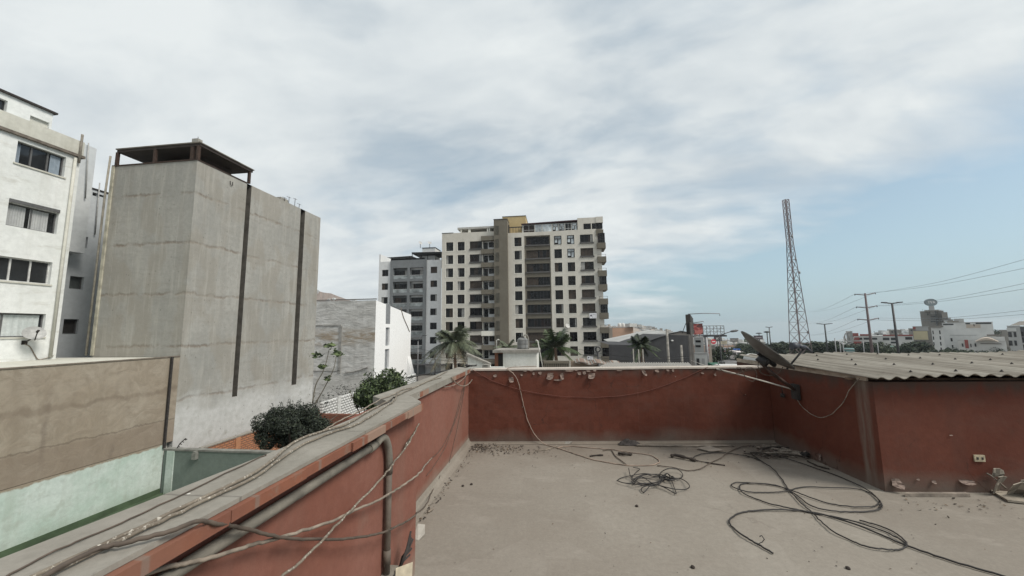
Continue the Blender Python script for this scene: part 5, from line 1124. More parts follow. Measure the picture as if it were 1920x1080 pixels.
def bush(name, label, cat, c, rx, ry, rz, nl, n, size, mats, seed, tones=(.5, .35, .15), rl=.45, ground=YG, bias=None):
    rnd = random.Random(seed); t_ = thing(name, (c[0], c[1], ground), label, cat)
    lb_ = lobes_for(c, rx, ry, rz, nl, rnd, rl); mb = MB(); leaves(mb, lb_, n, size, rnd, .55, tones)
    for _ in range(46):        # shoots that stick out of the outline
        v = Vector((rnd.gauss(0, 1), rnd.gauss(0, 1), abs(rnd.gauss(0, 1)))).normalized(); q = Vector((c[0]+v.x*rx*.74, c[1]+v.y*ry*.74, c[2]+v.z*rz*.74)); g_ = v*rnd.uniform(.2, .42)+Vector((rnd.uniform(-.08, .08), rnd.uniform(-.08, .08), rnd.uniform(0, .12)))
        mb.tube([q, q+g_], .008, 4)
        for k in range(12):
            p_ = q+g_*(k/11); s_ = size*rnd.uniform(.6, 1.1); a_ = Vector((rnd.uniform(-1, 1), rnd.uniform(-1, 1), rnd.uniform(-1, 1))).normalized(); b2 = a_.cross(Vector((rnd.random(), rnd.random(), 1))).normalized(); mb.face([p_, p_+a_*s_+b2*s_*.5, p_+a_*s_*2, p_+a_*s_-b2*s_*.5], rnd.choices((0, 1, 2), tones)[0])
    obj('trunk', branchy((c[0], c[1], ground), (c[0], c[1], c[2]+rz*.3), rx*.8, rnd, max(.05, rx*.09)), BARK, t_)
    obj('crown', mb, mats, t_); return t_
# round dark bush by the tower, leafy tree behind the parapet
a, b_ = onY(478, 790, 17.6), onY(608, 790, 17.6); tp = onY(545, 755, 17.6)
bush('round_bush', 'round dense dark bush between concrete tower and near parapet', 'bush', ((a.x+b_.x)/2+.18, 17.6, tp.z-1.14), (b_.x-a.x)/2*1.03, 1.5, 1.22, 52, 22000, .055, LEAFD, 5, (.55, .33, .12), .36)
a, b_ = onY(655, 740, 13.5), onY(778, 720, 13.5); tp = onY(730, 698, 13.5)
bush('leafy_tree', 'fresh green leafy tree just beyond the far parapet, below the white side wall', 'tree', ((a.x+b_.x)/2+.1, 13.6, tp.z-.93), (b_.x-a.x)/2*1.0, 1.0, 1.02, 30, 8500, .066, LEAF, 8, (.35, .4, .25), .36)
# climbing stems with a few big leaves in front of the plaster wall
def stem_plant(pts, blobs, label, seed, Yp):
    rnd = random.Random(seed); P_ = smooth_path([onY(x, y_, Yp) for x, y_ in pts], 4); t_ = thing('climbing_stem', P_[0], label, 'plant', 'leafy stems climbing before the plaster wall')
    obj('stem', MB().tube(P_, [.045*(1-.6*k/len(P_)) for k in range(len(P_))], 6), plain('pale_stem', (.17, .155, .12), .9, 0, .3, 4), t_)
    for (x, y_, r_) in blobs:
        q = onY(x, y_, Yp); mb = MB()
        for k in range(22):
            v = Vector((rnd.gauss(0, 1), rnd.gauss(0, 1), rnd.gauss(0, .6)))*r_*.5; s_ = r_*rnd.uniform(.35, .7); nrm = Vector((rnd.uniform(-1, 1), rnd.uniform(-1, .2), rnd.uniform(0, 1))).normalized(); a_ = nrm.cross(Vector((0, 0, 1))+Vector((rnd.random()*.4, 0, 0))).normalized(); b2 = nrm.cross(a_)
            mb.face([q+v-a_*s_, q+v+b2*s_*.6, q+v+a_*s_, q+v-b2*s_*.7], rnd.choice((0, 1, 1, 2)))
        obj('leaf_cluster', mb, LEAF, t_)
stem_plant([(586, 756), (592, 722), (604, 700), (612, 678), (617, 655)], [(619, 648, .32), (605, 686, .26), (594, 665, .30)], 'left of the two bare climbing stems with big leaf clusters', 31, 22.)
stem_plant([(590, 758), (604, 735), (617, 710), (626, 690), (631, 665)], [(633, 664, .30), (613, 709, .24), (630, 657, .16)], 'right of the two bare climbing stems with big leaf clusters', 32, 22.3)
rnd = random.Random(77); mb = MB()
for (x, y_, n_) in ((602, 752, 60), (625, 742, 50), (645, 735, 40), (660, 728, 30), (590, 762, 70), (640, 728, 30)):
    q = onY(x, y_, 30.5 if x > 610 else 24.5)
    for k in range(n_):
        v = Vector((rnd.gauss(0, .42), rnd.gauss(0, .2), rnd.gauss(0, .22))); s_ = rnd.uniform(.04, .10); a_ = Vector((rnd.uniform(-1, 1), rnd.uniform(-1, 1), rnd.uniform(-1, 1))).normalized(); b2 = a_.cross(Vector((.3, .5, .8))).normalized()
        mb.face([q+v-a_*s_, q+v+b2*s_*.6, q+v+a_*s_, q+v-b2*s_*.6], rnd.choice((0, 0, 1)))
obj('dry_creeper', mb, LEAFD, None, 'sparse dark creepers along the top of the white block wall', 'creeper', None, 'stuff')
# palms
def palm(label, crown_px, Yp, rpx, nf, seed, drop=.9, mats=PALM, dens=26, tall=None):
    rnd = random.Random(seed); c_ = onY(crown_px[0], crown_px[1], Yp); R_ = rpx/690*Yp*1.32; t_ = thing('palm_tree', (c_.x, Yp, G), label, 'palm tree', 'palm trees before the apartment blocks')
    k = 14; P_ = [Vector((c_.x+.15*sin(i*.3), Yp, G+(c_.z-G)*i/k)) for i in range(k+1)]
    obj('trunk', MB().tube(P_, [.24*(1-.25*i/k)*(1+.06*(i % 2)) for i in range(k+1)], 9), PBARK, t_)
    mb = MB(); top_ = P_[-1]
    for f in range(nf):
        az = 2*pi*f/nf*2.4+rnd.uniform(-.3, .3); el = rnd.uniform(-.35, 1.25); L_ = R_*rnd.uniform(.85, 1.15)
        d_ = Vector((cos(az)*cos(el), sin(az)*cos(el), sin(el))); g_ = Vector((0, 0, -1)); tone = 2 if el < -.1 and rnd.random() < .5 else rnd.choice((0, 1, 1))
        pts_ = [top_ + d_*(L_*u) + g_*(drop*L_*.55*u*u*(1.15-.5*sin(max(0, el)))) for u in [i/10 for i in range(11)]]
        mb.tube(pts_, [.045*(1-.8*i/10) for i in range(11)], 4, tone)
        for i in range(dens):
            u = .12+.86*i/dens; j = min(9, int(u*10)); p_ = pts_[j].lerp(pts_[j+1], u*10-j); tg = (pts_[j+1]-pts_[j]).normalized(); sd_ = tg.cross(Vector((0, 0, 1))); sd_ = sd_.normalized() if sd_.length > .05 else Vector((1, 0, 0))
            ll = L_*.30*sin(pi*(.18+.78*u))*rnd.uniform(.8, 1.15)
            for s_ in (-1, 1):
                e_ = p_ + (sd_*s_*.8+tg*.65+Vector((0, 0, -.45-.3*rnd.random()))).normalized()*ll; w_ = tg*.06*(Yp/50.)
                mb.face([p_-w_, p_+w_, e_+w_*.25, e_-w_*.25], tone if rnd.random() < .8 else rnd.choice((0, 1)))
    obj('crown', mb, mats, t_); return t_
palm('big palm with drooping grey-green crown in front of the grey and beige blocks', (853, 642), 52, 44, 40, 1, 1.0, PALM, 34)
palm('bright palm with arching crown before the right wing of the beige block', (1043, 652), 50, 38, 34, 2, .75, [PALM[0], LEAF[1], LEAF[2]], 28)
palm('small palm crown peeping out left of the water tank', (953, 652), 48, 24, 20, 3, .8)
palm('dark palm in front of the charcoal warehouse', (1204, 648), 44, 25, 24, 4, .9, [LEAFD[0], LEAF[0], LEAF[1]])
# street lamps and cable poles near the grey block
def lamp_post(label, px0, ytop, Yp, arm, r=.08, mat=GREYM, cat='street lamp', head=True, group=None, base=G, name='street_lamp'):
    q = onY(px0, ytop, Yp); t_ = thing(name, (q.x, Yp, base), label, cat, group)
    obj('pole', MB().tube([(q.x, Yp, base), (q.x, Yp, q.z)], [r*1.25, r*.8], 8), mat, t_)
    for (dx, dz) in arm:
        e_ = Vector((q.x+dx, Yp, q.z+dz)); obj('arm', MB().tube([(q.x, Yp, q.z), q.lerp(e_, .5)+Vector((0, 0, .05)), e_], r*.55, 6), mat, t_)
        if head: s_ = 1 if dx > 0 else -1; obj('lamp_head', MB().hexa([(e_.x, Yp-.14, e_.z-.06), (e_.x+s_*.75, Yp-.11, e_.z+.01), (e_.x+s_*.75, Yp+.11, e_.z+.01), (e_.x, Yp+.14, e_.z-.06), (e_.x, Yp-.1, e_.z+.1), (e_.x+s_*.7, Yp-.08, e_.z+.12), (e_.x+s_*.7, Yp+.08, e_.z+.12), (e_.x, Yp+.1, e_.z+.1)]), DKMET, t_)
    return t_
lamp_post('slim grey street lamp in front of the grey block, left of the big palm', 784, 640, 60, [(.7, .9)])
lamp_post('short dark utility pole between the grey block and the big palm', 816, 662, 58, [], .1, DKMET, 'pole', name='utility_pole')
lamp_post('weathered concrete post with a ball on top before the charcoal warehouse', 1250, 617, 46, [], .16, GREYC, 'pole', name='utility_pole')
q = onY(1249.5, 611.5, 46); 
for i_, (x, y_, yp_, lab) in enumerate([(1187, 654, 40, 'leftmost of three short pale posts by the dark palm'), (1197, 655, 40, 'middle of three short pale posts by the dark palm'), (1205, 655, 40, 'rightmost of three short pale posts by the dark palm'), (1277, 647, 38, 'stout pale post in front of the charcoal warehouse near the dark panel')]):
    lamp_post(lab, x, y_, yp_, [], .13 if i_ == 3 else .07, GREYC, 'post', group='pale posts before the warehouse', name='fence_post')
lw_ = [((700, 660), (1010, 690)),]
for i_, (y0, y1) in enumerate(((652, 668), (662, 674), (668, 678), (676, 681))):
    A_, B_ = onY(775, y0, 57), onY(940, y1, 40); m_ = A_.lerp(B_, .5)+Vector((0, 0, -.35))
    obj('street_cable', MB().tube(smooth_path([A_, m_, B_], 6), .025, 5), CABLE, None, 'dark street cables strung before the grey block and the big palm', 'cable', 'street cables before the grey block')
for i_, (y0, y1) in enumerate(((655, 660), (664, 664), (672, 668))):
    A_, B_ = onY(1085, y0, 52), onY(1300, y1+8, 34.3); m_ = A_.lerp(B_, .5)+Vector((0, 0, -.5))
    obj('street_cable', MB().tube(smooth_path([A_, m_, B_], 6), .022, 5), CABLE, None, 'dark street cables strung low before the charcoal warehouse', 'cable', 'street cables before the warehouse')
# ================================================================== warehouse, avenue, billboards, tower, far town
CHAR = wall('charcoal_render', (.055, .055, .058), (.072, .072, .075), .3, 2., (.1, .1, .1), .3, .3)
PALEW = plain('pale_far_wall', (.56, .56, .54), .9, 0, .12, .3); GREYW = plain('grey_far_wall', (.36, .36, .35), .9, 0, .15, .3); BROWNW = plain('far_brown_wall', (.36, .235, .17), .9, 0, .12, .3); TANW = plain('far_tan_wall', (.45, .385, .32), .9, 0, .12, .3)
REDW = plain('brick_red_panel', (.26, .06, .05), .8, 0, .12, .3); FWIN = glass('far_window', (.03, .03, .032), .15); STONE = wall('grey_brown_far_render', (.20, .185, .165), (.25, .235, .21), .08, .6, (.14, .13, .12))
Yw = 50.0
wh_ = thing('warehouse', (11, Yw+8, G), 'charcoal warehouse with stepped gable roof right of the beige block', 'warehouse')
pts = [(1141, 646), (1189, 647), (1218, 640), (1252, 628), (1294, 629)]
top_ = [onY(x, y_, Yw) for x, y_ in pts]
mb = MB().face([(top_[0].x, Yw, G), (top_[-1].x, Yw, G)] + [tuple(p) for p in top_[::-1]])
for a, b_ in zip(top_[:-1], top_[1:]): mb.face([a, b_, b_+Vector((0, 14, 0)), a+Vector((0, 14, 0))], 0)
mb.face([(top_[-1].x, Yw, G), (top_[-1].x, Yw+14, G), top_[-1]+Vector((0, 14, 0)), top_[-1]])
obj('wall', mb, CHAR, wh_)
g0, g1, g2 = onY(1252, 627.5, Yw), onY(1276, 621.5, Yw), onY(1294, 624.5, Yw)
obj('gable', MB().face([(g0.x, Yw-.02, g0.z), (g2.x, Yw-.02, top_[-1].z+.01), tuple(g2+Vector((0, -.02, 0))), tuple(g1+Vector((0, -.02, 0)))]), plain('brown_grey_gable', (.17, .155, .14), .9, 0, .1, 1), wh_)
mb = MB()
for a, b_ in zip([top_[1], top_[2], g0, g1], [top_[2], g0, g1, g2]): mb.tube([a+Vector((0, -.05, .04)), b_+Vector((0, -.05, .04))], .06, 5)
obj('roof_edge', mb, DKMET, wh_)
for z_ in (652, 660, 669): pass
q = onY(1260, 639, Yw-.1); obj('flood_lamp', MB().lathe((q.x, Yw-.15, q.z-.1), [(.05, 0), (.16, .06), (.16, .16), (.05, .22)], 10), PALEW, wh_)
sh_ = thing('shed_roof', (9, 58, G), 'pale lean-to roof rising behind the charcoal warehouse', 'roof')
r_ = [onY(x, y_, 62) for x, y_ in ((1148, 644), (1183, 636), (1195, 633), (1250, 622), (1262, 640), (1150, 650))]
obj('gable_wall', MB().face([tuple(p) for p in r_]).face([(r_[5].x, 62.01, G), (r_[4].x, 62.01, G), (r_[4].x, 62.01, r_[4].z+1), (r_[5].x, 62.01, r_[5].z)]), PALEW, sh_)
obj('roof', MB().face([r_[0], r_[3], r_[3]+Vector((0, 12, .3)), r_[0]+Vector((0, 12, .3))]), GREYW, sh_)
FRAME = {}
def hray(px): d_ = ray(px, 620); return Vector((d_.x, d_.y, 0)).normalized()
def on_frame(fr_, px, py, d=0.):
    C_, e_, h_ = fr_; d_ = ray(px, py); q = Vector((0, 0, CZ)); p = q + d_*((C_+h_*d-q).dot(h_)/d_.dot(h_)); return (p-C_).dot(e_), p.z
def block(name, label, px0, px1, ytop, Y0, dep, mat, mside=None, cat='building', base=None, tw_=0., group=None, clutter=True):
    """a box building whose front stands square to the line of sight of its place (turned by tw_ degrees)"""
    pc = (px0+px1)/2; h_ = hray(pc); C_ = h_*(Y0/h_.y); C_.z = 0; h_ = Matrix.Rotation(radians(tw_), 3, 'Z') @ h_; e_ = Vector((h_.y, -h_.x, 0)); fr_ = (C_, e_, h_)
    u0_, za = on_frame(fr_, px0, ytop); u1_, zb_ = on_frame(fr_, px1, ytop); z1 = (za+zb_)/2; base = TZ(C_.x, C_.y)-.5 if base is None else base
    P_ = lambda u, z, d: tuple(C_+e_*u+h_*d+Vector((0, 0, z)))
    t_ = thing(name, P_((u0_+u1_)/2, base, dep/2), label, cat, group); FRAME[t_.name] = (fr_, P_, Y0)
    mb = MB().face([P_(u0_, base, 0), P_(u1_, base, 0), P_(u1_, z1, 0), P_(u0_, z1, 0)]).face([P_(u0_, z1, 0), P_(u1_, z1, 0), P_(u1_, z1, dep), P_(u0_, z1, dep)])
    mb.face([P_(u1_, base, 0), P_(u1_, base, dep), P_(u1_, z1, dep), P_(u1_, z1, 0)], 1).face([P_(u0_, base, 0), P_(u0_, z1, 0), P_(u0_, z1, dep), P_(u0_, base, dep)], 1).face([P_(u0_, base, dep), P_(u0_, z1, dep), P_(u1_, z1, dep), P_(u1_, base, dep)], 1)
    obj('wall', mb, [mat, mside or mat], t_); w_ = .004*(u1_-u0_)+.05
    obj('roof_edge', MB().fbox(P_, u0_-w_, u1_+w_, z1+.002, z1+.2, -w_, .3), GREYW, t_)
    rc = random.Random(int(px0*7)); W_ = u1_-u0_
    if W_ > 6 and clutter:
        for _ in range(2+int(W_/9)):        # water tanks, small roof rooms and aerials on the flat roof
            u = u0_+W_*rc.uniform(.08, .92); k_ = rc.random(); d = rc.uniform(1.5, max(2, dep*.6))
            if k_ < .4: c_ = P_(u, z1+.002, d); obj('roof_tank', MB().lathe(c_, [(.5, 0), (.55, .1), (.55, 1.1), (.2, 1.35)], 9), rc.choice((TANK, PALEW, GREYW)), t_)
            elif k_ < .7: obj('roof_room', MB().fbox(P_, u-rc.uniform(.8, 1.8), u+rc.uniform(.8, 1.6), z1+.002, z1+rc.uniform(.9, 1.9), d, d+2), rc.choice((GREYW, STONE, PALEW)), t_)
            else: c_ = Vector(P_(u, z1, d)); h2 = rc.uniform(1.4, 2.6); obj('aerial', MB().tube([c_, c_+Vector((0, 0, h2))], .05, 4).tube([c_+Vector((-.5, 0, h2-.2)), c_+Vector((.5, 0, h2-.1))], .035, 4), DKMET, t_)
    return t_, u0_, u1_, z1
def rect(t_, name, x0, y0, x1, y1, Yr, mat, pr=.06):
    fr_, P_, Yb = FRAME[t_.name]; d = Yr-Yb; u0_, z1 = on_frame(fr_, x0, y0, d); u1_, z0 = on_frame(fr_, x1, y1, d)
    return obj(name, MB().fbox(P_, u0_, u1_, z0, z1, d-pr, d-.004), mat, t_)
t_, *_ = block('brick_building', 'pinkish brown block with white tanks on its flat roof, right of the beige apartments', 1148, 1187, 614, 110, 24, BROWNW, TANW, 'building', None, 24)
rect(t_, 'roof_room', 1172, 607, 1186, 613, 112, PALEW, 3); q = onY(1181, 610, 111); obj('roof_tank', MB().lathe((q.x, 111, onY(1181, 613.5, 111).z), [(.5, 0), (.55, .1), (.55, .9), (.2, 1.2)], 10), TANK, t_); rect(t_, 'roof_room', 1188, 609, 1195, 613, 118, GREYW, 3)
# tall dark hoarding seen edge on
hd = thing('billboard', (onY(1292, 640, 34.3).x, 34.3, G), 'tall dark hoarding seen almost edge on, beside the charcoal warehouse', 'billboard')
a, b_, c_ = onY(1285, 590, 34), onY(1294, 589, 34), onY(1299, 597, 36.5); zb = onY(1285, 627, 34).z
obj('dark_panel', MB().hexa([(a.x, 34, zb), (b_.x, 34, zb), (c_.x+.2, 37, zb), (c_.x-.1, 37, zb), (a.x, 34, a.z), (b_.x, 34, b_.z), (c_.x+.2, 37, c_.z), (c_.x-.1, 37, a.z)]), plain('hoarding_black', (.03, .027, .025), .85, 0, .5, 2), hd)
for x_, yt in ((1295, 604), (1292.5, 628)):
    q = onY(x_, yt, 33.8); obj('column', MB().box(q.x-.08, 33.7, G, q.x+.08, 33.95, q.z), plain('column_grey', (.15, .14, .13), .85, 0, .3, 1), hd)
q0, q1, q2 = onY(1290, 589, 34.2), onY(1349, 588, 34.2), onY(1350, 592, 34.2); obj('lamp_arm', MB().tube([q0, q0.lerp(q1, .5)+Vector((0, 0, .05)), q1, q2], .035, 5), GREYM, hd); q0, q1 = onY(1299, 606, 34.2), onY(1318, 602.5, 34.2); obj('lamp_arm', MB().tube([q0, q1, q1+Vector((.06, 0, -.06))], .035, 5), GREYM, hd)
q0, q1 = onY(1279, 625, 35), onY(1286, 606, 35); obj('stay_rod', MB().tube([q0, q1], .03, 5), DKMET, hd)
# buildings along the avenue left edge
for (nm, lab, x0, x1, yt, Y0, dp_, m1, m2) in (('shop_building', 'grey shop building right of the dark hoarding', 1301, 1319, 634, 62, 12, GREYW, GREYC), ('shop_building', 'small white shop with low front under the red billboard', 1301, 1326, 664, 58, 3, PALEW, PALEW), ('shop_building', 'pale narrow shop with red sign panels along the avenue', 1321, 1333, 638, 80, 10, TANW, GREYW), ('shop_building', 'dark leafy-fronted shop behind the green fence', 1331, 1341, 648, 92, 10, GREYC, GREYC)):
    t_, *_ = block(nm, lab, x0, x1, yt, Y0, dp_, m1, m2)
    if Y0 == 80:
        for y_ in (646, 653, 659): rect(t_, 'sign_panel', 1322, y_, 1330, y_+4, Y0, plain('shop_red', (.42, .06, .05), .6))
    if Y0 == 62:
        for y_ in (638, 647): rect(t_, 'window', 1304, y_, 1314, y_+4, Y0, FWIN)
    if Y0 == 58: rect(t_, 'doorway', 1306, 672, 1312, 684, Y0, FWIN); rect(t_, 'doorway', 1316, 672, 1322, 684, Y0, GREYW)
# billboards
def billboard(label, x0, y0, x1, y1, Y0, mat, words=None, ink=None, posts=(.5,), th=.4, frame=True):
    a, b_ = onY(x0, y1, Y0), onY(x1, y0, Y0); t_ = thing('billboard', ((a.x+b_.x)/2, Y0, G), label, 'billboard'); P_ = PY(Y0)
    obj('panel', MB().box(a.x, Y0, a.z, b_.x, Y0+th, b_.z), mat, t_)
    if frame: f = .03*(b_.x-a.x); obj('frame', MB().box(a.x-f, Y0-.05, a.z-f, b_.x+f, Y0+th, a.z-.001).box(a.x-f, Y0-.05, b_.z+.001, b_.x+f, Y0+th, b_.z+f), DKMET, t_)
    for u in posts: x_ = a.x+(b_.x-a.x)*u; obj('post', MB().tube([(x_, Y0+.6, G), (x_, Y0+.6, b_.z-.2)], .018*Y0**.7*.28, 7), GREYM, t_)
    for (s_, u, v, h_) in (words or []): text(t_, s_, P_, a.x+(b_.x-a.x)*u, a.z+(b_.z-a.z)*v, h_*(b_.z-a.z), ink, -.06)
    return t_
INKW = plain('sign_white_ink', (.7, .7, .68), .6, 0, .05, 1); INKD = plain('sign_dark_ink', (.05, .05, .06), .6, 0, .05, 1)
def mottled(name, cs, s_=1.):
    ma, t, b = new(name); p = POS(t); n_ = nd(t, 'ShaderNodeTexVoronoi', None, Vector=p, Scale=s_); r = nd(t, 'ShaderNodeSeparateColor', None, Color=n_.outputs['Color']).outputs[0]
    col = mix(t, mr(t, r, .3, .34), cs[0], cs[1]); col = mix(t, mr(t, r, .62, .66), col, cs[2]); t.links.new(col, b.inputs['Base Color']); b.inputs['Roughness'].default_value = .6; return ma
billboard('red patterned billboard on the roof of the grey shop', 1301, 607, 1317, 627, 63, mottled('red_poster', ((.24, .04, .04), (.40, .13, .11), (.10, .03, .03)), 2.2), None, None, (.3, .8))
fr = thing('billboard', (onY(1338, 620, 75).x, 75, G), 'empty steel lattice billboard frame against the pale sky', 'billboard')
mb = MB(); A_, B_ = onY(1319, 628, 75), onY(1357, 610.5, 75); ZZ = Vector((0, 0, 1))
for k in range(7): x_ = A_.x+(B_.x-A_.x)*k/6; mb.tube([(x_, 75, A_.z), (x_, 75, B_.z)], .07, 4)
for k in range(4): z_ = A_.z+(B_.z-A_.z)*k/3; mb.tube([(A_.x, 75, z_), (B_.x, 75, z_)], .07, 4)
for k in range(6):
    x0_, x1_ = A_.x+(B_.x-A_.x)*k/6, A_.x+(B_.x-A_.x)*(k+1)/6
    for j in range(3):
        if (k+j) % 2: mb.tube([(x0_, 75.2, A_.z+(B_.z-A_.z)*j/3), (x1_, 75.2, A_.z+(B_.z-A_.z)*(j+1)/3)], .04, 4)
obj('lattice', mb, plain('frame_grey', (.26, .27, .28), .6, .2, .2, 1), fr)
obj('base_beam', MB().box(onY(1300, 628, 75).x, 74.7, A_.z-.35, B_.x+.3, 75.3, A_.z-.05), DKMET, fr); x_ = onY(1324, 640, 75).x; obj('column', MB().tube([(x_, 75, G), (x_, 75, A_.z-.36)], .3, 8), GREYM, fr)
PANELS = [('dark panel sign with white letters beside the near street lamp', 1340, 630, 1353, 639, 120, (.05, .045, .05), [('AV', .5, .45, .75)], INKW), ('beige panel sign below the dark lettered one', 1351, 639.5, 1363, 645.5, 160, (.42, .37, .27), [('ohm', .5, .5, .5)], INKD), ('two-tone grey and tan billboard over the avenue trees', 1370, 634.5, 1384, 640.5, 170, (.17, .16, .15), [('rlmn', .4, .5, .5)], INKW), ('grey green billboard left of the satellite dish', 1396, 635.5, 1409, 641, 175, (.09, .11, .08), [('oo', .25, .5, .6)], INKW), ('dark violet billboard with white script behind the satellite dish', 1414.5, 629.5, 1430, 636, 165, (.07, .045, .06), [('Finnest', .5, .5, .55)], INKW)]
for (lab, x0, y0, x1, y1, Y0, cc, wd_, ik) in PANELS: billboard(lab, x0, y0, x1, y1, Y0, plain('poster', cc, .6, 0, .2, .5), wd_, ik)
rs = thing('street_sign', (onY(1338, 641, 100).x, 100, G), 'round red sign among the shop signs of the avenue', 'sign'); q = onY(1338, 640.5, 100); obj('disc', MB().tube([q, q+Vector((0, .2, 0))], .62, 16), plain('sign_red', (.55, .05, .07), .5, 0, .05, 1), rs); obj('bar', MB().box(q.x-.4, q.y-.03, q.z-.12, q.x+.4, q.y-.005, q.z+.12), INKW, rs); obj('post', MB().tube([(q.x, 100.1, G), (q.x, 100.1, q.z-.6)], .08, 6), GREYM, rs)
billboard('blue road sign hanging over the avenue in front of trees', 1375, 653.5, 1388, 656.5, 120, plain('road_sign_blue', (.03, .10, .33), .5, 0, .1, .5), [('-----', .5, .5, .8)], INKW, (1.0,), .2, False)
# near street lamp with long arm
q = onY(1349, 629.5, 60); e_ = onY(1371, 621.5, 60); h_ = onY(1384, 619.5, 60); sl_ = thing('street_lamp', (q.x, 60, G), 'near street lamp with long arm and flat grey head over the avenue', 'street lamp')
obj('pole', MB().tube([(q.x, 60, G), (q.x, 60, q.z)], [.13, .09], 8), DKMET, sl_); obj('arm', MB().tube([q, q.lerp(e_, .5)+Vector((0, 0, .04)), e_], .06, 6), DKMET, sl_)
dx_ = (h_-e_).normalized(); obj('lamp_head', MB().tube([e_-dx_*.1, e_+dx_*.15, e_.lerp(h_, .7), h_], [.10, .17, .17, .08], 8), plain('lamp_head_grey', (.09, .09, .09), .5, .2), sl_)
# avenue
road = [onZ(x, y_, G+.006) for x, y_ in ((1330, 705), (1480, 705), (1412, 668), (1388, 652), (1372, 652), (1354, 668))]
ASPH = plain('asphalt', (.12, .115, .11), .9, 0, .2, .2)
obj('road', MB().face([tuple(p) for p in road]), ASPH, kind='structure')
# vehicles
def car_proto(name, label, loc, L_, W_, H_, body, kind, group=None):
    t_ = thing(name, loc, label, 'bus' if kind == 'bus' else ('van' if kind == 'van' else 'car'), group); x, y, z = loc; h = W_/2; mb = MB(); wr = .32*(H_/1.5)**.4
    def Q(u, v, w_): return (x+v, y+u, z+w_)
    if kind == 'car': prof = [(-L_/2, .35), (-L_/2, .75), (-L_*.42, .88), (-L_*.28, .92), (-L_*.14, H_), (L_*.2, H_), (L_*.38, .92), (L_*.5, .82), (L_/2, .35)]
    else: prof = [(-L_/2, .35), (-L_/2, 1.05), (-L_*.47, H_*.94), (-L_*.44, H_), (L_*.46, H_), (L_/2, H_*.92), (L_/2, .35)]
    n = len(prof); t_in = .12 if kind == 'car' else .05
    Lp = [Q(u, -h+(t_in if w_ > 1. else 0), w_) for u, w_ in prof]; Rp = [Q(u, h-(t_in if w_ > 1. else 0), w_) for u, w_ in prof]
    mb.face(Lp, 0); mb.face(Rp[::-1], 0)
    for i in range(n): j = (i+1) % n; mb.face([Lp[i], Lp[j], Rp[j], Rp[i]], 0)
    obj('body', mb, body, t_)
    if kind == 'car':
        a_, b2 = prof[3], prof[4]; e = .02
        obj('windscreen', MB().face([Q(a_[0]+.04, -h+.12, a_[1]+.05+e), Q(a_[0]+.04, h-.12, a_[1]+.05+e), Q(b2[0]-.05, h-.2, b2[1]-.02+e), Q(b2[0]-.05, -h+.2, b2[1]-.02+e)]), FWIN, t_)
        for s_ in (-1, 1): obj('side_window', MB().face([Q(-L_*.2, s_*(h-.055), .98), Q(L_*.3, s_*(h-.055), .98), Q(L_*.18, s_*(h-.10), H_-.1), Q(-L_*.12, s_*(h-.10), H_-.1)]), FWIN, t_)
    else:
        obj('windscreen', MB().face([Q(-L_/2-.02, -h+.12, 1.1), Q(-L_/2-.02, h-.12, 1.1), Q(-L_*.472-.02, h-.15, H_*.9), Q(-L_*.472-.02, -h+.15, H_*.9)]), FWIN, t_)
        for s_ in (-1, 1): obj('side_window', MB().box(*Q(-L_*.42, s_*(h-.03)-.03, H_*.52), *Q(L_*.42, s_*(h-.03)+.03, H_*.85)), FWIN, t_)
        obj('bumper', MB().box(*Q(-L_/2-.06, -h, .35), *Q(-L_/2-.002, h, .6)), GREYW, t_)
    for u in (-L_*.31, L_*.31):
        for s_ in (-1, 1): obj('wheel', MB().tube([Q(u, s_*(h-.12), wr), Q(u, s_*(h+.01), wr)], wr, 12), DARK, t_)
    for s_ in (-1, 1): obj('headlight', MB().box(*Q(-L_/2-.03, s_*(h-.25)-.15, .62), *Q(-L_/2-.003, s_*(h-.25)+.15, .78)), INKW, t_)
    return t_
PAINT = {k: plain('car_'+k, c_, .35, 0, .04, 1) for k, c_ in dict(white=(.7, .7, .7), red=(.32, .03, .03), yellow=(.5, .33, .04), silver=(.4, .41, .42), dark=(.03, .03, .035), blue=(.05, .08, .2)).items()}
q = onZ(1380, 674.5, G+.01); car_proto('minibus', 'white minibus with dark windscreen coming along the avenue', q, 6.0, 1.95, 2.6, plain('bus_white', (.60, .55, .53), .5, 0, .1, 1), 'bus')
pro = None
for (x, y_, col_, lab) in ((1357, 672, 'white', 'white car on the avenue, nearest of the queue left of the minibus'), (1352, 668, 'dark', 'dark car behind the nearest white one in the queue'), (1361, 666.5, 'red', 'red car in the queue left of the minibus'), (1370, 668, 'yellow', 'yellow taxi just left of the minibus'), (1354, 662.5, 'silver', 'silver car further up the queue behind the red one'), (1363, 662, 'white', 'white car further up the avenue beside the silver one'), (1369, 662.5, 'yellow', 'farther yellow taxi behind the near one'), (1372, 658.5, 'silver', 'small silver car far up the avenue'), (1359, 659, 'white', 'farthest white car at the head of the queue')):
    q = onZ(x, y_, G+.01)
    if pro is None: pro = car_proto('car', lab, q, 4.3, 1.75, 1.5, PAINT[col_], 'car', 'cars queueing on the avenue')
    else:
        c = dup(pro, q, 0, 1., lab, 'cars queueing on the avenue')
        for k_ in KIDS(c):
            if k_.name.startswith('body'): k_.material_slots[0].link = 'OBJECT'; k_.material_slots[0].material = PAINT[col_]
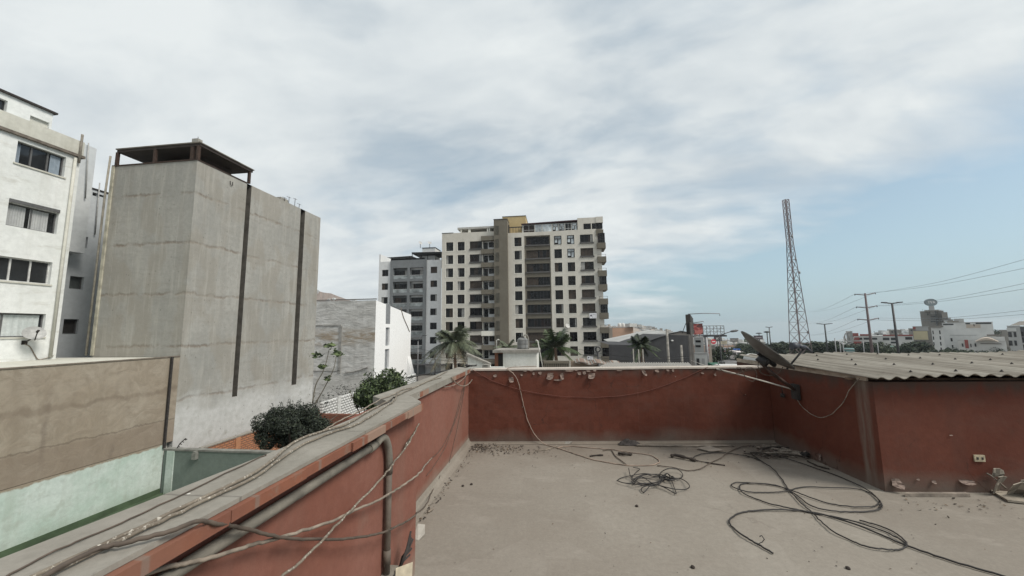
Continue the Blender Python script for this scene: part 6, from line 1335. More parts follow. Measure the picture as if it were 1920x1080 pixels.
# low walls and awnings just past our wall
q0, q1 = onY(1355, 686, 40), onY(1425, 690, 40); lw = thing('low_roof', ((q0.x+q1.x)/2, 40, G), 'pale low flat roof just over the back wall, left of the dish', 'roof'); obj('slab', MB().box(q0.x, 38, q1.z-.1, q1.x, 42, q0.z), PALEW, lw); obj('wall', MB().box(q0.x+.2, 38.2, G, q1.x-.2, 41.8, q1.z-.101), GREYC, lw); obj('rail', MB().tube([(q0.x, 41, q0.z+.3), (q1.x, 41, q0.z+.35)], .05, 5).tube([(q0.x, 41, q0.z), (q0.x, 41, q0.z+.3)], .05, 5), GREYM, lw)
q0, q1 = onY(1333, 681, 48), onY(1352, 687, 48); obj('green_awning', MB().hexa([(q0.x, 47, q1.z), (q1.x, 47, q1.z), (q1.x, 49, q1.z), (q0.x, 49, q1.z), (q0.x, 47.2, q1.z+.2), (q1.x, 47.2, q1.z+.2), (q1.x, 49, q0.z), (q0.x, 49, q0.z)]), plain('awning_green', (.02, .09, .055), .7, 0, .2, 1), None, 'dark green awning just past the back wall beside the avenue', 'awning')
q0 = onY(1408, 684, 46); tb = thing('kiosk', (q0.x, 46, G), 'small pale kiosk box on the avenue edge in front of the bushes', 'kiosk'); zt_ = onY(1408, 676, 46).z; obj('body', MB().box(q0.x-.35, 45.6, G, q0.x+.35, 46.4, zt_), PALEW, tb); obj('dark_panel', MB().box(q0.x-.25, 45.57, q0.z, q0.x+.05, 45.598, zt_-.1), FWIN, tb)
q0, q1 = onY(1419, 690, 30), onY(1441, 666, 30); va = thing('vaulted_canopy', ((q0.x+q1.x)/2, 30, G), 'white vaulted canopy half hidden behind the satellite dish', 'canopy'); mb = MB(); cx_, R_ = (q0.x+q1.x)/2+.15, (q1.x-q0.x)/2+.15
zs_ = onY(1430, 678, 30).z; arc = [(cx_+R_*cos(pi-k*pi/12), zs_+ (q1.z-zs_)*sin(k*pi/12)) for k in range(13)]
for k in range(12): mb.face([(arc[k][0], 29.5, arc[k][1]), (arc[k+1][0], 29.5, arc[k+1][1]), (arc[k+1][0], 32, arc[k+1][1]), (arc[k][0], 32, arc[k][1])], 0, True)
mb.face([(a_, 29.5, z_) for a_, z_ in arc]); obj('vault', mb, PALEW, va); obj('wall', MB().box(cx_-R_+.05, 29.6, G, cx_+R_-.05, 31.9, zs_), GREYC, va); obj('window', MB().box(cx_-R_*.7, 29.55, zs_-.42, cx_+R_*.7, 29.598, zs_-.12), FWIN, va)

# ---- lattice radio tower
YR = 80.0; TM = plain('tower_steel', (.15, .115, .115), .6, .3, .35, .4)
ct = onY(1473, 375, YR); zt_ = ct.z; cx = ct.x; rt_ = thing('radio_tower', (cx, YR, G), 'tall slender steel lattice radio mast rising over the corrugated roof', 'radio tower')
def half(z): 
    zk = onY(1480, 455, YR).z
    return .40 if z > zk else .40 + (zk-z)/(zk+3.7)*.87
lev = [G]; 
while lev[-1] < zt_-.6: lev.append(min(zt_, lev[-1]+(1.35 if half(lev[-1]) < .5 else 2.1)))
cyr = radians(14)
def corner(k, z): h_ = half(z)*1.414; a_ = cyr+pi/4+k*pi/2; return Vector((cx+h_*cos(a_)*.98, YR+h_*sin(a_)*.98, z))
for k in range(4): obj('leg', MB().tube([corner(k, z) for z in lev], .075, 6), TM, rt_)
mb = MB()
for i in range(len(lev)-1):
    for k in range(4):
        a, b_ = corner(k, lev[i]), corner((k+1) % 4, lev[i]); c_, d_ = corner(k, lev[i+1]), corner((k+1) % 4, lev[i+1])
        mb.tube([a, b_], .045, 4, 0, False); mb.tube([a, d_], .036, 4, 0, False); mb.tube([b_, c_], .036, 4, 0, False)
for k in range(4): mb.tube([corner(k, zt_), corner((k+1) % 4, zt_)], .05, 4)
obj('bracing', mb, TM, rt_)
mb = MB()
for z in range(int(G), int(zt_)): mb.tube([(cx-.12, YR, z), (cx+.12, YR, z)], .02, 4)
mb.tube([(cx-.12, YR, G), (cx-.12, YR, zt_)], .025, 4).tube([(cx+.12, YR, G), (cx+.12, YR, zt_)], .025, 4); obj('ladder', mb, TM, rt_)
for (px_2, py_2) in ((1484.5, 443), (1492, 486), (1499, 511), (1515, 623)): q = onY(px_2, py_2, YR-.3); obj('antenna', MB().tube([q+Vector((-.4, 0, 0)), q], .03, 4).tube([q+Vector((0, 0, -.25)), q+Vector((0, 0, .25))], .16, 8), GREYM, rt_)
# ---- poles with crossarms and lamp masts
PM = plain('pole_red_grey', (.115, .085, .085), .8, 0, .25, 1)
pw2 = thing('power_pole', (onY(1638, 668, 70).x, 70, G), 'tall power pole with three pairs of crossarms over the corrugated roof', 'power pole')
qt = onY(1622, 551, 70); x_ = qt.x; obj('pole', MB().tube([(x_, 70, G), (x_, 70, qt.z+.1)], [.25, .13], 9), PM, pw2); arms = []
for (y_, xc) in ((552, 1622), (576, 1625.5), (599, 1628.5)):
    q = onY(xc, y_, 70); L_ = 1.6; e1, e2 = Vector((x_-L_, 70, q.z+.08)), Vector((x_+L_, 70, q.z+.22)); obj('crossarm', MB().tube([e1, (x_, 70, q.z-.12), e2], .07, 6), PM, pw2); arms += [e1, e2]
    for e_ in (e1, e2): obj('insulator', MB().tube([e_+Vector((0, 0, -.22)), e_+Vector((0, 0, .05))], .06, 6), DKMET, pw2)
ends = [(1990, 489), (1990, 467), (1990, 531), (1990, 517), (1990, 584), (1990, 574)]
WIRE = plain('overhead_wire', (.20, .23, .25), .7, 0, .1, 1)
for k, (e_, pe) in enumerate(zip(arms, ends)):
    far_ = onY(pe[0], pe[1], 40); m_ = e_.lerp(far_, .5)+Vector((0, 0, -.55)); obj('power_line', MB().tube(smooth_path([e_, m_, far_], 8), .02, 4), WIRE, None, 'thin power line running right from the crossarm pole across the pale sky', 'power line', 'power lines right of the pole')
    l_ = onY(1515+10*(k % 2), 585+22*(k//2), 130); m_ = e_.lerp(l_, .5)+Vector((0, 0, -.7)); obj('power_line', MB().tube(smooth_path([e_, m_, l_], 8), .02, 4), WIRE, None, 'faint power line running left from the crossarm pole behind the radio mast', 'power line', 'power lines left of the pole')
def tmast(label, px_t, py_t, Yp, wpx, r_, mat=DKMET, disc=False):
    q = onY(px_t, py_t, Yp); t_ = thing('lamp_mast', (q.x, Yp, G), label, 'street lamp'); hw = wpx/2/690*Yp*1.2
    obj('pole', MB().tube([(q.x, Yp, G), (q.x, Yp, q.z)], [r_*1.3, r_*.8], 7), mat, t_)
    if disc: obj('lamp_ring', MB().lathe((q.x, Yp, q.z-.1), [(hw*.3, 0), (hw, .15), (hw, .35), (hw*.4, .55)], 12), mat, t_)
    else:
        for s_ in (-1, 1):
            obj('arm', MB().tube([(q.x, Yp, q.z), (q.x+s_*hw*.55, Yp, q.z+.1)], r_*.6, 5), mat, t_); obj('lamp_head', MB().hexa([(q.x+s_*hw*.5, Yp-.16, q.z+.02), (q.x+s_*hw, Yp-.12, q.z+.1), (q.x+s_*hw, Yp+.12, q.z+.1), (q.x+s_*hw*.5, Yp+.16, q.z+.02), (q.x+s_*hw*.5, Yp-.12, q.z+.2), (q.x+s_*hw, Yp-.1, q.z+.24), (q.x+s_*hw, Yp+.1, q.z+.24), (q.x+s_*hw*.5, Yp+.12, q.z+.2)]), mat, t_)
tmast('dark double-headed lamp mast just right of the crossarm pole', 1672.5, 569, 60, 26, .15); tmast('double-headed lamp mast between radio mast and crossarm pole', 1546, 608, 105, 20, .17); tmast('thin double-headed lamp mast left of the radio mast, taller of two', 1442, 614, 120, 9, .14); tmast('lamp mast with disc head left of the radio mast, shorter of two', 1438, 623.5, 130, 8, .16, DKMET, True); tmast('small disc-headed mast above the violet billboard', 1423, 625.5, 190, 8, .2, DKMET, True)
for (x, y_, Yp, lab) in ((1565, 634, 95, 'thin bare pole among trees, nearest to the right side of the radio mast'), (1574, 640, 95, 'short bare pole among trees, second right of the radio mast'), (1618, 640, 100, 'thin pale pole just left of the crossarm pole'), (1645, 643, 100, 'thin pale pole just right of the crossarm pole'), (1364, 634, 190, 'thin far pole between the beige panel and the two-tone billboard'), (1580, 641, 96, 'bare pole among trees, third right of the radio mast')):
    lamp_post(lab, x, y_, Yp, [], .10, GREYM, 'pole', name='utility_pole')

# ---- far right town
t_, x0, x1, z1 = block('school_building', 'long white low building with red parapets behind the crossarm pole', 1597, 1712, 630, 220, 20, PALEW)
Yl = 220.
for (a, b_, c_, d_) in ((1611, 633, 1617, 637), (1619, 633, 1631, 637), (1635, 633, 1645, 637), (1655, 633, 1668, 638), (1670, 633, 1682, 638), (1697, 632, 1711, 637), (1620, 641, 1630, 645), (1670, 640.5, 1682, 644)): rect(t_, 'window', a, b_, c_, d_, Yl, FWIN)
for (a, b_, c_, d_) in ((1612, 626.5, 1630, 629.5), (1655, 627.5, 1712, 630), (1598, 632.5, 1612, 638), (1600, 640, 1616, 646)): rect(t_, 'red_parapet', a, b_, c_, d_, Yl-.2, REDW)
t_, *_ = block('sign_building', 'beige stair block with a red panel at the left end of the white low building', 1586, 1598, 621.5, 215, 12, GREYW); rect(t_, 'red_panel', 1598.5, 624.5, 1610, 630.5, 215, REDW); fr_, P_, Yb_ = FRAME[t_.name]; ue, ze = on_frame(fr_, 1592, 632, -.2); q = Vector(P_(ue, ze, -.35)); obj('emblem', MB().tube([q+Vector((2.1*cos(k*pi/10), 0, 2.6*sin(k*pi/10))) for k in range(21)], .28, 5).tube([q+Vector((0, 0, -1.5)), q+Vector((0, 0, 1.6))], .25, 5), plain('emblem_grey', (.28, .27, .26), .9), t_)
rect(t_, 'side_block', 1581, 631, 1586, 641, 216, PALEW, 1)
t_, *_ = block('beige_building', 'beige and ochre block between the long white building and white towers', 1711, 1745, 612.5, 190, 16, STONE); rect(t_, 'ochre_panel', 1712, 621, 1741, 637, 190, plain('pale_ochre', (.50, .44, .28), .9, 0, .1, .3)); rect(t_, 'grey_panel', 1716, 613.5, 1741, 620, 190, GREYW); rect(t_, 'red_tank', 1711.5, 613, 1717, 617, 189, REDW, 2)
for (lab, a, b_, c_, Yp, m_) in (('small grey rooftop house left of the beige ochre block', 1667, 1690, 619, 260, STONE), ('small low tan house behind the long white building', 1640, 1655, 624, 300, GREYW), ('slate house with tank behind the beige ochre block', 1703, 1718, 616, 280, STONE)):
    t_, *_ = block('house', lab, a, b_, c_, Yp, 14, m_); rect(t_, 'window', a+4, c_+2, a+8, c_+5, Yp, FWIN)
# grey brown tower with oval sign
t_, x0, x1, z1 = block('office_tower', 'grey-brown stepped tower with an oval sign on its roof', 1724.5, 1769, 583.5, 300, 24, STONE)
for (a, b_, c_, d_) in ((1744, 584, 1756, 588.5), (1745, 592.5, 1754, 594.5), (1745, 597, 1754, 599), (1745, 602, 1754, 604), (1756, 597, 1760, 599.5), (1756, 602, 1760, 604.5), (1738, 588, 1741, 591)): rect(t_, 'window', a, b_, c_, d_, 300, FWIN if b_ > 586 else PALEW)
for (a, b_, c_, d_, m_) in ((1754, 583, 1756, 611, DKMET), (1741, 574.5, 1752.5, 583, GREYW), (1733, 582, 1760, 584, STONE), (1765, 586, 1777.5, 600, STONE), (1768, 596, 1783, 604, GREYW), (1778, 599, 1787, 606, STONE), (1770, 595, 1774, 598, PALEW)): rect(t_, 'upper_block', a, b_, c_, d_, 300-.3, m_, 8)
os_ = thing('rooftop_sign', onY(1745, 575, 298), 'dark oval sign with pale lettering standing on the grey-brown tower', 'sign'); q = onY(1745, 567, 298); mb = MB(); el = [q+Vector((3.9*cos(k*pi/14), 0, 2.55*sin(k*pi/14))) for k in range(28)]; mb.face([p+Vector((0, -.5, 0)) for p in el]); mb.face([p+Vector((0, .5, 0)) for p in el])
for k in range(28): a, b_ = el[k], el[(k+1) % 28]; mb.face([a+Vector((0, -.5, 0)), b_+Vector((0, -.5, 0)), b_+Vector((0, .5, 0)), a+Vector((0, .5, 0))])
obj('oval_panel', mb, plain('oval_teal', (.10, .13, .14), .5, 0, .1, .2), os_); text(os_, 'TVA', PY(q.y), q.x, q.z, 2.6, INKW, -.56); obj('support', MB().box(q.x-.6, q.y-.3, onY(1745, 575, 298).z, q.x+.6, q.y+.3, q.z-2.4), GREYW, os_)
# narrow white block with two window columns
t_, *_ = block('white_tower_block', 'narrow white four-storey block with two columns of dark windows', 1745, 1767, 612, 165, 14, PALEW, GREYW)
for r_ in range(4):
    for (a, b_) in ((1748, 1751), (1760.5, 1764)): rect(t_, 'window', a+r_*.9, 620+r_*10.7-(.4 if a > 1755 else 0), b_+r_*.9, 626.5+r_*10.7, 165, FWIN)
rect(t_, 'cornice', 1742, 611, 1769, 613.5, 164.9, STONE, .6)
t_, *_ = block('large_white_building', 'large blank white building with dark roof openings at the right', 1766, 1861, 605, 180, 20, PALEW)
for nm_, (a, b_, c_, d_), m_ in (('roof_opening', (1810, 605.5, 1819, 608), FWIN), ('roof_opening', (1829, 604.8, 1859, 607.3), FWIN), ('beige_box', (1811, 608.4, 1839, 615), TANW), ('slot', (1825, 607.8, 1827.5, 612), FWIN), ('ledge', (1781, 628, 1831, 629), GREYW), ('window', (1782, 634, 1786.5, 640), FWIN), ('window', (1784.5, 647, 1788, 652.5), FWIN), ('dark_roof_gap', (1768, 607, 1788, 609.5), FWIN)): rect(t_, nm_, a, b_, c_, d_, 180, m_, .1 if m_ is not TANW else .08)
t_, *_ = block('annex_building', 'low white annex with red arched panel and vaulted awning', 1796, 1886, 639.5, 168, 8, PALEW, None)
for nm_, (a, b_, c_, d_), m_ in (('red_panel', (1808, 637, 1817, 653), REDW), ('window', (1803, 644, 1807, 650), FWIN), ('window', (1819, 644.5, 1822, 651), FWIN), ('window', (1827, 644, 1831, 650), FWIN), ('dark_band', (1838, 643.5, 1878, 645.5), STONE), ('roof_strip', (1850, 627, 1880, 630), STONE), ('upper_wall', (1832, 631, 1885, 640), PALEW)): rect(t_, nm_, a, b_, c_, d_, 167.9, m_, .12)
fr_, P_, Yb_ = FRAME[t_.name]; ua, za = on_frame(fr_, 1829, 639, -1.); ub, _z = on_frame(fr_, 1872, 639, -1.); mb = MB(); n_ = 16
for k in range(n_):
    f_ = lambda k: (ua+(ub-ua)*k/n_, za+1.5*sin(pi*k/n_))
    (u0_, w0), (u1_, w1) = f_(k), f_(k+1); mb.face([P_(u0_, w0-.3, -2.6), P_(u1_, w1-.3, -2.6), P_(u1_, w1, -.2), P_(u0_, w0, -.2)]); mb.face([P_(u0_, w0-.3, -2.6), P_(u1_, w1-.3, -2.6), P_(u1_, w1-.9*sin(pi*(k+1)/n_)-.3, -2.6), P_(u0_, w0-.9*sin(pi*k/n_)-.3, -2.6)])
obj('vault_awning', mb, TANW, t_)
t_, *_ = block('modern_house', 'grey and white modern house with big dark windows at the right edge', 1888, 1912, 612, 120, 14, GREYW, STONE)
for r_ in range(2):
    for (a, b_) in ((1889.5, 1898), (1900, 1906.5)): rect(t_, 'window', a+r_*1.2, 622.5+r_*16, b_+r_*1.2, 632+r_*16, 120, FWIN)
rect(t_, 'white_band', 1887, 615, 1906, 621, 119.9, PALEW)
t_, *_ = block('dark_house', 'dark glazed house with shallow hipped roof cut by the right edge', 1908, 1960, 613, 119, 16, plain('dark_house_wall', (.10, .10, .105), .7, 0, .2, .3)); rect(t_, 'window', 1909, 622, 1920, 630, 119, FWIN); rect(t_, 'window', 1909, 633, 1925, 642, 119, FWIN); rect(t_, 'white_band', 1909, 643, 1930, 646, 118.9, PALEW)
fr_, P_, Yb_ = FRAME[t_.name]; ua, za = on_frame(fr_, 1893, 612); ub, _z = on_frame(fr_, 1962, 612)
obj('hip_roof', MB().face([P_(ua, za+.25, -.4), P_(ub, za+.25, -.4), P_(ua*.45+ub*.55, za+1.4, 4), P_(ua*.7+ub*.3, za+1.4, 4)]).face([P_(ua, za+.25, -.4), P_(ua*.7+ub*.3, za+1.4, 4), P_(ua, za+.25, 9)]), STONE, t_)
for (lab, a, b_, c_, Yp, m_) in (('low pale house between the large white building and the modern house', 1862, 1876, 622, 210, PALEW), ('small tan house right of the large white building', 1872, 1889, 619, 240, STONE), ('green roofed shed among the dark trees left of the lamp mast', 1669, 1691, 651, 130, plain('shed_green', (.05, .24, .16), .7, 0, .1, .5)), ('teal roofed shed among trees left of the crossarm pole', 1581, 1602, 655.5, 110, plain('shed_teal', (.10, .20, .20), .7, 0, .2, .5))):
    t_, *_ = block('house' if 'house' in lab else 'shed', lab, a, b_, c_, Yp, 10, m_); rect(t_, 'window', a+3, c_+2, a+6, c_+4.5, Yp, FWIN)
    if 'shed' in lab: rect(t_, 'pale_strip', a+1, c_+3.2, b_, c_+4.2, Yp, PALEW)

# ---- hills with towns on them
HB = lambda p, k: TZ(p.x*k, p.y*k)-1
def hill(name, ridge, Y0, Y1, mat, seed):
    rnd = random.Random(seed); P_ = smooth_path([onY(x, y_, Y1) for x, y_ in ridge], 6); mb = MB(); rows = []; nr_ = 8
    for j in range(nr_+1):
        v = j/nr_; rows.append([Vector((p.x*(Y0+(Y1-Y0)*v)/Y1, Y0+(Y1-Y0)*v, HB(p, Y0/Y1)+(p.z-HB(p, Y0/Y1))*(v**1.2)+ (rnd.uniform(-1, 1)*.02*(p.z-HB(p, Y0/Y1)) if 0 < j < nr_ else rnd.uniform(-.3, .6)))) for p in P_])
    rows.append([Vector((p.x, p.y+600, TZ(p.x, p.y)-40)) for p in rows[-1]])
    for j in range(len(rows)-1):
        for i in range(len(P_)-1): mb.face([rows[j][i], rows[j][i+1], rows[j+1][i+1], rows[j+1][i]], 0, True)
    obj(name, mb, mat, kind='structure'); return rows
HILLM = wall('dusty_hill', (.30, .25, .21), (.36, .30, .25), .02, .3, (.2, .16, .14)); HILLP = wall('pale_hill', (.34, .34, .33), (.38, .38, .37), .02, .3, (.3, .3, .29))
hills = [hill('hill', [(480, 520), (560, 536), (600, 547), (622, 551), (650, 561), (700, 572), (760, 580)], 420, 640, wall('red_brown_hill', (.22, .175, .15), (.27, .22, .19), .02, .3, (.14, .11, .095)), 1), hill('hill', [(1060, 606), (1130, 610), (1160, 612), (1200, 612.5), (1225, 616), (1250, 621), (1300, 630), (1360, 637), (1430, 640)], 480, 760, HILLM, 2), hill('hill', [(1560, 646), (1600, 640), (1640, 624), (1670, 619), (1700, 617), (1730, 618), (1780, 624), (1850, 632), (1900, 640)], 900, 1500, HILLP, 3)]
rnd = random.Random(17); mb = MB()
for (rows, n_, s_) in ((hills[1], 420, 5.5), (hills[0], 60, 5.5), (hills[2], 260, 9)):
    for _ in range(n_):
        j = rnd.randrange(1, 8); i = rnd.randrange(0, len(rows[0])-1); p = rows[j][i].lerp(rows[j][i+1], rnd.random()).lerp(rows[j+1][i].lerp(rows[j+1][i+1], rnd.random()), rnd.random()) if j < 7 else rows[j][i].lerp(rows[j+1][i+1], rnd.random())
        a, b_, h_ = s_*rnd.uniform(.6, 1.5), s_*rnd.uniform(.6, 1.3), s_*rnd.uniform(.4, .9); mb.box(p.x-a/2, p.y-b_/2, p.z-3, p.x+a/2, p.y+b_/2, p.z+h_, rnd.choice((0, 0, 1, 1, 1, 2, 2, 4)))
obj('hillside_houses', mb, [PALEW, GREYW, STONE, BROWNW, TANW], None, 'mass of tiny pale houses covering the distant hillsides', 'houses', None, 'stuff')
mb = MB(); rnd = random.Random(23)         # low town in the flat behind the trees
for _ in range(420):
    x_ = rnd.uniform(1300, 1930); Yp = rnd.uniform(210, 560); p = onY(x_, 630, Yp); a, b_, h_ = rnd.uniform(4, 9), rnd.uniform(5, 9), rnd.uniform(3., 6.5); z_ = TZ(p.x, Yp); mb.box(p.x-a/2, Yp-b_/2, z_-2, p.x+a/2, Yp+b_/2, z_+h_, rnd.choice((0, 0, 1, 1, 1, 2, 2, 3)))
obj('distant_town', mb, [PALEW, GREYW, STONE, BROWNW, TANW], None, 'low grey distant town spread beyond the avenue trees', 'town', None, 'stuff')

# ---- trees along the avenue and in the middle distance: three grown kinds, then copies
FOL = [plain('far_leaf_dark', (.018, .028, .018), .8, 0, .3, .5), plain('far_leaf_mid', (.042, .058, .034), .8, 0, .3, .5), plain('far_leaf_light', (.085, .105, .058), .8, 0, .3, .5)]
def tree_proto(seed, rx, rz, nl, n, size, tones, trunk_h):
    rnd = random.Random(seed); t_ = thing('avenue_tree', (0, 0, 0), 'tree', 'tree', 'trees along the avenue'); c_ = (0, 0, trunk_h+rz*.8); mb = MB(); leaves(mb, lobes_for(c_, rx, rx*.9, rz, nl, rnd, .48), n, size, rnd, .5, tones)
    obj('trunk', branchy((0, 0, -.1), (0, 0, c_[2]+rz*.2), rx*.7, rnd, .16), BARK, t_); obj('crown', mb, FOL, t_); return t_
protos = [tree_proto(51, 2.6, 2.0, 14, 1500, .24, (.55, .35, .1), 1.4), tree_proto(52, 2.2, 2.5, 14, 1500, .22, (.3, .45, .25), 1.6), tree_proto(53, 3.2, 1.7, 16, 1600, .24, (.4, .4, .2), 1.0)]
used = [False]*3
TR = []   # px, top y, distance, kind, size, what it stands by
for row in [(1385, 646, 135, 0, 1.0, 'dark tree behind the blue road sign, left one'), (1399, 643, 150, 1, 1.2, 'dark tree behind the blue road sign, right one'), (1412, 641, 170, 0, 1.3, 'tree below the violet billboard, left of the dish'), (1396, 661, 82, 1, .72, 'bright bush-like tree right of the minibus'), (1408, 659, 80, 1, .8, 'bright round tree between the minibus and the kiosk'), (1420, 662, 84, 2, .62, 'low bushy tree next to the white vaulted canopy'), (1452, 641, 130, 0, 1.25, 'tree right above the satellite dish back'), (1466, 640, 150, 2, 1.3, 'broad tree behind the receiver head of the dish'), (1482, 640, 140, 0, 1.3, 'dark tree at the left foot of the radio mast'), (1505, 641, 150, 1, 1.2, 'tree seen through the legs of the radio mast'), (1526, 638, 120, 0, 1.2, 'dark tree right of the radio mast foot'), (1538, 640, 140, 1, 1.1, 'tree left of the lamp mast right of the radio mast'), (1556, 637, 120, 0, 1.25, 'dark tree just right of that lamp mast'), (1570, 640, 150, 2, 1.2, 'broad tree among the thin bare poles'), (1600, 644, 140, 2, 1.0, 'tree in front of the beige stair block'), (1616, 642, 150, 0, 1.2, 'dark tree left of the crossarm pole foot'), (1633, 640.5, 135, 0, 1.15, 'dark tree right behind the crossarm pole'), (1652, 641, 140, 2, 1.15, 'broad tree between crossarm pole and green shed'), (1660, 648, 105, 1, .75, 'round pale tree left of the green shed'), (1700, 641, 110, 0, 1.05, 'dark tree right of the green shed'), (1716, 638, 112, 1, 1.15, 'tall tree under the ochre panel'), (1732, 640, 108, 0, 1.0, 'dark tree left of the narrow white block'), (1778, 652, 110, 2, .72, 'low tree at the foot of the large white building'), (1798, 655, 112, 1, .62, 'low round tree left of the red arched panel'), (1822, 656, 108, 2, .64, 'low broad tree right of the red arched panel'), (1846, 655.5, 110, 0, .62, 'low dark tree under the vaulted awning'), (1872, 656, 106, 2, .62, 'low broad tree left of the modern house'), (1900, 656, 100, 0, .58, 'low dark tree in front of the modern house'), (1925, 655, 98, 2, .6, 'low tree at the very right edge'), (1867, 616.5, 200, 1, .55, 'small tree on the skyline right of the large white building'), (1347, 647, 100, 0, .85, 'dark tree behind the near street lamp pole'), (1336, 655, 84, 2, .7, 'small dark tree beside the avenue shops')]:
    px2, yt, Yp, kd, sc_, lab = row; q = onY(px2, yt, Yp); hgt = (2.0+1.4*1.0+1.2) ; gz = TZ(q.x, Yp); H_ = (q.z-gz); sz_ = H_/(4.9 if kd == 0 else (5.9 if kd == 1 else 4.0)); wid = sc_*1.35
    if not used[kd]: o_ = protos[kd]; o_.location = (q.x, Yp, gz); o_.scale = (wid, wid, sz_); o_['label'] = lab; used[kd] = True
    else: dup(protos[kd], (q.x, Yp, gz), px2*1.7, (wid, wid, sz_), lab)
mb = MB(); rnd = random.Random(5)
lbs = []
for x_, y_, Yp in [(1380+k*7.4, 650+rnd.uniform(-2, 5), 175+rnd.uniform(-15, 25)) for k in range(74)]:
    p = onY(x_, y_, Yp); zb_ = TZ(p.x, Yp); lbs.append((p.x, Yp, (p.z+zb_)/2, rnd.uniform(2.0, 3.0), max(.7, (p.z-zb_)/2/2.6)))
leaves(mb, lbs, 20000, .34, rnd, .5, (.5, .35, .15)); obj('far_greenery', mb, FOL, None, 'dark belt of greenery merging behind the avenue trees', 'greenery', None, 'stuff')
# ================================================================== things lying on the roof floor
def z6(x, y, z=.012): return onZ(1100+x*.29167, 780+y*.29167, z)
C6 = lambda L, zs=None: [z6(x, y_, (zs[i] if zs else .010+.008*((i*7) % 3)/2)) for i, (x, y_) in enumerate(L)]
cA = C6([(1060, 245), (1125, 290), (1200, 340), (1250, 400), (1300, 475), (1380, 560), (1440, 610), (1480, 650), (1580, 740), (1700, 800), (1800, 840), (1920, 857)]) + [onZ(x, y_, .012) for x, y_ in ((1682, 1031), (1697, 1026), (1699, 1017), (1683, 1002), (1652, 987), (1610, 975))]
cable(cA, .0055, CABLE, 'black cable snaking from the corner pile forward across the floor', 'floor_cable', 'cable', 'black cables looped on the roof floor', 6, 8)
cB = C6([(1880, 590), (1893, 565), (1870, 530), (1800, 485), (1700, 465), (1550, 459), (1400, 457), (1330, 470), (1250, 487), (1150, 492), (1040, 488), (960, 465), (930, 445), (960, 428), (1050, 430), (1150, 437), (1280, 465), (1400, 510), (1550, 560), (1700, 583), (1830, 583), (1880, 560), (1860, 520), (1780, 460), (1600, 380), (1400, 310), (1300, 278), (1240, 262)])
cable(cB, .0052, CABLE, 'black cable coiled in wide flat loops near the shed, reaching back along its wall', 'floor_cable', 'cable', 'black cables looped on the roof floor', 6, 8)
cC = C6([(1895, 560), (1900, 585), (1870, 602), (1780, 615), (1600, 612), (1450, 580), (1350, 510), (1250, 455), (1130, 434), (1020, 434), (985, 450), (1000, 490), (1080, 530), (1200, 570), (1330, 597), (1450, 622), (1600, 650), (1760, 690), (1920, 745)]) + [onZ(x, y_, .014) for x, y_ in ((1672, 1003), (1692, 1014), (1701, 1022))]
cable(cC, .0055, CABLE, 'black cable crossing under the wide flat loops and curling to the front', 'floor_cable', 'cable', 'black cables looped on the roof floor', 6, 8)
cD = C6([(1200, 883), (1100, 825), (1000, 765), (940, 715), (915, 680), (935, 650), (1000, 620), (1100, 607), (1250, 603), (1400, 612), (1550, 640), (1750, 705), (1920, 775)]) + [onZ(x, y_, .012) for x, y_ in ((1702, 1024), (1785, 1052), (1880, 1080), (1990, 1112))]
cable(cD, .0065, CABLE, 'thick black cable with its free end near the middle of the floor', 'floor_cable', 'cable', 'black cables looped on the roof floor', 6, 8)
cable(C6([(1100, 827), (1130, 810), (1138, 790), (1125, 770), (1113, 778)], [.012, .03, .05, .055, .045]), .003, CABLE, 'little hooked wire sticking up beside the free end of the thick cable', 'wire_hook', 'wire')
random.seed(31)
tg = [[(195, 415), (230, 395), (330, 375), (380, 370), (450, 380), (520, 395), (610, 405), (660, 445), (640, 470), (570, 470), (500, 455), (420, 435), (330, 440), (240, 430), (195, 415)], [(285, 400), (320, 430), (400, 440), (470, 435), (520, 370), (570, 480), (565, 495), (490, 455), (420, 440), (370, 490), (350, 470), (380, 450), (450, 440), (510, 370), (560, 400), (610, 395), (615, 370), (580, 340), (520, 340), (480, 360), (470, 380)], [(285, 412), (360, 382), (470, 375), (560, 405), (590, 410)], [(300, 440), (350, 390), (440, 440), (500, 410), (540, 400), (490, 385), (400, 400), (330, 400), (290, 425), (350, 445), (430, 450)], [(270, 335), (285, 390), (320, 360), (340, 340), (300, 330)], [(290, 395), (340, 430), (410, 430), (470, 420), (510, 395), (440, 390), (370, 375), (310, 400)]]
mb = MB()
for L in tg: mb.tube(smooth_path(C6(L, [random.uniform(.008, .055) for _ in L]), 6), .0048, 6)
for k in range(6): q = z6(505+random.uniform(-25, 45), 398+random.uniform(-10, 14), .03); mb.tube([q, q+Vector((random.uniform(-.06, .06), random.uniform(-.05, .05), random.uniform(0, .04))), q+Vector((random.uniform(-.08, .08), random.uniform(-.05, .05), .01))], .009, 5)
obj('cable_tangle', mb, CABLE, None, 'tangled heap of thin black cable in the middle of the roof floor', 'cable')
cable(C6([(455, 320), (480, 321), (560, 332), (640, 350), (720, 342), (780, 310), (800, 300), (865, 268), (890, 247), (940, 220), (1000, 197), (1060, 190), (1110, 200)]), .0055, CABLEB, 'dark brown cable from the hose loop to the pile at the shed corner', 'floor_cable', 'cable')
cable(C6([(680, 275), (700, 258), (740, 244), (800, 238), (880, 236), (960, 246), (1050, 262), (1110, 285)]), .0055, CABLE, 'black cable arching from the dark stick to the pile by the shed', 'floor_cable', 'cable')
cable([onZ(*H2(*q), .01) for q in [(1080, 660), (1140, 655), (1180, 705), (1225, 740), (1260, 765)]], .006, CABLEB, 'short brown cable branching across the hose loop', 'floor_cable', 'cable')
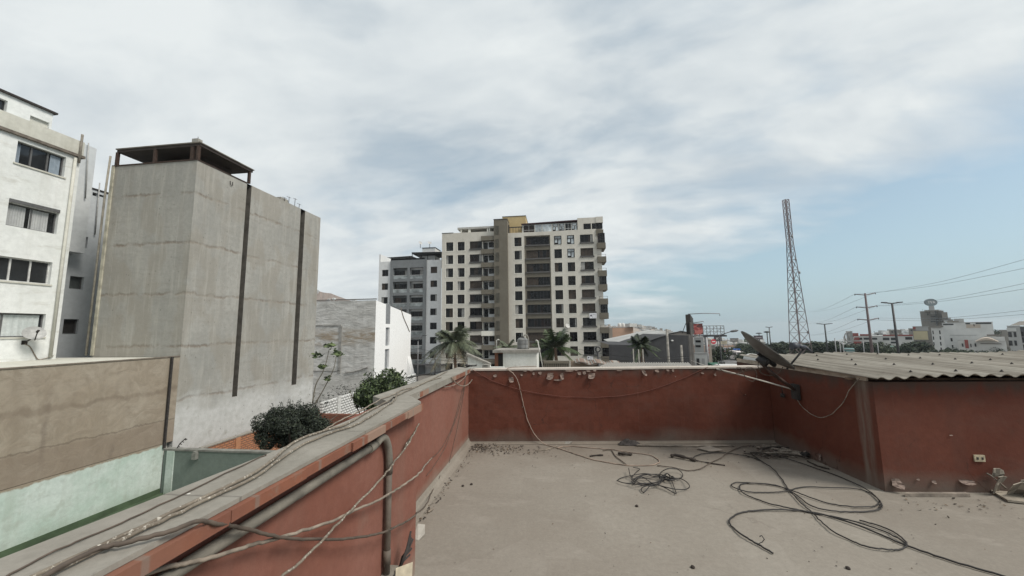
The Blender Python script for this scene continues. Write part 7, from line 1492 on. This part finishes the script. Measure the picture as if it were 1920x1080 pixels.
cable([onZ(*H2(*q), .008) for q in [(575, 660), (640, 655), (700, 640), (735, 625)]], .007, CABLEG, 'short pale stick of cable left of the hose on the floor', 'cable_piece', 'cable')
# sticks, rags and boards
def rough(pts, r, mat, label, name, cat, n=6, group=None, seed=0):
    rnd = random.Random(seed); P_ = smooth_path(pts, 4); return obj(name, MB().tube(P_, [r*rnd.uniform(.6, 1.2) for _ in P_], n), mat, None, label, cat, group)
DSTK = plain('dark_wood', (.035, .027, .022), .95, 0, .5, 12, .4); STK = plain('grey_wood', (.20, .17, .14), .95, 0, .4, 10, .4)
rough([z6(540, 258, .02), z6(570, 252, .035), z6(640, 268, .03), z6(700, 285, .02)], .022, DSTK, 'dark burnt stick lying on the floor in front of the back wall', 'burnt_stick', 'stick', seed=1)
rough([z6(690, 283, .014), z6(780, 300, .012), z6(890, 317, .01)], .008, DSTK, 'thin dark wire tail at the end of the burnt stick', 'wire_tail', 'wire', seed=2)
rough([z6(203, 240, .02), z6(240, 243, .03), z6(290, 245, .018)], .02, DSTK, 'short dark charred lump inside the hose loop', 'charred_lump', 'debris', seed=3)
rough([z6(20, 258, .012), z6(60, 252, .014), z6(105, 252, .01)], .012, DSTK, 'dark twig left of the charred lump', 'dark_twig', 'stick', seed=4)
rough([z6(320, 187, .02), z6(500, 190, .02), z6(740, 192, .02), z6(950, 190, .02)], .012, STK, 'long pale rod lying along the foot of the back wall', 'long_rod', 'rod', seed=5)
mb = MB(); q = [z6(705, 203, .03), z6(790, 192, .04), z6(880, 218, .028), z6(790, 226, .02)]
mb.hexa([p-Vector((0, 0, .008)) for p in q]+q); obj('flat_board', mb, plain('dusty_board', (.22, .19, .16), .9, 0, .3, 6), None, 'flat grey board lying near the shed corner pile', 'board')
mb = MB(); rnd = random.Random(9)     # crumpled rag
q = z6(275, 185, .0); gx = [[q+Vector((-.16+.32*i/8, -.06+.14*j/6, max(.006, .04+.028*sin(i*1.1+j*.8)+rnd.uniform(-.014, .014))*(1 if 0 < i < 8 and 0 < j < 6 else .2))) for j in range(7)] for i in range(9)]
for i in range(8):
    for j in range(6): mb.face([gx[i][j], gx[i+1][j], gx[i+1][j+1], gx[i][j+1]], 0, True)
obj('crumpled_rag', mb, plain('rag_dark', (.05, .043, .04), .95, 0, .5, 14), None, 'crumpled dark rag against the foot of the back wall', 'rag')
mb = MB(); q = onZ(*H2(820, 605), 0); 
for k in range(4): mb.hexa([q+Vector((rnd.uniform(-.04, .04)+a_, rnd.uniform(-.02, .02)+b2, c2)) for (a_, b2, c2) in ((-.04, -.03, .002), (.03, -.03, .002), (.03, .02, .002), (-.04, .02, .002), (-.03, -.02, .03), (.03, -.03, .035), (.02, .02, .03), (-.04, .01, .028))])
obj('rubble_lump', mb, GREYC, None, 'small lump of rubble at the foot of the back wall above the hose loop', 'rubble')
# debris pile at the shed corner: each stick a thing
for k, (a, b_, r_) in enumerate([((1090, 200), (1390, 250), .016), ((1110, 215), (1300, 205), .013), ((1150, 240), (1420, 262), .014), ((1050, 235), (1250, 268), .010), ((1180, 190), (1330, 232), .012), ((1130, 260), (1290, 262), .011), ((1230, 225), (1400, 240), .013), ((1010, 240), (1170, 272), .008), ((1120, 190), (1210, 215), .014), ((1290, 255), (1430, 275), .010)]):
    p0, p1 = z6(*a, .02+.012*(k % 4)), z6(*b_, .015+.014*((k+1) % 3)); rough([p0, p0.lerp(p1, .5)+Vector((0, rnd.uniform(-.03, .03), .02)), p1], r_, DSTK if k % 2 else STK, 'weathered stick in the debris heap where shed and back wall meet', 'debris_stick', 'stick', 5, 'sticks in the corner heap', 20+k)
mb = MB()
for _ in range(150):
    q = z6(rnd.gauss(1190, 75), rnd.gauss(243, 17), .004); s_ = rnd.uniform(.008, .035); a_ = Vector((rnd.uniform(-1, 1), rnd.uniform(-1, 1), rnd.uniform(-.3, .5))).normalized(); b2 = a_.cross(Vector((rnd.uniform(-.4, .4), rnd.uniform(-.4, .4), 1))).normalized(); q = q+Vector((0, 0, rnd.uniform(.004, .05))); mb.face([q-a_*s_, q+b2*s_*.5, q+a_*s_, q-b2*s_*.5], rnd.choice((0, 0, 1, 2)))
obj('corner_litter', mb, [DSTK, STK, FLAKE_R], None, 'dark crumbled litter heaped in the corner by the shed', 'litter', None, 'stuff')
q = z6(1405, 235, .03); obj('white_scrap', flake(q+Vector((0, 0, .05)), .05, .09, .03, .2, Vector((-.5, -.85, 0)).normalized(), 5), plain('white_scrap', (.52, .50, .45), .8, 0, .2, 8), None, 'small white scrap standing at the end of the debris heap', 'scrap')
rough([z6(1385, 246, .03), z6(1410, 252, .05), z6(1418, 240, .04)], .03, DARK, 'black lump at the right end of the debris heap', 'black_lump', 'debris', seed=8)
rough([z6(1420, 290, .01), z6(1490, 322, .012), z6(1560, 340, .01)], .01, DSTK, 'dark twig lying along the foot of the shed wall', 'dark_twig', 'stick', seed=9)
# right foreground: plank, folded peels of board
pk_ = [onZ(1693, 928, .012), onZ(1815, 928.5, .012)]; d_ = (pk_[1]-pk_[0]).normalized(); s_ = Vector((-d_.y, d_.x, 0))*.02
mb = MB().hexa([pk_[0]-s_+Vector((0, 0, -.01)), pk_[1]-s_+Vector((0, 0, -.01)), pk_[1]+s_+Vector((0, 0, -.01)), pk_[0]+s_+Vector((.05, 0, -.01)), pk_[0]-s_+Vector((0, 0, .022)), pk_[1]-s_+Vector((0, 0, .022)), pk_[1]+s_+Vector((0, 0, .022)), pk_[0]+s_+Vector((.05, 0, .022))])
obj('wood_plank', mb, STK, None, 'narrow grey plank lying in front of the shed wall', 'plank')
BRD = plain('peeling_board', (.29, .255, .205), .85, 0, .3, 9); BRD2 = plain('board_back', (.17, .145, .115), .9, 0, .35, 9)
def sheet(label, px, py, out, h0, w_, h_, tilt, yaw, seed):
    """a stiff peeled board, cracked into a few flat facets, standing or lying against the shed"""
    rnd = random.Random(seed); q = on_front(px, py) + nf*out; q.z = h0; ex = Vector((cos(yaw), sin(yaw), 0)); ey = Vector((-sin(yaw)*sin(tilt), cos(yaw)*sin(tilt), cos(tilt))); en = ex.cross(ey)
    us = [-.5, -.18+rnd.uniform(-.08, .08), .2+rnd.uniform(-.08, .08), .5]; vs = [-.5, rnd.uniform(-.1, .1), .5]; mb = MB(); g_ = []
    for i, u in enumerate(us):
        g_.append([])
        for j, v in enumerate(vs):
            k_ = 1-.35*abs(u)*(1 if v > 0 else .4)
            g_[-1].append(q+ex*(u*w_*(1+rnd.uniform(-.12, .12)))+ey*(v*h_*k_+rnd.uniform(-.012, .012))+en*((abs(u)*.35+rnd.uniform(-.08, .08))*w_))
    lo = min(p.z for r_ in g_ for p in r_); dz = Vector((0, 0, max(0, .008-lo)))
    for i in range(3):
        for j in range(2):
            f_ = [p+dz for p in (g_[i][j], g_[i+1][j], g_[i+1][j+1], g_[i][j+1])]; mb.face(f_, (i+j+seed) % 2); mb.face([p-en*.007 for p in f_[::-1]], 1)
    edge = [g_[i][0] for i in range(4)]+[g_[3][1]]+[g_[i][2] for i in (3, 2, 1, 0)]+[g_[0][1]]; edge = [p+dz for p in edge]
    for i in range(len(edge)): a, b_ = edge[i], edge[(i+1) % len(edge)]; mb.face([a, b_, b_-en*.007, a-en*.007], 0)
    return obj('peeled_board', mb, [BRD, BRD2], None, label, 'board', 'peeled boards by the shed wall')
sheet('leftmost curled board of the peeled heap, leaning on the shed wall', 1856, 905, .06, .10, .13, .20, -.35, .5, 1)
sheet('largest folded board in the middle of the peeled heap by the shed', 1880, 910, .14, .09, .20, .20, -.75, -.15, 2)
sheet('small scrap on top of the peeled heap, leaning highest on the wall', 1861, 884, .03, .21, .10, .09, -.2, .1, 3)
sheet('pale board at the right end of the peeled heap', 1908, 906, .10, .10, .15, .18, -.5, -.5, 4)
sheet('twisted narrow strip between the larger peeled boards', 1893, 915, .19, .05, .08, .17, -1.0, .8, 6)
q4 = [onZ(x, y_, .01) for x, y_ in ((1858, 922), (1925, 928), (1935, 946), (1890, 941))]
obj('cement_board', MB().hexa(q4+[p+Vector((0, 0, .018)) for p in q4]), BRD, None, 'flat pale panel lying on the floor under the peeled heap', 'panel')
rough([on_front(1843, 885)+nf*.03, on_front(1853, 893)+nf*.05, on_front(1868, 910)+nf*.08], .008, STK, 'thin stick poking out of the peeled heap', 'thin_stick', 'stick', seed=12)
# white chip by the near wall, tube piece
q = onZ(789, 1006, .0); mb = MB(); P_ = [q+Vector((dx, dy, dz)) for dx, dy, dz in ((-.05, -.05, .004), (.0, -.06, .004), (.035, .0, .03), (.01, .07, .06), (-.05, .06, .07))]; mb.face(P_); mb.face([p-Vector((0, 0, .008)) for p in P_[::-1]])
for i in range(5): a, b_ = P_[i], P_[(i+1) % 5]; mb.face([a, b_, b_-Vector((0, 0, .008)), a-Vector((0, 0, .008))])
obj('white_chip', mb, plain('white_chip', (.36, .34, .30), .8, 0, .15, 10), None, 'white broken chip lying at the jog of the near wall', 'chip')
rough([onZ(802, 960, .012), onZ(811, 955, .012)], .011, CABLEG, 'short grey tube piece on the floor by the left wall', 'tube_piece', 'tube', seed=14)
# loose dirt: leaves and grit swept to the edges, pebbles
mb = MB(); rnd = random.Random(41)
def bit(q, s_, m_):
    a_ = Vector((rnd.uniform(-1, 1), rnd.uniform(-1, 1), rnd.uniform(-.4, .4))).normalized(); b2 = a_.cross(Vector((rnd.uniform(-.6, .6), rnd.uniform(-.6, .6), 1))).normalized(); q = q+Vector((0, 0, s_*.5)); mb.face([q-a_*s_, q+b2*s_*.6, q+a_*s_, q-b2*s_*.6], m_)
for _ in range(420):
    x_ = 880+abs(rnd.gauss(0, 60)); bit(onZ(x_, 838+rnd.gauss(0, 5)+(x_-880)*.06, .002), rnd.uniform(.006, .022), rnd.choice((0, 0, 1, 2)))
for _ in range(90): v = rnd.random(); bit(onZ(878-v*95+abs(rnd.gauss(0, 6)), 852+v*125+rnd.gauss(0, 3), .002), rnd.uniform(.005, .016), rnd.choice((0, 0, 1)))
for _ in range(160): bit(onZ(rnd.uniform(820, 1560), 838+abs(rnd.gauss(0, 22)), .002), rnd.uniform(.004, .013), rnd.choice((0, 1, 1, 2)))
for _ in range(120): bit(onZ(rnd.uniform(800, 1900), rnd.uniform(870, 1075), .002), rnd.uniform(.003, .009), rnd.choice((0, 0, 1)))
for _ in range(60): bit(onZ(rnd.uniform(1690, 1920), 945+rnd.gauss(0, 12), .002), rnd.uniform(.005, .018), rnd.choice((0, 1, 2)))
obj('dry_litter', mb, [DSTK, plain('dry_leaf', (.12, .085, .055), .95, 0, .4, 9), STK], None, 'dry leaves and grit scattered over the roof floor', 'litter', None, 'stuff')
for (x, y_) in ((1299, 1065), (1194, 950), (1590, 1067), (868, 912), (884, 909)):
    q = onZ(x, y_, 0); obj('dark_clod', MB().lathe(q, [(.012, 0), (.017, .006), (.012, .014), (.004, .018)], 6), DSTK, None, 'small dark clod of dirt on the open roof floor', 'clod', 'clods on the roof floor')
# ================================================================== the air: thin even haze round the whole scene, sky outside
hz_m = bpy.data.materials.new('thin_haze'); hz_m.use_nodes = True; t = hz_m.node_tree; t.nodes.clear()
pv_ = nd(t, 'ShaderNodeVolumePrincipled', None, Color=(.80, .88, .92, 1), Density=.00022, Anisotropy=.2); ho = nd(t, 'ShaderNodeOutputMaterial'); t.links.new(pv_.outputs[0], ho.inputs['Volume'])
obj('haze', MB().box(-7100, -7100, -330, 7100, 7100, 60), hz_m, kind='stuff')
